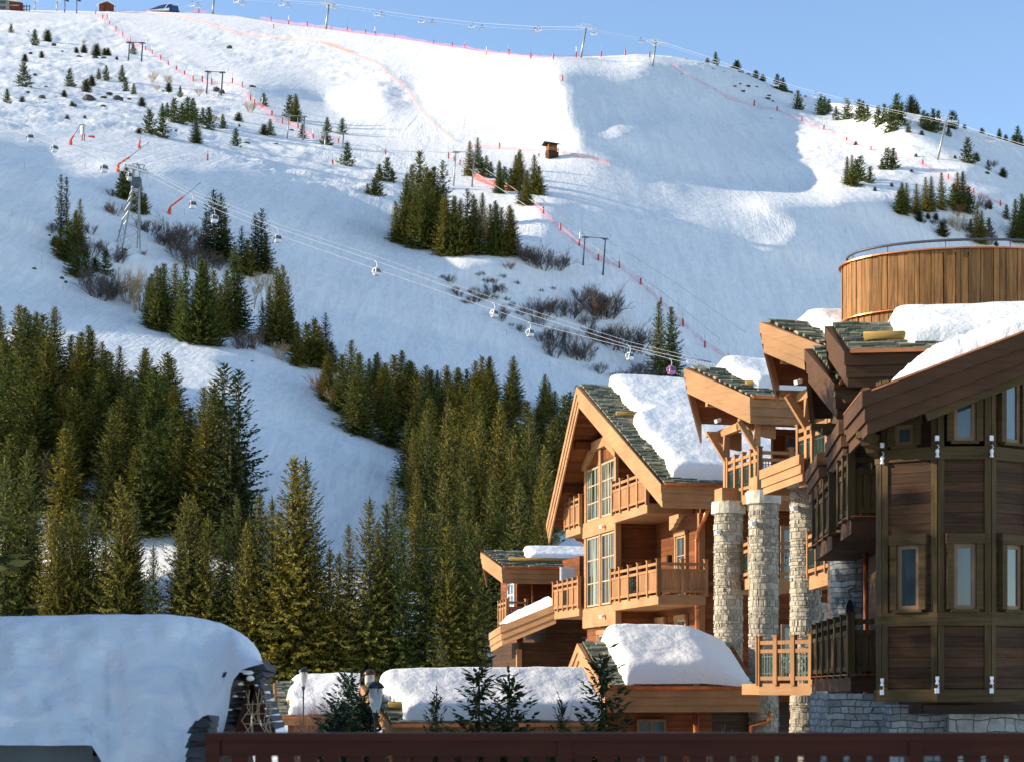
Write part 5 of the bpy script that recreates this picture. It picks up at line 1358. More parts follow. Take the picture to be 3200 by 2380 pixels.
# snow tongue on the turret roof
P = []
for i in range(70):
    t = i/69; c = (R1+O_T).lerp(R2+O_T, 0.20+0.86*t); row = []
    for j in range(22):
        v = j/21; e = math.sqrt(max(0, 1-(1-min(1, v*3.0))**2))
        nn_ = float(vnoise(np.array([i*3.0+9]), np.array([j*6.0]), 12.0, 44, 4)[0])
        hgt = (0.10+0.33*math.sin(min(1, t*2.6)*math.pi/2))*e*(1+0.35*nn_)*min(1, t*9)
        row.append((c.x, c.y+0.06+v*2.2-0.05*e, c.z+0.03+hgt))
    P.append(row)
mb = MB(); mb.grid(P); o = mb.build('roof_snow', M['snow_roof'], None, True)
tag(o, 'long tongue of snow along the sloping turret roof edge', 'snow', 'snow lying on roofs')

# ---------------------------------------------------------------- round plank tower
TC = ray(3022, 2150, 45.0)
rr_ = tag(empty('round_tower', (TC.x, TC.y, 0)), 'round tower clad in golden upright planks with tubular handrail', 'tower')
RX = 385/F*45.0; RY = RX*0.60; zt_ = (HY-778)/F*(45.0-RY)
rnd = random.Random(5)
def barrel(z0, z1, rx, ry, name, th=0.05, n=66):
    mb = MB()
    for k in range(n):
        a0 = 2*math.pi*k/n; a1 = 2*math.pi*(k+0.93)/n; o = rnd.uniform(-0.018, 0.02); ro = rnd.uniform(-0.012, 0.012)
        q = []
        for (a, e) in ((a0, o+ro), (a1, o-ro)):
            q += [(math.cos(a)*(rx+e+th), math.sin(a)*(ry+e+th)), (math.cos(a)*(rx-0.05), math.sin(a)*(ry-0.05))]
        mb.hexa([(q[1][0],q[1][1],z0),(q[0][0],q[0][1],z0),(q[2][0],q[2][1],z0),(q[3][0],q[3][1],z0),(q[1][0],q[1][1],z1),(q[0][0],q[0][1],z1),(q[2][0],q[2][1],z1),(q[3][0],q[3][1],z1)])
    mb.build(name, M['wood_barrel'], rr_)
barrel(zt_-1.36, zt_, RX, RY, 'upper_planks'); barrel(5.2, zt_-1.41, RX-0.05, RY-0.05, 'lower_planks')
rim = MB()
def ering(mb, rx, ry, z, w, h, n=72):
    for k in range(n):
        a0 = 2*math.pi*k/n; a1 = 2*math.pi*(k+1)/n
        p = []
        for a in (a0, a1):
            for (d, zz) in ((-w, z), (w, z), (w, z+h), (-w, z+h)): p.append((math.cos(a)*(rx+d), math.sin(a)*(ry+d), zz))
        b = len(mb.v); mb.v += p
        for e in range(4): mb.f.append((b+e, b+(e+1) % 4, b+4+(e+1) % 4, b+4+e)); mb.m.append(0)
ering(rim, RX+0.0, RY+0.0, zt_, 0.12, 0.035); rim.build('rim', M['copper'], rr_); rim = MB(); ering(rim, RX+0.02, RY+0.02, zt_-1.41, 0.07, 0.03); rim.build('hoop', M['copper'], rr_)
fl_ = MB(); fl_.lathe([(0.01, zt_-0.02), (1.0, zt_-0.02)], 48, (0,0,0), 0, RX-0.1, RY-0.1); fl_.build('deck', M['wood_trim'], rr_)
hr = MB()
pts = [(math.cos(a)*(RX-0.10), math.sin(a)*(RY-0.10), zt_+0.26) for a in [2*math.pi*k/64 for k in range(65)]]
hr.tube(pts, 0.034, 8); 
for k in range(12):
    a = 2*math.pi*k/12+0.2; hr.tube([(math.cos(a)*(RX-0.10), math.sin(a)*(RY-0.10), zt_), (math.cos(a)*(RX-0.10), math.sin(a)*(RY-0.10), zt_+0.26)], 0.014, 6)
hr.build('handrail', M['steel_dark'], rr_, True)
tb = MB(); tb.lathe([(1.05, zt_-0.02), (1.05, zt_+0.16), (0.98, zt_+0.16), (0.98, zt_+0.02)], 40, (0.15, 0.1, 0), 0, 1, 0.6); tb.build('tub', M['wood_barrel'], rr_)
# ---------------------------------------------------------------- gondola lift
def D_at(px, py): return ground_at(px, py).y
Y1 = D_at(405, 768)
INVA, INVB = 1.0/Y1, 1.0/(Y1*0.80)
def gd(px): 
    t = (px-430.0)/(2190.0-430.0); return 1.0/(INVA+(INVB-INVA)*t)
def rope(px_pts, name, label, r=0.06, df=gd, group=None, mat='cable'):
    P = [ray(x, y, df(x)) for x, y in px_pts]
    mb = MB(); mb.tube(P, r, 5); o = mb.build(name, M[mat]); tag(o, label, 'cable', group); return o
GU = [(-60,345),(0,372),(95,402),(170,436),(325,495),(440,520),(602,608),(870,714),(1177,817),(1545,948),(1969,1081),(2190,1133)]
GL = [(-60,370),(0,392),(170,455),(325,510),(408,541),(462,549),(666,650),(870,735),(1177,842),(1657,1008),(2098,1122),(2200,1147)]
GT = [(300,470),(440,513),(602,597),(870,701),(1177,802),(1545,933),(1969,1069),(2190,1122)]
gc = 'ropes of the gondola lift'
rope(GU, 'lift_rope', 'upper haul rope of the gondola lift carrying the far cabins', 0.045, gd, gc)
rope(GL, 'lift_rope', 'lowest haul rope of the gondola lift, sagging to the last cabins', 0.045, gd, gc)
rope(GT, 'lift_rope', 'thin cable running just above the gondola haul ropes', 0.03, gd, gc)

def make_cabin(body_mat, wide=1.9):
    root = empty('gondola_cabin')
    H = 2.15; w = wide/2
    prof = [(0.0,0.02),(0.62,0.0),(0.80,0.10),(0.95,0.55),(1.0,0.85)]; prof2 = [(1.0,0.88),(0.97,1.35),(0.86,1.75)]; prof3 = [(0.86,1.78),(0.70,2.0),(0.45,2.12),(0.0,2.15)]
    def shell(pr, nm, mt):
        mb = MB(); n = 24
        for r, z in pr:
            for k in range(n):
                a = 2*math.pi*k/n; c, s = math.cos(a), math.sin(a)
                e = 0.45; x = math.copysign(abs(c)**e, c)*r*w; y = math.copysign(abs(s)**e, s)*r*w*0.85
                mb.v.append((x, y, z-H))
        for i in range(len(pr)-1):
            for k in range(n):
                mb.f.append((i*n+k, i*n+(k+1) % n, (i+1)*n+(k+1) % n, (i+1)*n+k)); mb.m.append(0)
        mb.build(nm, M[mt], root, True)
    shell(prof, 'body', body_mat); shell(prof2, 'window_band', 'glass'); shell(prof3, 'roof', body_mat)
    pl = MB()
    for sx in (-1, 1):
        for sy in (-1, 1): pl.bar((sx*w*0.93, sy*w*0.8, -1.3), (sx*w*0.80, sy*w*0.68, -0.38), 0.14)
    pl.bar((0,-w*0.86,-2.0),(0,-w*0.76,-0.4),0.06); pl.bar((-w*0.9,0,-1.3),(-w*0.78,0,-0.4),0.5,0.1)
    pl.build('window_pillars', M[body_mat], root)
    bd = MB(); bd.box(-w*1.02, w*1.02, -w*0.87, w*0.87, -1.32, -1.22); bd.build('stripe', M['black'], root)
    sk = MB()
    for k in range(3): sk.bar((-w*1.08, -0.25+k*0.22, -1.75), (-w*1.14, -0.2+k*0.22, -0.75), 0.07)
    sk.build('ski_rack', M['steel_dark'], root)
    hg = MB(); hg.tube([(0,0,-0.05),(0.12,0,0.35),(0.12,0,0.8),(0.0,0,1.15),(0.0,0,1.55)], 0.075, 6)
    hg.box(-0.5, 0.5, -0.1, 0.1, 1.5, 1.68); hg.build('hanger', M['white_paint'], root)
    return root
cab = make_cabin('white_paint'); pink = None
CAB = [(95,402,'leftmost gondola cabin, dark windowed, over the left piste'),(170,436,'second gondola cabin from the left with skis in its rack'),(325,495,'white gondola cabin just left of the lattice tower'),
       (407,520,'gondola cabin passing close beside the lattice tower'),(602,608,'white gondola cabin right of the tall red snow gun'),(670,652,'gondola cabin in front of the tall dark spruce pair'),
       (868,714,'white gondola cabin alone above the wide shaded piste'),(1177,817,'gondola cabin in the middle, over empty shaded snow'),(1545,948,'white gondola cabin left of the leafless thicket'),
       (1657,1008,'gondola cabin with ski rack in front of the leafless thicket'),(1969,1081,'white gondola cabin left of the spruce pair')]
for i, (x, y, lab) in enumerate(CAB):
    o = cab if i == 0 else copy_tree(cab)
    d = gd(x); s = d*(22.5/F)/1.9*(1.0 if x > 300 else 0.9)
    o.location = ray(x, y, d)-Vector((0,0,1.62*s)); o.scale = (s,)*3; o.rotation_euler = (0,0,math.radians(25 + (i*37) % 20))
    tag(o, lab, 'gondola', 'cabins of the gondola lift')
o = make_cabin('pink_paint'); d = gd(2098); s = d*(24/F)/1.9; o.location = ray(2098,1122,d)-Vector((0,0,1.62*s)); o.scale = (s,)*3; o.rotation_euler = (0,0,0.5)
tag(o, 'pink and purple gondola cabin, the last before the roofs', 'gondola', 'cabins of the gondola lift')

# lattice tower
def P1(px, py, Y=Y1): return ray(px, py, Y)
tb = P1(405, 768); TX, TZ = tb.x, tb.z
kx = Y1/F
tw_ = tag(empty('lattice_tower', tb), 'grey steel lattice tower carrying the gondola ropes', 'tower')
def T_(px, py, dy=0.0): return Vector(((px-405)*kx, dy, (768-py)*kx))
legs = [(T_(364,764,-1.5), T_(418,575,-0.8)), (T_(394,782,-4.5), T_(424,575,-1.6)), (T_(448,772,-3.5), T_(441,575,-1.6)), (T_(425,760,1.0), T_(438,575,-0.6))]
for a, b in legs:
    mb = MB(); mb.bar(a-Vector((0,0,1.5)), b, 0.24); mb.bar(b, b+Vector((0,0,3.6)), 0.22); mb.build('leg', M['steel'], tw_)
br = MB()
lv = [0.0, 0.2, 0.38, 0.54, 0.68, 0.8, 0.9, 1.0]
for i in range(4):
    a0, a1 = legs[i]; b0, b1 = legs[(i+1) % 4]
    for k in range(len(lv)-1):
        p, q = a0.lerp(a1, lv[k]), b0.lerp(b1, lv[k+1]); r, s = b0.lerp(b1, lv[k]), a0.lerp(a1, lv[k+1])
        br.bar(p, q, 0.06); br.bar(r, s, 0.08)
br.build('bracing', M['steel'], tw_)
cbx = MB(); a = T_(419,590,-2.2); b = T_(444,562,-0.2); cbx.box(a.x, b.x, a.y, b.y, a.z, b.z); cbx.build('cabinet', M['steel_dark'], tw_)
hd = MB()
hd.bar(T_(404,528,-1.2), T_(464,545,-1.2), 0.7, 0.45); hd.bar(T_(404,530,-2.4), T_(464,548,-2.4), 0.3)
for k in range(9): 
    c = T_(405,529,-1.2).lerp(T_(463,545,-1.2), k/8); hd.tube([c+Vector((0,-0.5,0.25)), c+Vector((0,0.3,0.25))], 0.42, 10)
hd.build('sheave_arm', M['white_paint'], tw_)
fm = MB()
for (x0,y0,x1,y1) in ((418,517,456,522),(418,517,424,532),(432,515,430,538),(456,522,449,535),(436,519,443,536),(432,515,440,536)): fm.bar(T_(x0,y0,-1.2), T_(x1,y1,-1.2), 0.16)
fm.build('lifting_frame', M['steel'], tw_)
rp2 = tag(empty('roof_top_lift_tower', ray(2190,1190,gd(2190))), 'head of a snowy lift tower peeking over the chalet roof', 'tower')
kx2 = gd(2190)/F
def T2(px, py): return Vector(((px-2190)*kx2, 0, (1190-py)*kx2))
mb = MB(); mb.bar(T2(2190,1700), T2(2190,1140), 0.9); mb.build('mast', M['steel'], rp2)
mb = MB(); mb.bar(T2(2150,1133), T2(2232,1150), 0.6, 0.5)
for k in range(10):
    c = T2(2151,1132).lerp(T2(2230,1148), k/9); mb.tube([c+Vector((0,-0.5,0.2)), c+Vector((0,0.3,0.2))], 0.32, 8)
mb.build('sheave_arm', M['white_paint'], rp2)
mb = MB()
for (x0,y0,x1,y1) in ((2161,1117,2161,1127),(2161,1117,2223,1132),(2180,1125,2222,1131),(2180,1125,2185,1140),(2203,1128,2206,1143),(2161,1125,2180,1130)): mb.bar(T2(x0,y0), T2(x1,y1), 0.13)
mb.build('lifting_frame', M['steel'], rp2)

# ---------------------------------------------------------------- chairlift along the skyline
def sky_d(px):
    return float(np.interp(px, [600,1020,1500,1813,2036,2500,2926,3300], SKD))
def base_d(px, py): return ground_at(px, py).y
SKD = [base_d(660,44), base_d(1020,90), 0, base_d(1813,180), base_d(2036,205), 0, base_d(2926,500), 0]
SKD[2] = (SKD[1]+SKD[3])/2; SKD[5] = (SKD[4]+SKD[6])/2; SKD[7] = SKD[6]*0.92
SK = [(560,26),(668,-12),(1020,10),(1054,15),(1300,50),(1500,73),(1680,84),(1822,86),(1862,95),(2030,125),(2080,135),(2211,178),(2340,225),(2500,275),(2700,325),(2925,372),(2990,388),(3250,468)]
rope(SK, 'lift_rope', 'haul rope of the chairlift running along the whole skyline', 0.07, sky_d, 'ropes of the chairlift')
rope([(x, y+7+(3 if 1054 < x < 1800 else 0)) for x, y in SK[1:]], 'lift_rope', 'return rope hanging just below the skyline chairlift rope', 0.035, sky_d, 'ropes of the chairlift')
def pylon(bx, by, tx, ty, w, label, dark=False, Y=None, frame=True):
    Y = Y or base_d(bx, by); b = ray(bx, by, Y); k = Y/F
    o = tag(empty('lift_pylon', b), label, 'pylon', 'pylons of the lifts')
    def q(px, py, dy=0): return Vector(((px-bx)*k, dy, (by-py)*k))
    mt = 'steel_dark' if dark else 'steel'
    r = 4.2*k if w > 40 else 2.2*k
    mb = MB(); mb.tube([q(bx,by)-Vector((0,0,2)), q(tx,ty)], [r, r*0.6], 10); mb.build('mast', M[mt], o, True)
    mb = MB(); mb.bar(q(tx-w/2,ty-3.5), q(tx+w/2,ty+6), 3.4*k, 3.4*k)
    for j in range(10):
        c = q(tx-w/2,ty-4).lerp(q(tx+w/2,ty+5.5), j/9)
        if abs(j-4.5) > 1.2: mb.tube([c+Vector((0,-2.5*k,2*k)), c+Vector((0,1.5*k,2*k))], 2.0*k, 8)
    mb.build('crossarm', M['white_paint' if not dark else mt], o)
    if frame:
        mb = MB()
        for (x0,y0,x1,y1) in ((-16,-15,20,-9),(-16,-15,-12,-3),(20,-9,14,3),(-4,-13,-2,0),(6,-11,4,0),(0,-12,0,0)): mb.bar(q(tx+x0*w/55,ty+y0*w/55), q(tx+x1*w/55,ty+y1*w/55), 1.3*k)
        mb.build('lifting_frame', M['white_paint'], o)
    return o
pylon(1017,92,1028,14,50,'pale chairlift pylon, the tallest left of centre on the skyline')
pylon(1813,178,1832,88,55,'pale chairlift pylon on the crest right of centre')
pylon(2037,204,2050,134,52,'short chairlift pylon standing on the shaded crest')
pylon(2926,500,2958,376,66,'big leaning chairlift pylon right among the spruces')
pylon(664,42,669,-6,44,'chairlift pylon just right of the top station')
for i, (bx, by, lab) in enumerate(((108,30,'thin post beside the hilltop restaurant'),(177,33,'thin post, second from the restaurant'),(202,40,'thin dark post at the head of the drag lift'),(239,42,'thin dark post, last before the red house'))):
    pylon(bx, by, bx+1, -1, 22, 'drag lift '+lab, i > 1, frame=False)
# chairs
def make_chair():
    r = empty('lift_chair'); mb = MB()
    mb.tube([(0,0,0),(0,0,-0.9),(0,-0.25,-1.6)], 0.12, 6); mb.tube([(-1.9,-0.25,-1.7),(-1.5,-0.25,-1.45),(1.5,-0.25,-1.45),(1.9,-0.25,-1.7),(2.0,-0.25,-2.6),(1.9,0.1,-3.1)], 0.13, 6); mb.tube([(-1.9,-0.25,-1.7),(-2.0,-0.25,-2.6),(-1.9,0.1,-3.1)], 0.13, 6); mb.build('frame', M['steel'], r)
    mb = MB(); mb.box(-1.9,1.9,-0.5,0.3,-3.22,-3.05); mb.build('seat', M['white_paint'], r)
    mb = MB(); mb.box(-1.75,1.75,0.1,0.2,-2.75,-2.45); mb.build('backrest', M['white_paint'], r)
    mb = MB(); mb.box(-0.6,0.6,-0.2,0.2,-0.1,0.3); mb.build('grip', M['steel_dark'], r)
    return r
CH = [(600,6),(618,10),(738,-6),(758,2),(880,4),(900,10),(1030,10),(1044,14),(1179,36),(1193,39),(1317,58),(1351,64),(1475,73),(1506,80),(1683,84),(1672,89),(1856,95),(2002,120),(2048,128),(2211,184),(2228,190),(2424,252),(2551,288),(2639,310),(2672,319),(2834,352),(2859,359),(3090,425),(3100,428)]
ch0 = make_chair()
names_ = ['by the top station, first of the pair','by the top station, second of the pair','left of the tallest skyline pylon, first of its pair','left of the tallest skyline pylon, second of its pair','nearest left of the tallest skyline pylon','just left of the tallest skyline pylon','behind the mast of the tallest skyline pylon','at the arm of the tallest skyline pylon']
for i, (x, y) in enumerate(CH):
    o = ch0 if i == 0 else copy_tree(ch0)
    d = sky_d(x); s = d*(19.0/F)/4.0*(1.15 if x > 2400 else 1.0); o.location = ray(x, y, d); o.scale = (s,)*3; o.rotation_euler = (0,0,math.radians(-20+(i*53) % 35))
    lab = 'empty chairlift chair '+(names_[i] if i < 8 else ('%s in the row of chairs right of the tallest pylon' % ORD[i-8] if i < 19 else '%s in the descending row of chairs on the right' % ORD[i-19]))
    tag(o, lab.replace('leftmost in', 'first in'), 'chairlift chair', 'chairs of the chairlift')

# drag lift portals: two masts with a bridge between them
def portal(xl, bl, tl_, xr, brt, tr_, lab, dark=False, dx=7):
    Yl, Yr = base_d(xl, bl), base_d(xr, brt); Y = (Yl+Yr)/2; k = Y/F
    o = tag(empty('lift_portal', ray(xl, bl, Y)), lab, 'lift portal', 'twin mast portals of the drag lift')
    def q(px, py, dy=0): return Vector(((px-xl)*k, dy, (bl-py)*k))
    mt = M['steel_dark'] if dark else M['steel']
    for (bx, by, ty) in ((xl, bl, tl_), (xr, brt, tr_)):
        mb = MB(); mb.tube([q(bx,by)-Vector((0,0,1.5)), q(bx+(by-ty)*0.04*2,ty)], [3.6*k*0.8, 1.8*k], 8); mb.build('mast', mt, o, True)
        mb = MB(); c = q(bx+(by-ty)*0.08, ty+(by-ty)*0.02)
        for j in range(4): mb.tube([c+Vector(((j-1.5)*4*k-1*k,-2*k,1.6*k)), c+Vector(((j-1.5)*4*k-1*k,2*k,1.6*k))], 1.7*k, 8)
        mb.bar(c+Vector((-10*k,0,0)), c+Vector((10*k,0,-1*k)), 2.0*k); mb.build('sheaves', mt, o)
    mb = MB(); a = q(xl+(bl-tl_)*0.08, tl_); b = q(xr+(brt-tr_)*0.08, tr_); mb.bar(a, b, 1.8*k)
    m1 = a.lerp(b, 0.3)+Vector((0,0,0)); mb.bar(a+Vector((0,0,-7*k)), m1, 1.1*k); mb.bar(b+Vector((0,0,-7*k)), a.lerp(b, 0.7), 1.1*k)
    mb.bar(a, a+Vector((-9*k,0,13*k)), 0.7*k); mb.bar(b+Vector((14*k,0,0)), b+Vector((18*k,0,13*k)), 0.7*k); mb.build('bridge', mt, o)
    return o
portal(1820,841,740,1884,846,745,'dark twin mast drag lift portal in the middle of the shaded piste',True)
portal(1416,582,474,1474,584,478,'pale twin mast drag lift portal beside the big spruce clump')
portal(400,191,133,441,197,134,'thin twin mast drag lift portal high on the left slope',True)
portal(645,285,224,691,291,226,'twin mast drag lift portal above the left spruce clump',True)
portal(896,438,361,946,439,364,'twin mast drag lift portal left of the tall roadside spruces')
portal(1014,463,412,1070,465,417,'twin mast drag lift portal right above the small isolated spruce')
def hill_rope(pts, lab, h=9.0, r=0.06):
    P = []
    for (x, y) in pts:
        d = ground_at(x, y+25).y; P.append(ray(x, y, d))
    mb = MB(); mb.tube(P, r, 5); tag(mb.build('lift_rope', M['cable']), lab, 'cable', 'ropes of the drag lift')
hill_rope([(1070,418),(1175,470),(1424,478)], 'drag lift rope from upper portals down to the big clump')
hill_rope([(1424,500),(1640,640),(1836,748)], 'left drag lift rope passing the big spruce clump')
hill_rope([(1483,505),(1700,655),(1900,752)], 'right drag lift rope above the shaded piste')
hill_rope([(1906,755),(2120,890),(2330,1040)], 'drag lift rope descending right of the dark portal', r=0.07)
hill_rope([(1840,760),(2060,905),(2250,1060)], 'second drag lift rope descending behind the spruce pair', r=0.07)

# ---------------------------------------------------------------- red padded poles
pp = empty('padded_pole')
mb = MB(); mb.tube([(0,0,0.0),(0,0,1.9)], 0.34, 8); mb.build('pad', M['red'], pp)
mb = MB(); mb.tube([(0,0,-0.5),(0,0,3.9)], 0.07, 5); mb.build('pole', M['steel'], pp)
c2 = c1
PL = {
 'down the left drag lift': [(x*c1, y*c1) for x, y in ((603,93),(648,122),(675,118),(690,158),(732,192),(775,230),(822,265),(918,320),(961,344),(1013,385),(1061,422),(1114,452),(1164,482),(1217,514),(1277,516),(1335,532),(1466,527),(1527,550))],
 'beside the pink left netting': [(x*c1, y*c1) for x, y in ((1580,634),(1605,664),(1652,684),(1716,734),(1782,782),(1827,792),(1880,814),(1976,882),(2029,885),(2083,892),(2135,907),(2100,1052),(1308,1014))],
 'along the skyline': [(1710*c1,124*c1),(1820*c1,146*c1),(1938*c1,155*c1),(1253*c1,82*c1),(1725*c1,182*c1),(2190*c1,200*c1)]+[(1000+x*c1, y*c1) for x, y in ((170,200),(287,214),(348,224),(466,234),(717,279),(835,294),(914,304),(1050,348),(1192,345),(1330,370),(1471,374),(1616,362),(1773,357),(1925,349),(2080,360),(1530,510))],
 'around the small mid slope clump': [(1000+x*c1, y*c1) for x, y in ((412,980),(810,1000),(845,1017),(882,1042),(1133,937))],
 'down the middle piste netting': [(1000+x*c1, y*c1) for x, y in ((1408,1347),(1516,1452),(1635,1550),(1185,1200))]+[(1000+x*c5, 700+y*c5) for x, y in ((1597,210),(1718,254),(1840,350),(1957,460),(2083,582))]+[(2203,1087),(2277,1130),(2135,1022)],
 'down the right netting': [(2100+x*c1, y*c1) for x, y in ((518,670),(663,707),(818,770),(957,824),(1102,900),(1255,957),(1413,1012),(1582,1044),(1743,1132),(1902,1220),(2072,1300))],
}
first = True
for where, pts in PL.items():
    pts = sorted(pts, key=lambda q: (q[0], q[1]))
    for i, (x, y) in enumerate(pts):
        o = pp if first else copy_tree(pp); first = False
        b = ground_at(x, y); hpx = 13.0 if b.y > 900 else (17.0 if b.y > 600 else 21.0)
        s = hpx/F*b.y/1.9; o.location = b; o.scale = (s*0.75, s*0.75, s); o.rotation_euler = (0.05*math.sin(i*3), 0.06*math.cos(i*5), i)
        tag(o, 'red padded pole, %s in the line %s' % (ORD[i].replace('leftmost', 'first'), where), 'marker pole', 'red padded poles')
# thin bare piste stakes
st_ = MB(); st_.tube([(0,0,-0.5),(0,0,2.4)], 0.05, 5); sme = st_.mesh('piste_stake', M['steel_dark'])
for i, (x, y) in enumerate([(77,527),(267,526),(38,676),(469,588),(577,672),(197,908),(130,825),(269,960),(1016,643),(1088,700),(1583,1050),(1718,1150),(1088,998) if False else (1414,920),(2642,728),(2468,600),(2283,630),(2368,675)]):
    b = ground_at(x, y); o = bpy.data.objects.new('piste_stake', sme); scene.collection.objects.link(o); o.location = b; s = 20/F*b.y/2.4; o.scale = (s, s, s)
    tag(o, '%s thin bare stake in the snow, counted across the slopes' % ORD[i].replace('leftmost', 'first') if False else 'thin bare marker stake standing alone in open snow', 'marker pole', 'thin bare piste stakes')

# ---------------------------------------------------------------- safety nets
def net(px, h, mat, lab, off=0.0):
    P = []
    for i in range(len(px)-1):
        n = max(1, int(math.hypot(px[i+1][0]-px[i][0], px[i+1][1]-px[i][1])/9))
        for k in range(n):
            t = k/n; P.append((px[i][0]*(1-t)+px[i+1][0]*t, px[i][1]*(1-t)+px[i+1][1]*t))
    P.append(px[-1]); B = [ground_at(x, y) for x, y in P]
    mb = MB(); rs = random.Random(len(px)*7)
    cols_ = []
    for i, b in enumerate(B):
        hh = (h/F*b.y)*(1+0.18*math.sin(i*0.9)+rs.uniform(-.08,.08)); cols_.append([b+Vector((0,0,-0.2)), b+Vector((0,-0.06,hh*0.5)), b+Vector((0,0,hh))])
    mb.grid(cols_)
    for i in range(0, len(B), 6): mb.tube([B[i], B[i]+Vector((0,0,h*1.15/F*B[i].y))], 0.045, 4, 0)
    o = mb.build('safety_net', M[mat]); tag(o, lab, 'safety net', 'piste safety nets'); return o
def cc(L, ox=0, s=c1, oy=0): return [(ox+x*s, oy+y*s) for x, y in L]
net(cc([(603,95),(648,122),(690,158),(732,192),(775,230),(822,265),(870,300),(918,320),(961,344),(1013,385),(1061,422),(1114,452),(1164,482),(1217,514),(1277,516),(1335,532),(1466,529),(1527,550)]), 8, 'net_pink', 'pink net running down beside the left drag lift')
net(cc([(1545,575),(1580,632),(1652,684),(1716,734),(1740,775),(1827,792),(1880,812),(1976,880),(2050,882),(2150,885)]), 13, 'net_pink', 'pink net zigzagging past the left spruces')
net(cc([(750,78),(925,84),(1100,102),(1300,148),(1500,215),(1800,250),(2050,272),(2221,335)])+cc([(0,272),(200,342),(370,408),(430,475),(540,550),(610,660),(640,706),(740,806),(855,896)], 1000), 8, 'net_orange', 'long orange net curving across the sunlit bowl')
net(cc([(1640,118),(1820,150),(1938,158),(2221,205)])+cc([(170,206),(350,228),(520,246),(717,285),(914,310),(1050,335),(1192,350),(1330,368),(1616,368),(1700,352)], 1000), 9, 'net_pink', 'pink net along the skyline crest')
net(cc([(970,1130),(1080,1170),(1150,1190),(1230,1205)], 1000), 17, 'net_red', 'bright red net in front of the hut clump')
net(cc([(1330,1275),(1408,1345),(1516,1450),(1635,1550)], 1000)+cc([(1485,128),(1597,208),(1718,254),(1840,350),(1957,460),(2083,582),(2203,690)], 1000, c5, 700)[1:]+[(2277,1128)], 15, 'net_pink', 'pink net descending the middle piste past the dark portal')
net(cc([(0,415),(100,485),(220,545),(360,625),(520,672),(663,705),(818,768),(957,824),(1102,898),(1255,957),(1413,1000),(1582,1046),(1743,1132),(1902,1218),(2110,1305)], 2100), 9, 'net_pink', 'pink net descending the whole right slope')
net(cc([(940,930),(1133,938),(1390,955)], 1000), 10, 'net_orange', 'pale orange net left of the timing hut')
net(cc([(1520,975),(1700,1000),(1760,1015),(1830,1050)], 1000), 11, 'net_orange', 'orange net right of the timing hut')
net(cc([(985,350),(1070,352)], 1000), 13, 'net_orange', 'short orange net panel below the skyline')
net(cc([(1255,405),(1310,407)], 1000), 11, 'net_orange', 'short orange net on the crest left of the pylon')
net(cc([(1375,530),(1392,530),(1400,490),(1412,488)], 1000), 20, 'net_orange', 'small orange net cluster at the edge of the shadow')
net(cc([(1210,80),(1253,82),(1315,84)]), 11, 'net_pink', 'short pink net beside the top pylon')

# ---------------------------------------------------------------- snow guns
def snow_gun(base, elbow, mid, tip, lab):
    Y = base_d(*base); k = Y/F; o = tag(empty('snow_gun', ray(base[0], base[1], Y)), lab, 'snow gun', 'red snow guns')
    q = lambda p: Vector(((p[0]-base[0])*k, 0, (base[1]-p[1])*k))
    mb = MB(); e = q(elbow); mb.tube([Vector((0,0,-1)), e*0.5, e], [7*k, 5.5*k, 2.6*k], 8); mb.build('foot_pad', M['orange_red'], o)
    mb = MB(); mb.tube([e, q(mid)], [3.0*k, 3.0*k], 8); mb.build('arm_pad', M['orange_red'], o)
    mb = MB(); mb.tube([q(mid), q(tip)], [0.9*k, 0.7*k], 6); d = (q(tip)-q(mid)).normalized(); mb.tube([q(tip)-d*2*k, q(tip)+d*2*k], 1.6*k, 6); mb.build('lance', M['steel_dark'], o)
snow_gun((219,452),(222,436),(231,424),(250,392),'red padded snow gun leaning beside the white board')
snow_gun((367,536),(370,514),(405,491),(463,446),'long red snow gun left of the lattice tower')
snow_gun((527,668),(533,645),(571,617),(625,572),'red snow gun on the shaded piste right of the tower')
snow_gun((434,464),(435,452),(437,438),(445,406),'small upright red snow gun on the sunlit piste')
Y = base_d(259, 440); k = Y/F; o = tag(empty('piste_board', ray(259,440,Y)), 'white piste map board with dark frame on red legs', 'sign')
q = lambda x, y, d=0: Vector(((x-259)*k, d, (440-y)*k))
for (x0, x1, dd) in ((249,258.5,1.0),(259.5,268,-1.0)):
    mb = MB(); a, b, c_, d_ = q(x0,419 if dd > 0 else 421,-dd*0.8 if dd > 0 else 0), q(x1,421,0), q(x1,391,0), q(x0,393,0)
    mb.hexa([q(x0,420,0.3), q(x1,421,0), q(x1,421,0.5), q(x0,420,0.8), q(x0,393,0.3), q(x1,391,0), q(x1,391,0.5), q(x0,393,0.8)]); mb.build('panel', M['white_paint'], o)
mb = MB(); mb.bar(q(259,422), q(259,389), 1.6*k); mb.bar(q(248,391,-.1), q(259,389,-.1), 1.6*k); mb.bar(q(259,389,-.1), q(270,394,-.1), 1.6*k); mb.build('frame', M['black'], o)
for x in (257, 264): mb = MB(); mb.bar(q(x,440)-Vector((0,0,.5)), q(x,421), 2.6*k); mb.build('leg', M['red'], o)
Y = base_d(285, 431); k = Y/F
mb = MB(); b = ray(276,430,Y); mb.box(b.x, b.x+19*k, b.y, b.y+0.6, b.z, b.z+6*k); mb.box(b.x+2*k, b.x+3*k, b.y, b.y+0.4, b.z-1.5, b.z); o = mb.build('banner', M['orange_red']); tag(o, 'small orange banner right of the piste board', 'banner')

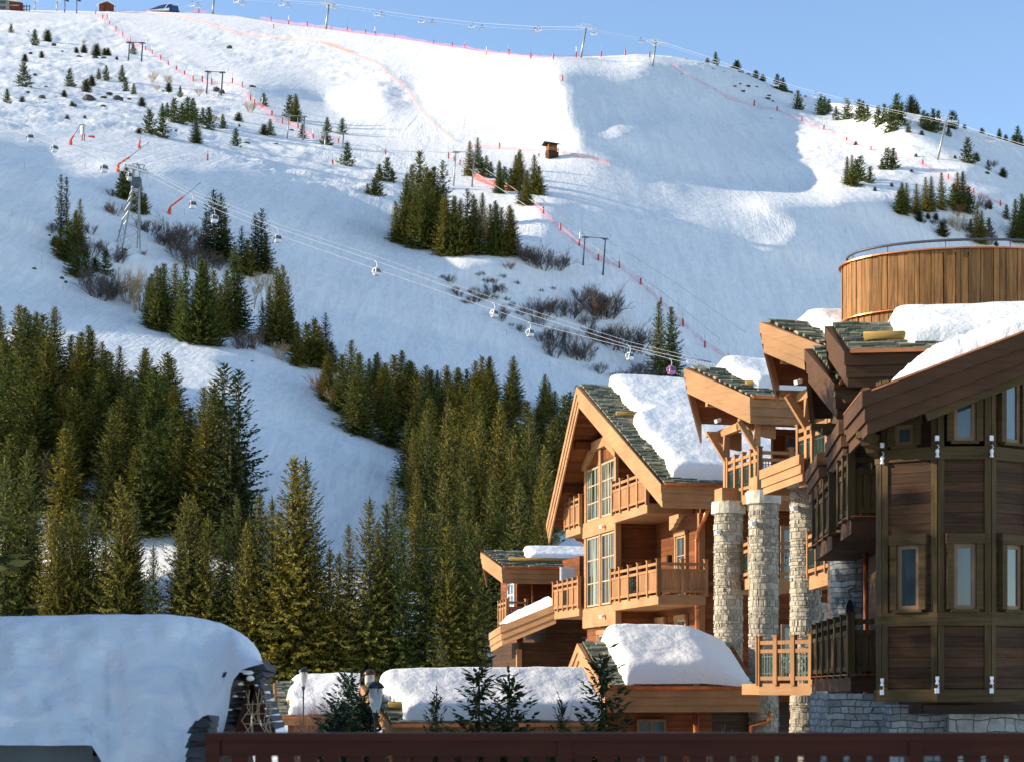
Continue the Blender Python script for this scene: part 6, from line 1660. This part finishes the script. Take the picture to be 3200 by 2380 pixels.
# ---------------------------------------------------------------- hut, station and houses on the slope
Y = base_d(1725, 491); k = Y/F; hut = tag(empty('timing_hut', ray(1725, 491, Y), 0.45), 'small two storey wooden timing hut with outside stair', 'hut')
s = k
mb = MB(); mb.box(-17*s,17*s,-12*s,12*s,-2,15*s); mb.build('base_wall', M['wood_dark'], hut)
mb = MB(); mb.box(-15*s,13*s,-9*s,12*s,15*s,38*s); mb.build('cabin_wall', M['wood_wall'], hut)
mb = MB(); mb.hexa([(-27*s,-18*s,36*s),(22*s,-18*s,36*s),(22*s,0,44*s),(-27*s,0,44*s),(-27*s,-18*s,38*s),(22*s,-18*s,38*s),(22*s,0,46*s),(-27*s,0,46*s)]); mb.hexa([(-27*s,0,44*s),(22*s,0,44*s),(22*s,18*s,36*s),(-27*s,18*s,36*s),(-27*s,0,46*s),(22*s,0,46*s),(22*s,18*s,38*s),(-27*s,18*s,38*s)]); mb.build('roof', M['wood_black'], hut)
for z in (17, 20.5, 24): mb = MB(); mb.box(-17*s,18*s,-14*s,-13*s,z*s,(z+2)*s); mb.box(-18*s,-17*s,-14*s,8*s,z*s,(z+2)*s); mb.build('rail', M['wood_rail'], hut)
mb = MB(); mb.bar((-17*s,-10*s,15*s),(-30*s,-10*s,0),2*s); mb.bar((-17*s,-10*s,22*s),(-30*s,-10*s,7*s),1.4*s); mb.build('stair', M['wood_trim'], hut)
window(hut, (-6*s,-9.2*s,22*s), (1,0,0), (0,-1,0), 12*s, 10*s, 2, 1, 0.25, 0.2, 'frame_dark', 'glass')
# a person by the hut
def person(px, py, h_px, lab, mat):
    Y = base_d(px, py); b = ray(px, py, Y); H = h_px/F*Y; me = bpy.data.meshes.new('person')
    v = [(0,0,.52),(0,0,.62),(0,0,.78),(0,0,.85),(0,0,.93),(.07,0,.5),(.08,-.02,.27),(.09,0,.03),(-.07,0,.5),(-.08,.02,.27),(-.09,0,.03),(.12,0,.79),(.16,-.03,.62),(.14,-.09,.5),(-.12,0,.79),(-.16,.0,.62),(-.15,-.06,.48)]
    e = [(0,1),(1,2),(2,3),(3,4),(0,5),(5,6),(6,7),(0,8),(8,9),(9,10),(2,11),(11,12),(12,13),(2,14),(14,15),(15,16)]
    me.from_pydata([Vector(q)*H for q in v], e, []); o = bpy.data.objects.new('person', me); scene.collection.objects.link(o); o.location = b
    m_ = o.modifiers.new('skin', 'SKIN'); rr = [.09,.085,.09,.04,.06,.07,.05,.04,.07,.05,.04,.05,.035,.03,.05,.035,.03]
    for q, r_ in zip(me.skin_vertices[0].data, rr): q.radius = (r_*H, r_*H)
    me.skin_vertices[0].data[0].use_root = True
    o.modifiers.new('sub', 'SUBSURF').levels = 1
    me.materials.append(M[mat]); tag(o, lab, 'person')
person(1684, 491, 13, 'person in dark clothes standing left of the timing hut', 'black')
person(1668, 487, 8, 'person in a red jacket further left of the hut', 'red')

def small_house(px, py, w, h, lab, wallm, name='house', rz=0.0, roof='snow_roof', d=18, extra=None):
    Y = base_d(px, py)+6; k = Y/F; o = tag(empty(name, ray(px, py, Y), rz), lab, 'house'); s = k; W = w/2*s
    mb = MB(); hw = h*0.62*s; mb.box(-W*0.9, W*0.9, 0, d*s, -3, hw)
    n = len(mb.v); mb.v += [(-W*0.9,0.0,hw),(W*0.9,0.0,hw),(0.05*W,0.0,h*0.95*s)]; mb.f.append((n,n+1,n+2)); mb.m.append(0); mb.build('wall', M[wallm], o)
    mb = MB(); t = 2.0*s
    for (a, b, za, zb) in ((-W*1.15, 0.05*W, hw*0.82, h*s), (0.05*W, W*1.15, h*s, hw*0.85)):
        mb.hexa([(a,-3*s,za),(b,-3*s,zb),(b,d*s,zb),(a,d*s,za),(a,-3*s,za+t),(b,-3*s,zb+t),(b,d*s,zb+t),(a,d*s,za+t)])
    mb.build('roof', M[roof], o)
    for x, z in ((-0.1, 0.68), (-0.55, 0.25), (0.4, 0.25)):
        mb = MB(); mb.box(x*W, (x+0.22)*W, -0.25, 0.1, z*h*s, (z+0.14)*h*s); mb.build('window', M['glass'], o)
    return o
M['red_wood'] = wood('red_wood', (0.16,0.045,0.03), 0.5, 0, var=0.2)
small_house(333, 33, 50, 29, 'dark red gabled wooden house with snowy roof on the left crest', 'red_wood', rz=0.25)
# hilltop restaurant, left edge
Y = base_d(40, 36)+8; k = Y/F; rs_ = tag(empty('hilltop_restaurant', ray(0, 36, Y)), 'stone and dark timber restaurant at the top left corner', 'building')
mb = MB(); mb.box(-60*k, 29*k, 0, 25*k, -3, 40*k); mb.build('stone_wall', M['stone_grey'], rs_)
mb = MB(); mb.hexa([(29*k,1,-2),(66*k,1,-2),(66*k,20*k,-2),(29*k,20*k,-2),(29*k,1,34*k),(67*k,1,29*k),(67*k,20*k,29*k),(29*k,20*k,34*k)]); mb.build('timber_wall', M['red_wood'], rs_)
mb = MB(); mb.hexa([(26*k,-1,34*k),(69*k,-1,29*k),(69*k,22*k,29*k),(26*k,22*k,34*k),(26*k,-1,36*k),(69*k,-1,30.5*k),(69*k,22*k,30.5*k),(26*k,22*k,36*k)]); mb.build('roof', M['snow_roof'], rs_)
for (x, z) in ((-1, 7), (9, 7), (-1, 24), (9, 24)): mb = MB(); mb.box(x*k, (x+8)*k, -0.4, 0.2, z*k, (z+8)*k); mb.build('window', M['glass_sky'], rs_)
mb = MB(); mb.box(67*k, 89*k, 3, 12*k, 8*k, 10*k); mb.box(67*k, 89*k, 3, 12*k, 20*k, 22*k)
for x in (70, 78, 88): mb.box(x*k, (x+1.2)*k, 3, 4, -2, 26*k)
mb.build('terrace', M['wood_black'], rs_)
cu = bpy.data.curves.new('sign_letters', 'FONT'); cu.body = 'La Bouitte'; cu.size = 6.5*k; cu.extrude = 0.05
tx = bpy.data.objects.new('sign_letters', cu); scene.collection.objects.link(tx); tx.parent = rs_; tx.location = (31*k, 0.8, 18.5*k); tx.rotation_euler = (math.pi/2, 0, 0); bpy.context.view_layer.update(); me_ = bpy.data.meshes.new_from_object(tx.evaluated_get(bpy.context.evaluated_depsgraph_get())); me_.materials.clear(); me_.materials.append(M['white_paint']); ty_ = part('sign_letters', me_, rs_); ty_.location = tx.location; ty_.rotation_euler = tx.rotation_euler; bpy.data.objects.remove(tx); ty_.name = 'sign_letters'
mb = MB(); mb.bar((80*k, 2, 24*k), (82*k, 2, 31*k), 0.2); mb.build('flag_pole', M['steel'], rs_)
# chairlift top station: long arched shell
Y = base_d(505, 37)+4; k = Y/F; ts = tag(empty('lift_station', ray(457, 35, Y), -0.0), 'dark glazed arched top station of the chairlift', 'lift station')
M['glaze'] = glass_mat('glaze', (0.01,0.02,0.07), 0.1)
P = []
for i in range(14):
    t = i/13; x = t*78*k; hh = (2+20*math.sin(min(1, t*1.15)*math.pi/2)**0.9)*k; row = []
    for j in range(13):
        a = math.pi*j/12; row.append((x-0.0*k+6*k*math.cos(a)*0.2, -14*k*math.cos(a)+12*k, hh*math.sin(a)*1.1+2*k*t))
    P.append(row)
mb = MB(); mb.grid(P); mb.build('shell', M['glaze'], ts, True)
P = [[(t*72*k, -2.6*k, 0.0), (t*72*k+1*k, -2.8*k, (1+8*t)*k)] for t in [q/10 for q in range(11)]]
mb = MB(); mb.grid(P); mb.build('skirt', M['white_paint'], ts)
mb = MB(); P_ = [(x*k, -3*k, z*k) for x, z in ((62,1),(60,8),(66,18),(76,25),(88,27),(98,22),(103,12),(103,2))]; mb.tube(P_, 0.9*k, 6); mb.build('arch', M['white_paint'], ts, True)
mb = MB(); mb.hexa([(66*k,0,0),(102*k,0,0),(102*k,16*k,0),(66*k,16*k,0),(70*k,0,20*k),(99*k,0,16*k),(99*k,16*k,16*k),(70*k,16*k,20*k)]); mb.build('cabin', M['glaze'], ts)
for k_ in range(10): mb = MB(); x = (8+k_*5.5); mb.bar((x*k,-2.5*k,(3+x*0.1)*k), ((x+3.5)*k,1.5*k,(9+x*0.16)*k), 0.5*k); mb.build('rib', M['steel'], ts)

# ---------------------------------------------------------------- boulders
def boulder(px, py, w, h, i):
    b = ground_at(px, py); k = b.y/F; rs = random.Random(i); bm = bmesh.new(); bmesh.ops.create_icosphere(bm, subdivisions=2, radius=1.0)
    for v in bm.verts:
        f = 1+rs.uniform(-.22,.22); v.co = Vector((v.co.x*w/2*k*f, v.co.y*w/2*k*f*0.8, v.co.z*h*0.7*k*f))
    me = bpy.data.meshes.new('boulder'); bm.to_mesh(me); bm.free(); me.materials.append(M['rock'])
    o = bpy.data.objects.new('boulder', me); scene.collection.objects.link(o); o.location = b; return o
RK = [(340,283,34,16),(500,360,46,10),(600,372,50,22),(655,372,46,16),(640,412,60,12),(560,625,85,34),(690,592,46,14),(742,628,70,30),(655,618,46,14),(265,620,46,26),(240,655,40,12),(287,655,34,12),(650,672,40,12),(175,582,28,8),(220,472,30,8),(290,548,24,6),(1365,565,46,24),(1400,580,44,20),(1448,300,32,18),(1590,548,46,10),(1740,912,36,12),(1557,903,44,10),(192,337,26,12),(393,325,20,6),(1838,826,34,14),(815,625,30,6),(1030,575,20,6)]
for i, (x, y, w_, h_) in enumerate(sorted(RK)):
    o = boulder(x*c1, y*c1, w_*c1, h_*c1, i); tag(o, 'dark bare rock, %s among rocks on the upper left slope' % ORD[i], 'boulder', 'rocks poking through the snow')
RK = [(390,745,30,14),(415,770,24,12),(312,475,20,10),(215,685,30,10),(1585,1180,50,18),(1590,1270,20,10),(790,570,32,16)]
for i, (x, y, w_, h_) in enumerate(sorted(RK)):
    o = boulder(x*c1, 500+y*c1, w_*c1, h_*c1, 50+i); tag(o, 'low dark rock, %s of those below the gondola line' % ORD[i], 'boulder', 'rocks poking through the snow')
RK = [(165,410,30,6),(480,545,34,10),(430,530,16,8),(530,550,30,6),(600,625,40,12),(610,605,30,8),(395,545,30,6),(450,575,30,6),(635,640,20,10),(690,570,34,14),(730,560,40,12),(750,572,30,10),(250,440,40,10),(380,430,50,10),(430,455,50,10),(480,470,40,10),(190,405,22,8),(840,578,18,8),(1985,1095,34,16),(625,752,20,10),(820,936,16,10),(90,365,12,6),(60,470,16,5),(325,455,20,6),(560,500,24,9)]
for i, (x, y, w_, h_) in enumerate(sorted(RK)):
    o = boulder(2100+x*c1, y*c1, w_*c1, h_*c1, 90+i); tag(o, 'small dark rock, %s along the right skyline ridge' % ORD[i], 'boulder', 'rocks poking through the snow')
# ---------------------------------------------------------------- balcony rail right in front
M['rail_red'] = wood('rail_red', (0.045,0.012,0.006), None, 2, var=0.35, bs=0.3, rough=0.5)
YR = 5.6
hr_ = tag(empty('balustrade', (1.2, YR, -1.2)), 'dark red wooden balustrade across the bottom of the view', 'railing')
def rl(px, py, dy=0.0): 
    v = ray(px, py, YR); return Vector((v.x-1.2, dy, v.z+1.2))
a = rl(640, 2289); b = rl(3700, 2289)
mb = MB(); mb.box(a.x, b.x, 0.0, 0.11, rl(0,2313).z, a.z); mb.build('handrail', M['rail_red'], hr_)
mb = MB(); mb.box(rl(688,0).x, b.x, 0.02, 0.07, rl(0,2362).z, rl(0,2313.3).z); mb.build('lower_rail', M['rail_red'], hr_)
for x in (662, 1765, 2868):
    mb = MB(); p = rl(x, 0).x; mb.box(p-0.023, p+0.023, 0.012, 0.095, -0.2, rl(0,2313).z-0.001); mb.build('post', M['rail_red'], hr_)
x = 745
while x < 3300:
    if min(abs(x-q) for q in (662, 1765, 2868)) > 38:
        mb = MB(); p = rl(x, 0).x; mb.box(p-0.026, p+0.026, 0.03, 0.06, -0.2, rl(0,2362).z); mb.build('baluster', M['rail_red'], hr_)
    x += 72

# ---------------------------------------------------------------- snow covered roof corner, close on the left
cr = tag(empty('near_roof', (-1.6, 12.0, -1.5)), 'near roof corner with dark slates, timber verge and heavy snow', 'building')
def nl(px, py, Y=12.0): 
    v = ray(px, py, Y); return Vector((v.x+1.6, v.y-12.0, v.z+1.5))
prof = [(-260,1925),(0,1913),(250,1907),(500,1908),(600,1914),(690,1932),(745,1958),(785,1990),(812,2030),(822,2075)]
low = 2330
P = []
rsn = random.Random(9)
ns = 50
def top_y(x): return float(np.interp(x, [p[0] for p in prof], [p[1] for p in prof]))
xs_ = list(np.linspace(-260, 560, 34))+list(np.linspace(568, 722, 24))+[730,755,775,792,805,814,820,823]
for x in xs_:
    ty = top_y(x); row = []
    edge = float(np.interp(x, [290,335,600,640,675,698,714,724,745,823], [2328,2410,2410,2400,2340,2285,2215,2130,2094,2074]))
    for j in range(ns):
        v = j/(ns-1)
        # from the far rounded crest forward and down the slope
        Yd = 13.6-2.4*v
        crest = 1-(1-min(1, v*2.6))**2
        py = ty+22*(1-crest)*1.5+(edge-ty)*max(0, (v-0.16)/0.84)**1.15
        nn_ = float(vnoise(np.array([x/60.0+20]), np.array([v*6.0+3]), 1.6, 55, 3)[0])
        n2_ = float(vnoise(np.array([x/60.0+70]), np.array([v*9.0+3]), 0.7, 66, 2)[0])
        row.append(nl(x, py+nn_*11+n2_*3*min(1, v*4), Yd+(0.35*nn_+0.12*n2_)*min(1, v*2)-0.10*math.sin(v*3.14)))
    P.append(row)
mb = MB(); mb.grid(P); o = mb.build('roof_snow', M['snow_soft'], None, True); o.location = (-1.6, 12.0, -1.5)
tag(o, 'big smooth blue shaded snow mass close on the left', 'snow', 'snow lying on roofs')
mb = MB()
mb.hexa([nl(-300,2420,12.2), nl(600,2330,11.6), nl(800,2420,13.4), nl(-300,2420,13.6), nl(-300,2050,13.4), nl(600,2060,12.8), nl(745,2085,13.3), nl(-300,2000,13.6)]); mb.build('roof', M['wood_black'], cr)
mb = MB()
rsn = random.Random(3)
cand = [(765,2072,95,18),(748,2082,50,16),(800,2086,60,22),(720,2104,56,16),(735,2118,40,12),(806,2108,40,18),(798,2128,36,18),(806,2150,30,18),(744,2150,34,14),(752,2168,36,14),(738,2186,30,12),(812,2176,30,18),(822,2200,30,18),(730,2204,34,14),(826,2224,34,16),(834,2246,36,18),(838,2268,40,18),(726,2226,30,14),(722,2246,30,14),(718,2266,30,14),(770,2278,60,16),(760,2222,30,12)]
for (x, y, w_, h_, Yq) in ((640,2246,40,16,10.9),(628,2262,60,22,10.9),(618,2282,70,26,10.93),(624,2304,76,26,10.9),(614,2326,74,28,10.94),(622,2352,90,34,10.9),(620,2385,96,44,10.92)):
    a_, b_ = nl(x-w_/2, y+h_/2, Yq), nl(x+w_/2, y-h_/2, Yq); mb.hexa([(a_.x,a_.y,a_.z+.01),(b_.x,a_.y+0.03,a_.z),(b_.x,a_.y+0.3,a_.z),(a_.x,a_.y+0.3,a_.z),(a_.x+0.02,a_.y+0.02,b_.z),(b_.x-0.02,a_.y,b_.z+.012),(b_.x,a_.y+0.3,b_.z),(a_.x,a_.y+0.3,b_.z)])
for (x, y, w_, h_) in cand:
    tilt = rsn.uniform(-0.012, 0.012); a_, b_ = nl(x-w_/2, y+h_/2, 11.9+rsn.uniform(-.03,.03)), nl(x+w_/2, y-h_/2, 11.9); j = rsn.uniform(-.01,.015)
    mb.hexa([(a_.x,a_.y,a_.z+tilt),(b_.x,a_.y+0.03,a_.z-tilt),(b_.x,a_.y+0.5,a_.z+j),(a_.x,a_.y+0.5,a_.z),(a_.x+0.01,a_.y+0.02,b_.z+tilt),(b_.x-0.02,a_.y,b_.z-tilt),(b_.x,a_.y+0.5,b_.z),(a_.x,a_.y+0.5,b_.z)])
sf = MB()
for (x, y, w_, h_) in ((775,2100,36,14),(782,2118,26,18),(760,2096,24,8),(752,2136,20,8),(800,2140,14,6),(818,2190,16,6),(735,2174,18,6),(828,2236,18,6),(716,2216,22,6)):
    c_ = nl(x, y, 11.86); bw_ = w_/F*6; bh_ = h_/F*6
    sf.lathe([(0.001,bh_),(bw_*0.6,bh_*0.8),(bw_,0.0),(bw_*0.8,-bh_*0.7),(0.001,-bh_)], 9, c_, 0, 1, 0.5)
sf.build('snow_fleck', M['snow_soft'], cr, True)
mb.build('slates', M['slate_dark'] if 'slate_dark' in M else M['black'], cr)
mb = MB()
for (x0,y0,x1,y1,w_) in ((790,2140,745,2290,0.05),(800,2150,800,2290,0.05),(805,2160,835,2290,0.04),(790,2130,770,2290,0.03),(740,2290,860,2285,0.04)): mb.bar(nl(x0,y0,11.86), nl(x1,y1,11.86), w_, 0.05)
mb.build('verge_timber', M['rail_red'], cr)
wr = MB(); rsn = random.Random(8)
for k in range(9):
    x = 770+k*10; wr.tube([nl(x, 2150+rsn.uniform(0,60), 11.8), nl(x+rsn.uniform(-14,14), 2210, 11.79), nl(x+rsn.uniform(-20,20), 2250, 11.8), nl(x+rsn.uniform(-25,25), 2288, 11.8)], 0.003, 5)
for k in range(3): wr.tube([nl(765,2200+k*30,11.78), nl(850,2195+k*32,11.78)], 0.0025, 5)
wr.build('wires', M['twig_pale'], cr)
mb = MB(); mb.hexa([nl(822,2110,12.6), nl(832,2110,12.6), nl(840,2110,13.2), nl(830,2110,13.2), nl(822,2100,12.6), nl(830,2100,12.6), nl(838,2100,13.2), nl(828,2100,13.2)])
P = [[nl(822+ (78*t) - 60*t*(1-v)*1.0, 2108+185*t, 12.5+0.6*v) for v in (0, .3, .6, 1.0)] for t in [q/16 for q in range(17)]]
mb = MB(); mb.grid(P); mb.v = [(x, y, z) for x, y, z in mb.v]; mb.build('verge_snow', M['snow_soft'], cr, True)
mb = MB(); mb.hexa([nl(-300,2420,11.5), nl(290,2420,11.5), nl(290,2420,11.8), nl(-300,2420,11.8), nl(-300,2345,11.5), nl(290,2312,11.5), nl(290,2312,11.8), nl(-300,2345,11.8)]); mb.build('gutter_board', M['gutter_grey'] if 'gutter_grey' in M else M['steel_dark'], cr)

# ---------------------------------------------------------------- small snowed-in pavilions below
def pavilion(px, py, Y, ang, m, prow, ze, za, L, lab, snow_lab, seed, T=0.5, x0=0.5, s0=0.1, trim='wood_trim'):
    X = (px-CX)/F*Y; fr = Frame(X, Y, ang); r = tag(fr.root('pavilion'), lab, 'building')
    gable_roof(fr, r, m, prow, ze, za, L, trim, 'wood_soffit', seed, edge=0.5, hts=(0.18,0.16), logs=((x0-0.1, 0.35, 0.8),))
    w = MB(); w.box(0.4, L-0.2, 0.5, 2*m-0.5, -3.5, ze-0.1); w.build('wall', M['wood_wall'], r)
    snow_cap(fr, snow_lab, m, ze, za, L, lambda s: x0+0.15*math.sin(s*3), s0=s0, T=T, far=m*0.7, seed=seed, nx=70, ny=44, lump=0.15)
    return fr, r
fr, pv = pavilion(1222, 2262, 44.0, A1, 2.1, 0.35, -0.92, 0.08, 5.6, 'low timber pavilion with pointed gable behind the street lamps', 'long lumpy snow heap on the pavilion roof behind the saplings', 41, 0.45, 0.15)
fr2, pv2 = pavilion(868, 2236, 76.0, 4.0, 2.9, 0.3, -1.25, 0.25, 3.5, 'small house with slate verge behind the lamp post at left', 'flat snow slab on the small house roof at left', 43, 0.42, 0.45)

# ---------------------------------------------------------------- street lamps
M['lamp_glass'] = glass_mat('lamp_glass', (0.45,0.45,0.42), 0.25)
M['lamp_brown'] = plain('lamp_brown', (0.07,0.035,0.02), 0.35, 0.4, var=0.2)
def lamp(px, ytop, wpx, Y, lab, dark='black'):
    r = tag(empty('street_lamp', (ray(px, 0, Y).x, Y, -3.5)), lab, 'street lamp', 'globe topped street lamps'); k = Y/F; W = wpx*k/2
    zt = (HY-ytop)*k+3.5
    mb = MB(); mb.lathe([(0.001, zt), (W*0.45, zt-W*0.12), (W*0.8, zt-W*0.4), (W*1.0, zt-W*0.78), (W*0.9, zt-W*0.84), (0.001, zt-W*0.80)], 24); mb.build('cap', M[dark], r, True)
    mb = MB(); g0 = zt-W*0.84; g1 = g0-W*2.7; mb.lathe([(W*0.78, g0), (W*0.74, g0-W*1.0), (W*0.58, g0-W*2.0), (W*0.34, g1)], 20); mb.build('glass', M['lamp_glass'], r, True)
    mb = MB()
    for q in range(4):
        a = q*1.57+0.4; mb.bar((math.cos(a)*W*0.8, math.sin(a)*W*0.8, g0), (math.cos(a)*W*0.35, math.sin(a)*W*0.35, g1), W*0.09)
    mb.lathe([(0.001,g0),(W*0.12,g0-0.01),(W*0.12,g1),(0.001,g1)], 8); mb.build('frame', M[dark], r)
    mb = MB(); mb.lathe([(W*0.38, g1), (W*0.3, g1-W*0.5), (W*0.13, g1-W*0.9), (W*0.16, g1-W*1.2), (W*0.12, g1-W*1.6), (W*0.18, g1-W*2.3), (W*0.14, g1-W*2.4), (W*0.14, 0.5), (W*0.3, 0.3), (W*0.3, 0)], 14); mb.build('pole', M[dark], r, True)
lamp(1174, 2126, 56, 40.0, 'large street lamp with black dome, nearest of the lamps')
lamp(1155, 2090, 41, 50.0, 'brown domed street lamp partly behind the nearest lamp', 'lamp_brown')
lamp(948, 2085, 33, 66.0, 'slim street lamp standing before the small snowy house')
lamp(928, 2126, 21, 90.0, 'distant brown street lamp left of the slim one', 'lamp_brown')

# ---------------------------------------------------------------- garden saplings
SPR['sapling'] = [(5.0, spruce_mesh(seed=600+i, H=5.0, rb=1.3, step=0.26, nb=8, size=0.19, taper=0.85, droop=0.0, bare=0.02, mat='needles_dark'), trunk_mesh(5.0, 0.05, i)) for i in range(2)]
SPR['blue'] = [(5.0, spruce_mesh(seed=620+i, H=5.0, rb=1.35, step=0.22, nb=9, size=0.2, taper=0.7, droop=0.05, bare=0.0, mat='needles_blue'), trunk_mesh(5.0, 0.06, i)) for i in range(2)]
def sapling(px, ytop, Y, kind, wx, lab, cat_group='young spruces in the garden'):
    py1 = HY+3.5/Y*F; o = spruce(px, ytop, py1, kind, wx, lab, cat_group, 'young_spruce', Y)
    o['category'] = 'young spruce'
sapling(1497, 2085, 38.0, 'sapling', 1.25, 'dark young spruce, left one of the close pair')
sapling(1592, 2108, 37.0, 'sapling', 1.15, 'dark young spruce, right one of the close pair')
sapling(1363, 2165, 39.0, 'sapling', 0.6, 'thin little spruce shoot left of the pair')
sapling(1880, 2050, 37.0, 'sapling', 1.1, 'dark young spruce in front of the porch corner')
sapling(1755, 2190, 38.0, 'sapling', 0.6, 'short spruce shoot between the pair and the porch')
sapling(1090, 2105, 47.0, 'blue', 1.0, 'blue spruce left of the domed lamps, the taller one')
sapling(1130, 2170, 45.0, 'blue', 1.2, 'blue spruce directly beside the domed lamps')
sapling(1052, 2205, 44.0, 'blue', 1.2, 'low green spruce left of the blue ones')
sapling(1378, 1990, 90.0, 'sapling', 0.7, 'pale spruce top rising behind the pavilion snow')
SH['garden'] = [twiggy(780+i, 3.4, 12, 0.35, 'twig', 0.022, 3, lean=0.35) for i in range(2)]; SH['leafy'] = [twiggy(790, 3.4, 16, 0.4, 'twig_red', 0.022, 4, lean=0.4)]; SH['yellow'] = [twiggy(795, 3.4, 5, 0.25, 'twig_pale', 0.03, 3, lean=0.35)]
def garden(px, ytop, Y, kind, lab):
    b = Vector((ray(px, 0, Y).x, Y, -3.5)); H = (HY-ytop)/F*Y+3.5; o = empty('garden_shrub', b); k = H/3.6; o.scale = (k*0.8, k*0.8, k); part('branches', SH[kind][int(px) % len(SH[kind])], o)
    tag(o, lab, 'shrub', 'leafless garden shrubs')
garden(1720, 2110, 39, 'garden', 'tall thin leafless shrub right of the spruce pair'); garden(1780, 2150, 39.5, 'garden', 'thin leafless shrub beside the porch gable'); garden(1660, 2180, 39, 'garden', 'low thin leafless shrub behind the spruce pair')
garden(915, 2150, 60, 'garden', 'leafless shrub before the slate verge'); garden(985, 2140, 58, 'garden', 'leafless shrub right of the slim lamp'); garden(1035, 2120, 56, 'leafy', 'russet leaved shrub before the small house'); garden(1010, 2170, 54, 'leafy', 'lower russet shrub beside the green spruce'); garden(1075, 2100, 62, 'leafy', 'russet shrub behind the blue spruce')
garden(2225, 2150, 41, 'yellow', 'yellow twigged bare sapling in front of the porch'); garden(2262, 2180, 41, 'yellow', 'second yellow twigged sapling by the porch post')

# ---------------------------------------------------------------- house and spruces added out of frame on the left to shade the near things
nh = tag(empty('shading_house', (-13.5, 8.0, -3.5)), 'tall unseen house added at left to shade the foreground', 'building')
mb = MB(); mb.box(-4, 3.2, -7, 13, 0, 9.5); mb.build('wall', M['wood_dark'], nh)
mb = MB(); mb.hexa([(-5,-8,9.0),(4.0,-8,9.0),(4.0,14,9.0),(-5,14,9.0),(-1,-8,11.2),(0,-8,11.2),(0,14,11.2),(-1,14,11.2)]); mb.build('roof', M['snow_roof'], nh)
for i, (x, y, h) in enumerate(((-15.5,27.5,12.0),(-15.0,30.0,11.5),(-17.0,33.0,15.5),(-16.0,35.2,15.5),(-17.0,38.0,19.0),(-16.5,41.2,18.5),(-20.0,29.0,13.0),(-22,36.5,14.5),(-17.5,43.2,10.5))):  # unseen trees added and sized for the shade they throw on turret and gables
    h0, crown, trunk = SPR['mid'][i % 4]; o = empty('spruce_tree', (x, y, -3.6), i*1.3); s = h/h0; o.scale = (s*1.25, s*1.25, s); part('crown', crown, o); part('trunk', trunk, o)
    tag(o, 'tall unseen spruce added at left to shade the turret', 'spruce', 'spruces out of frame on the left')
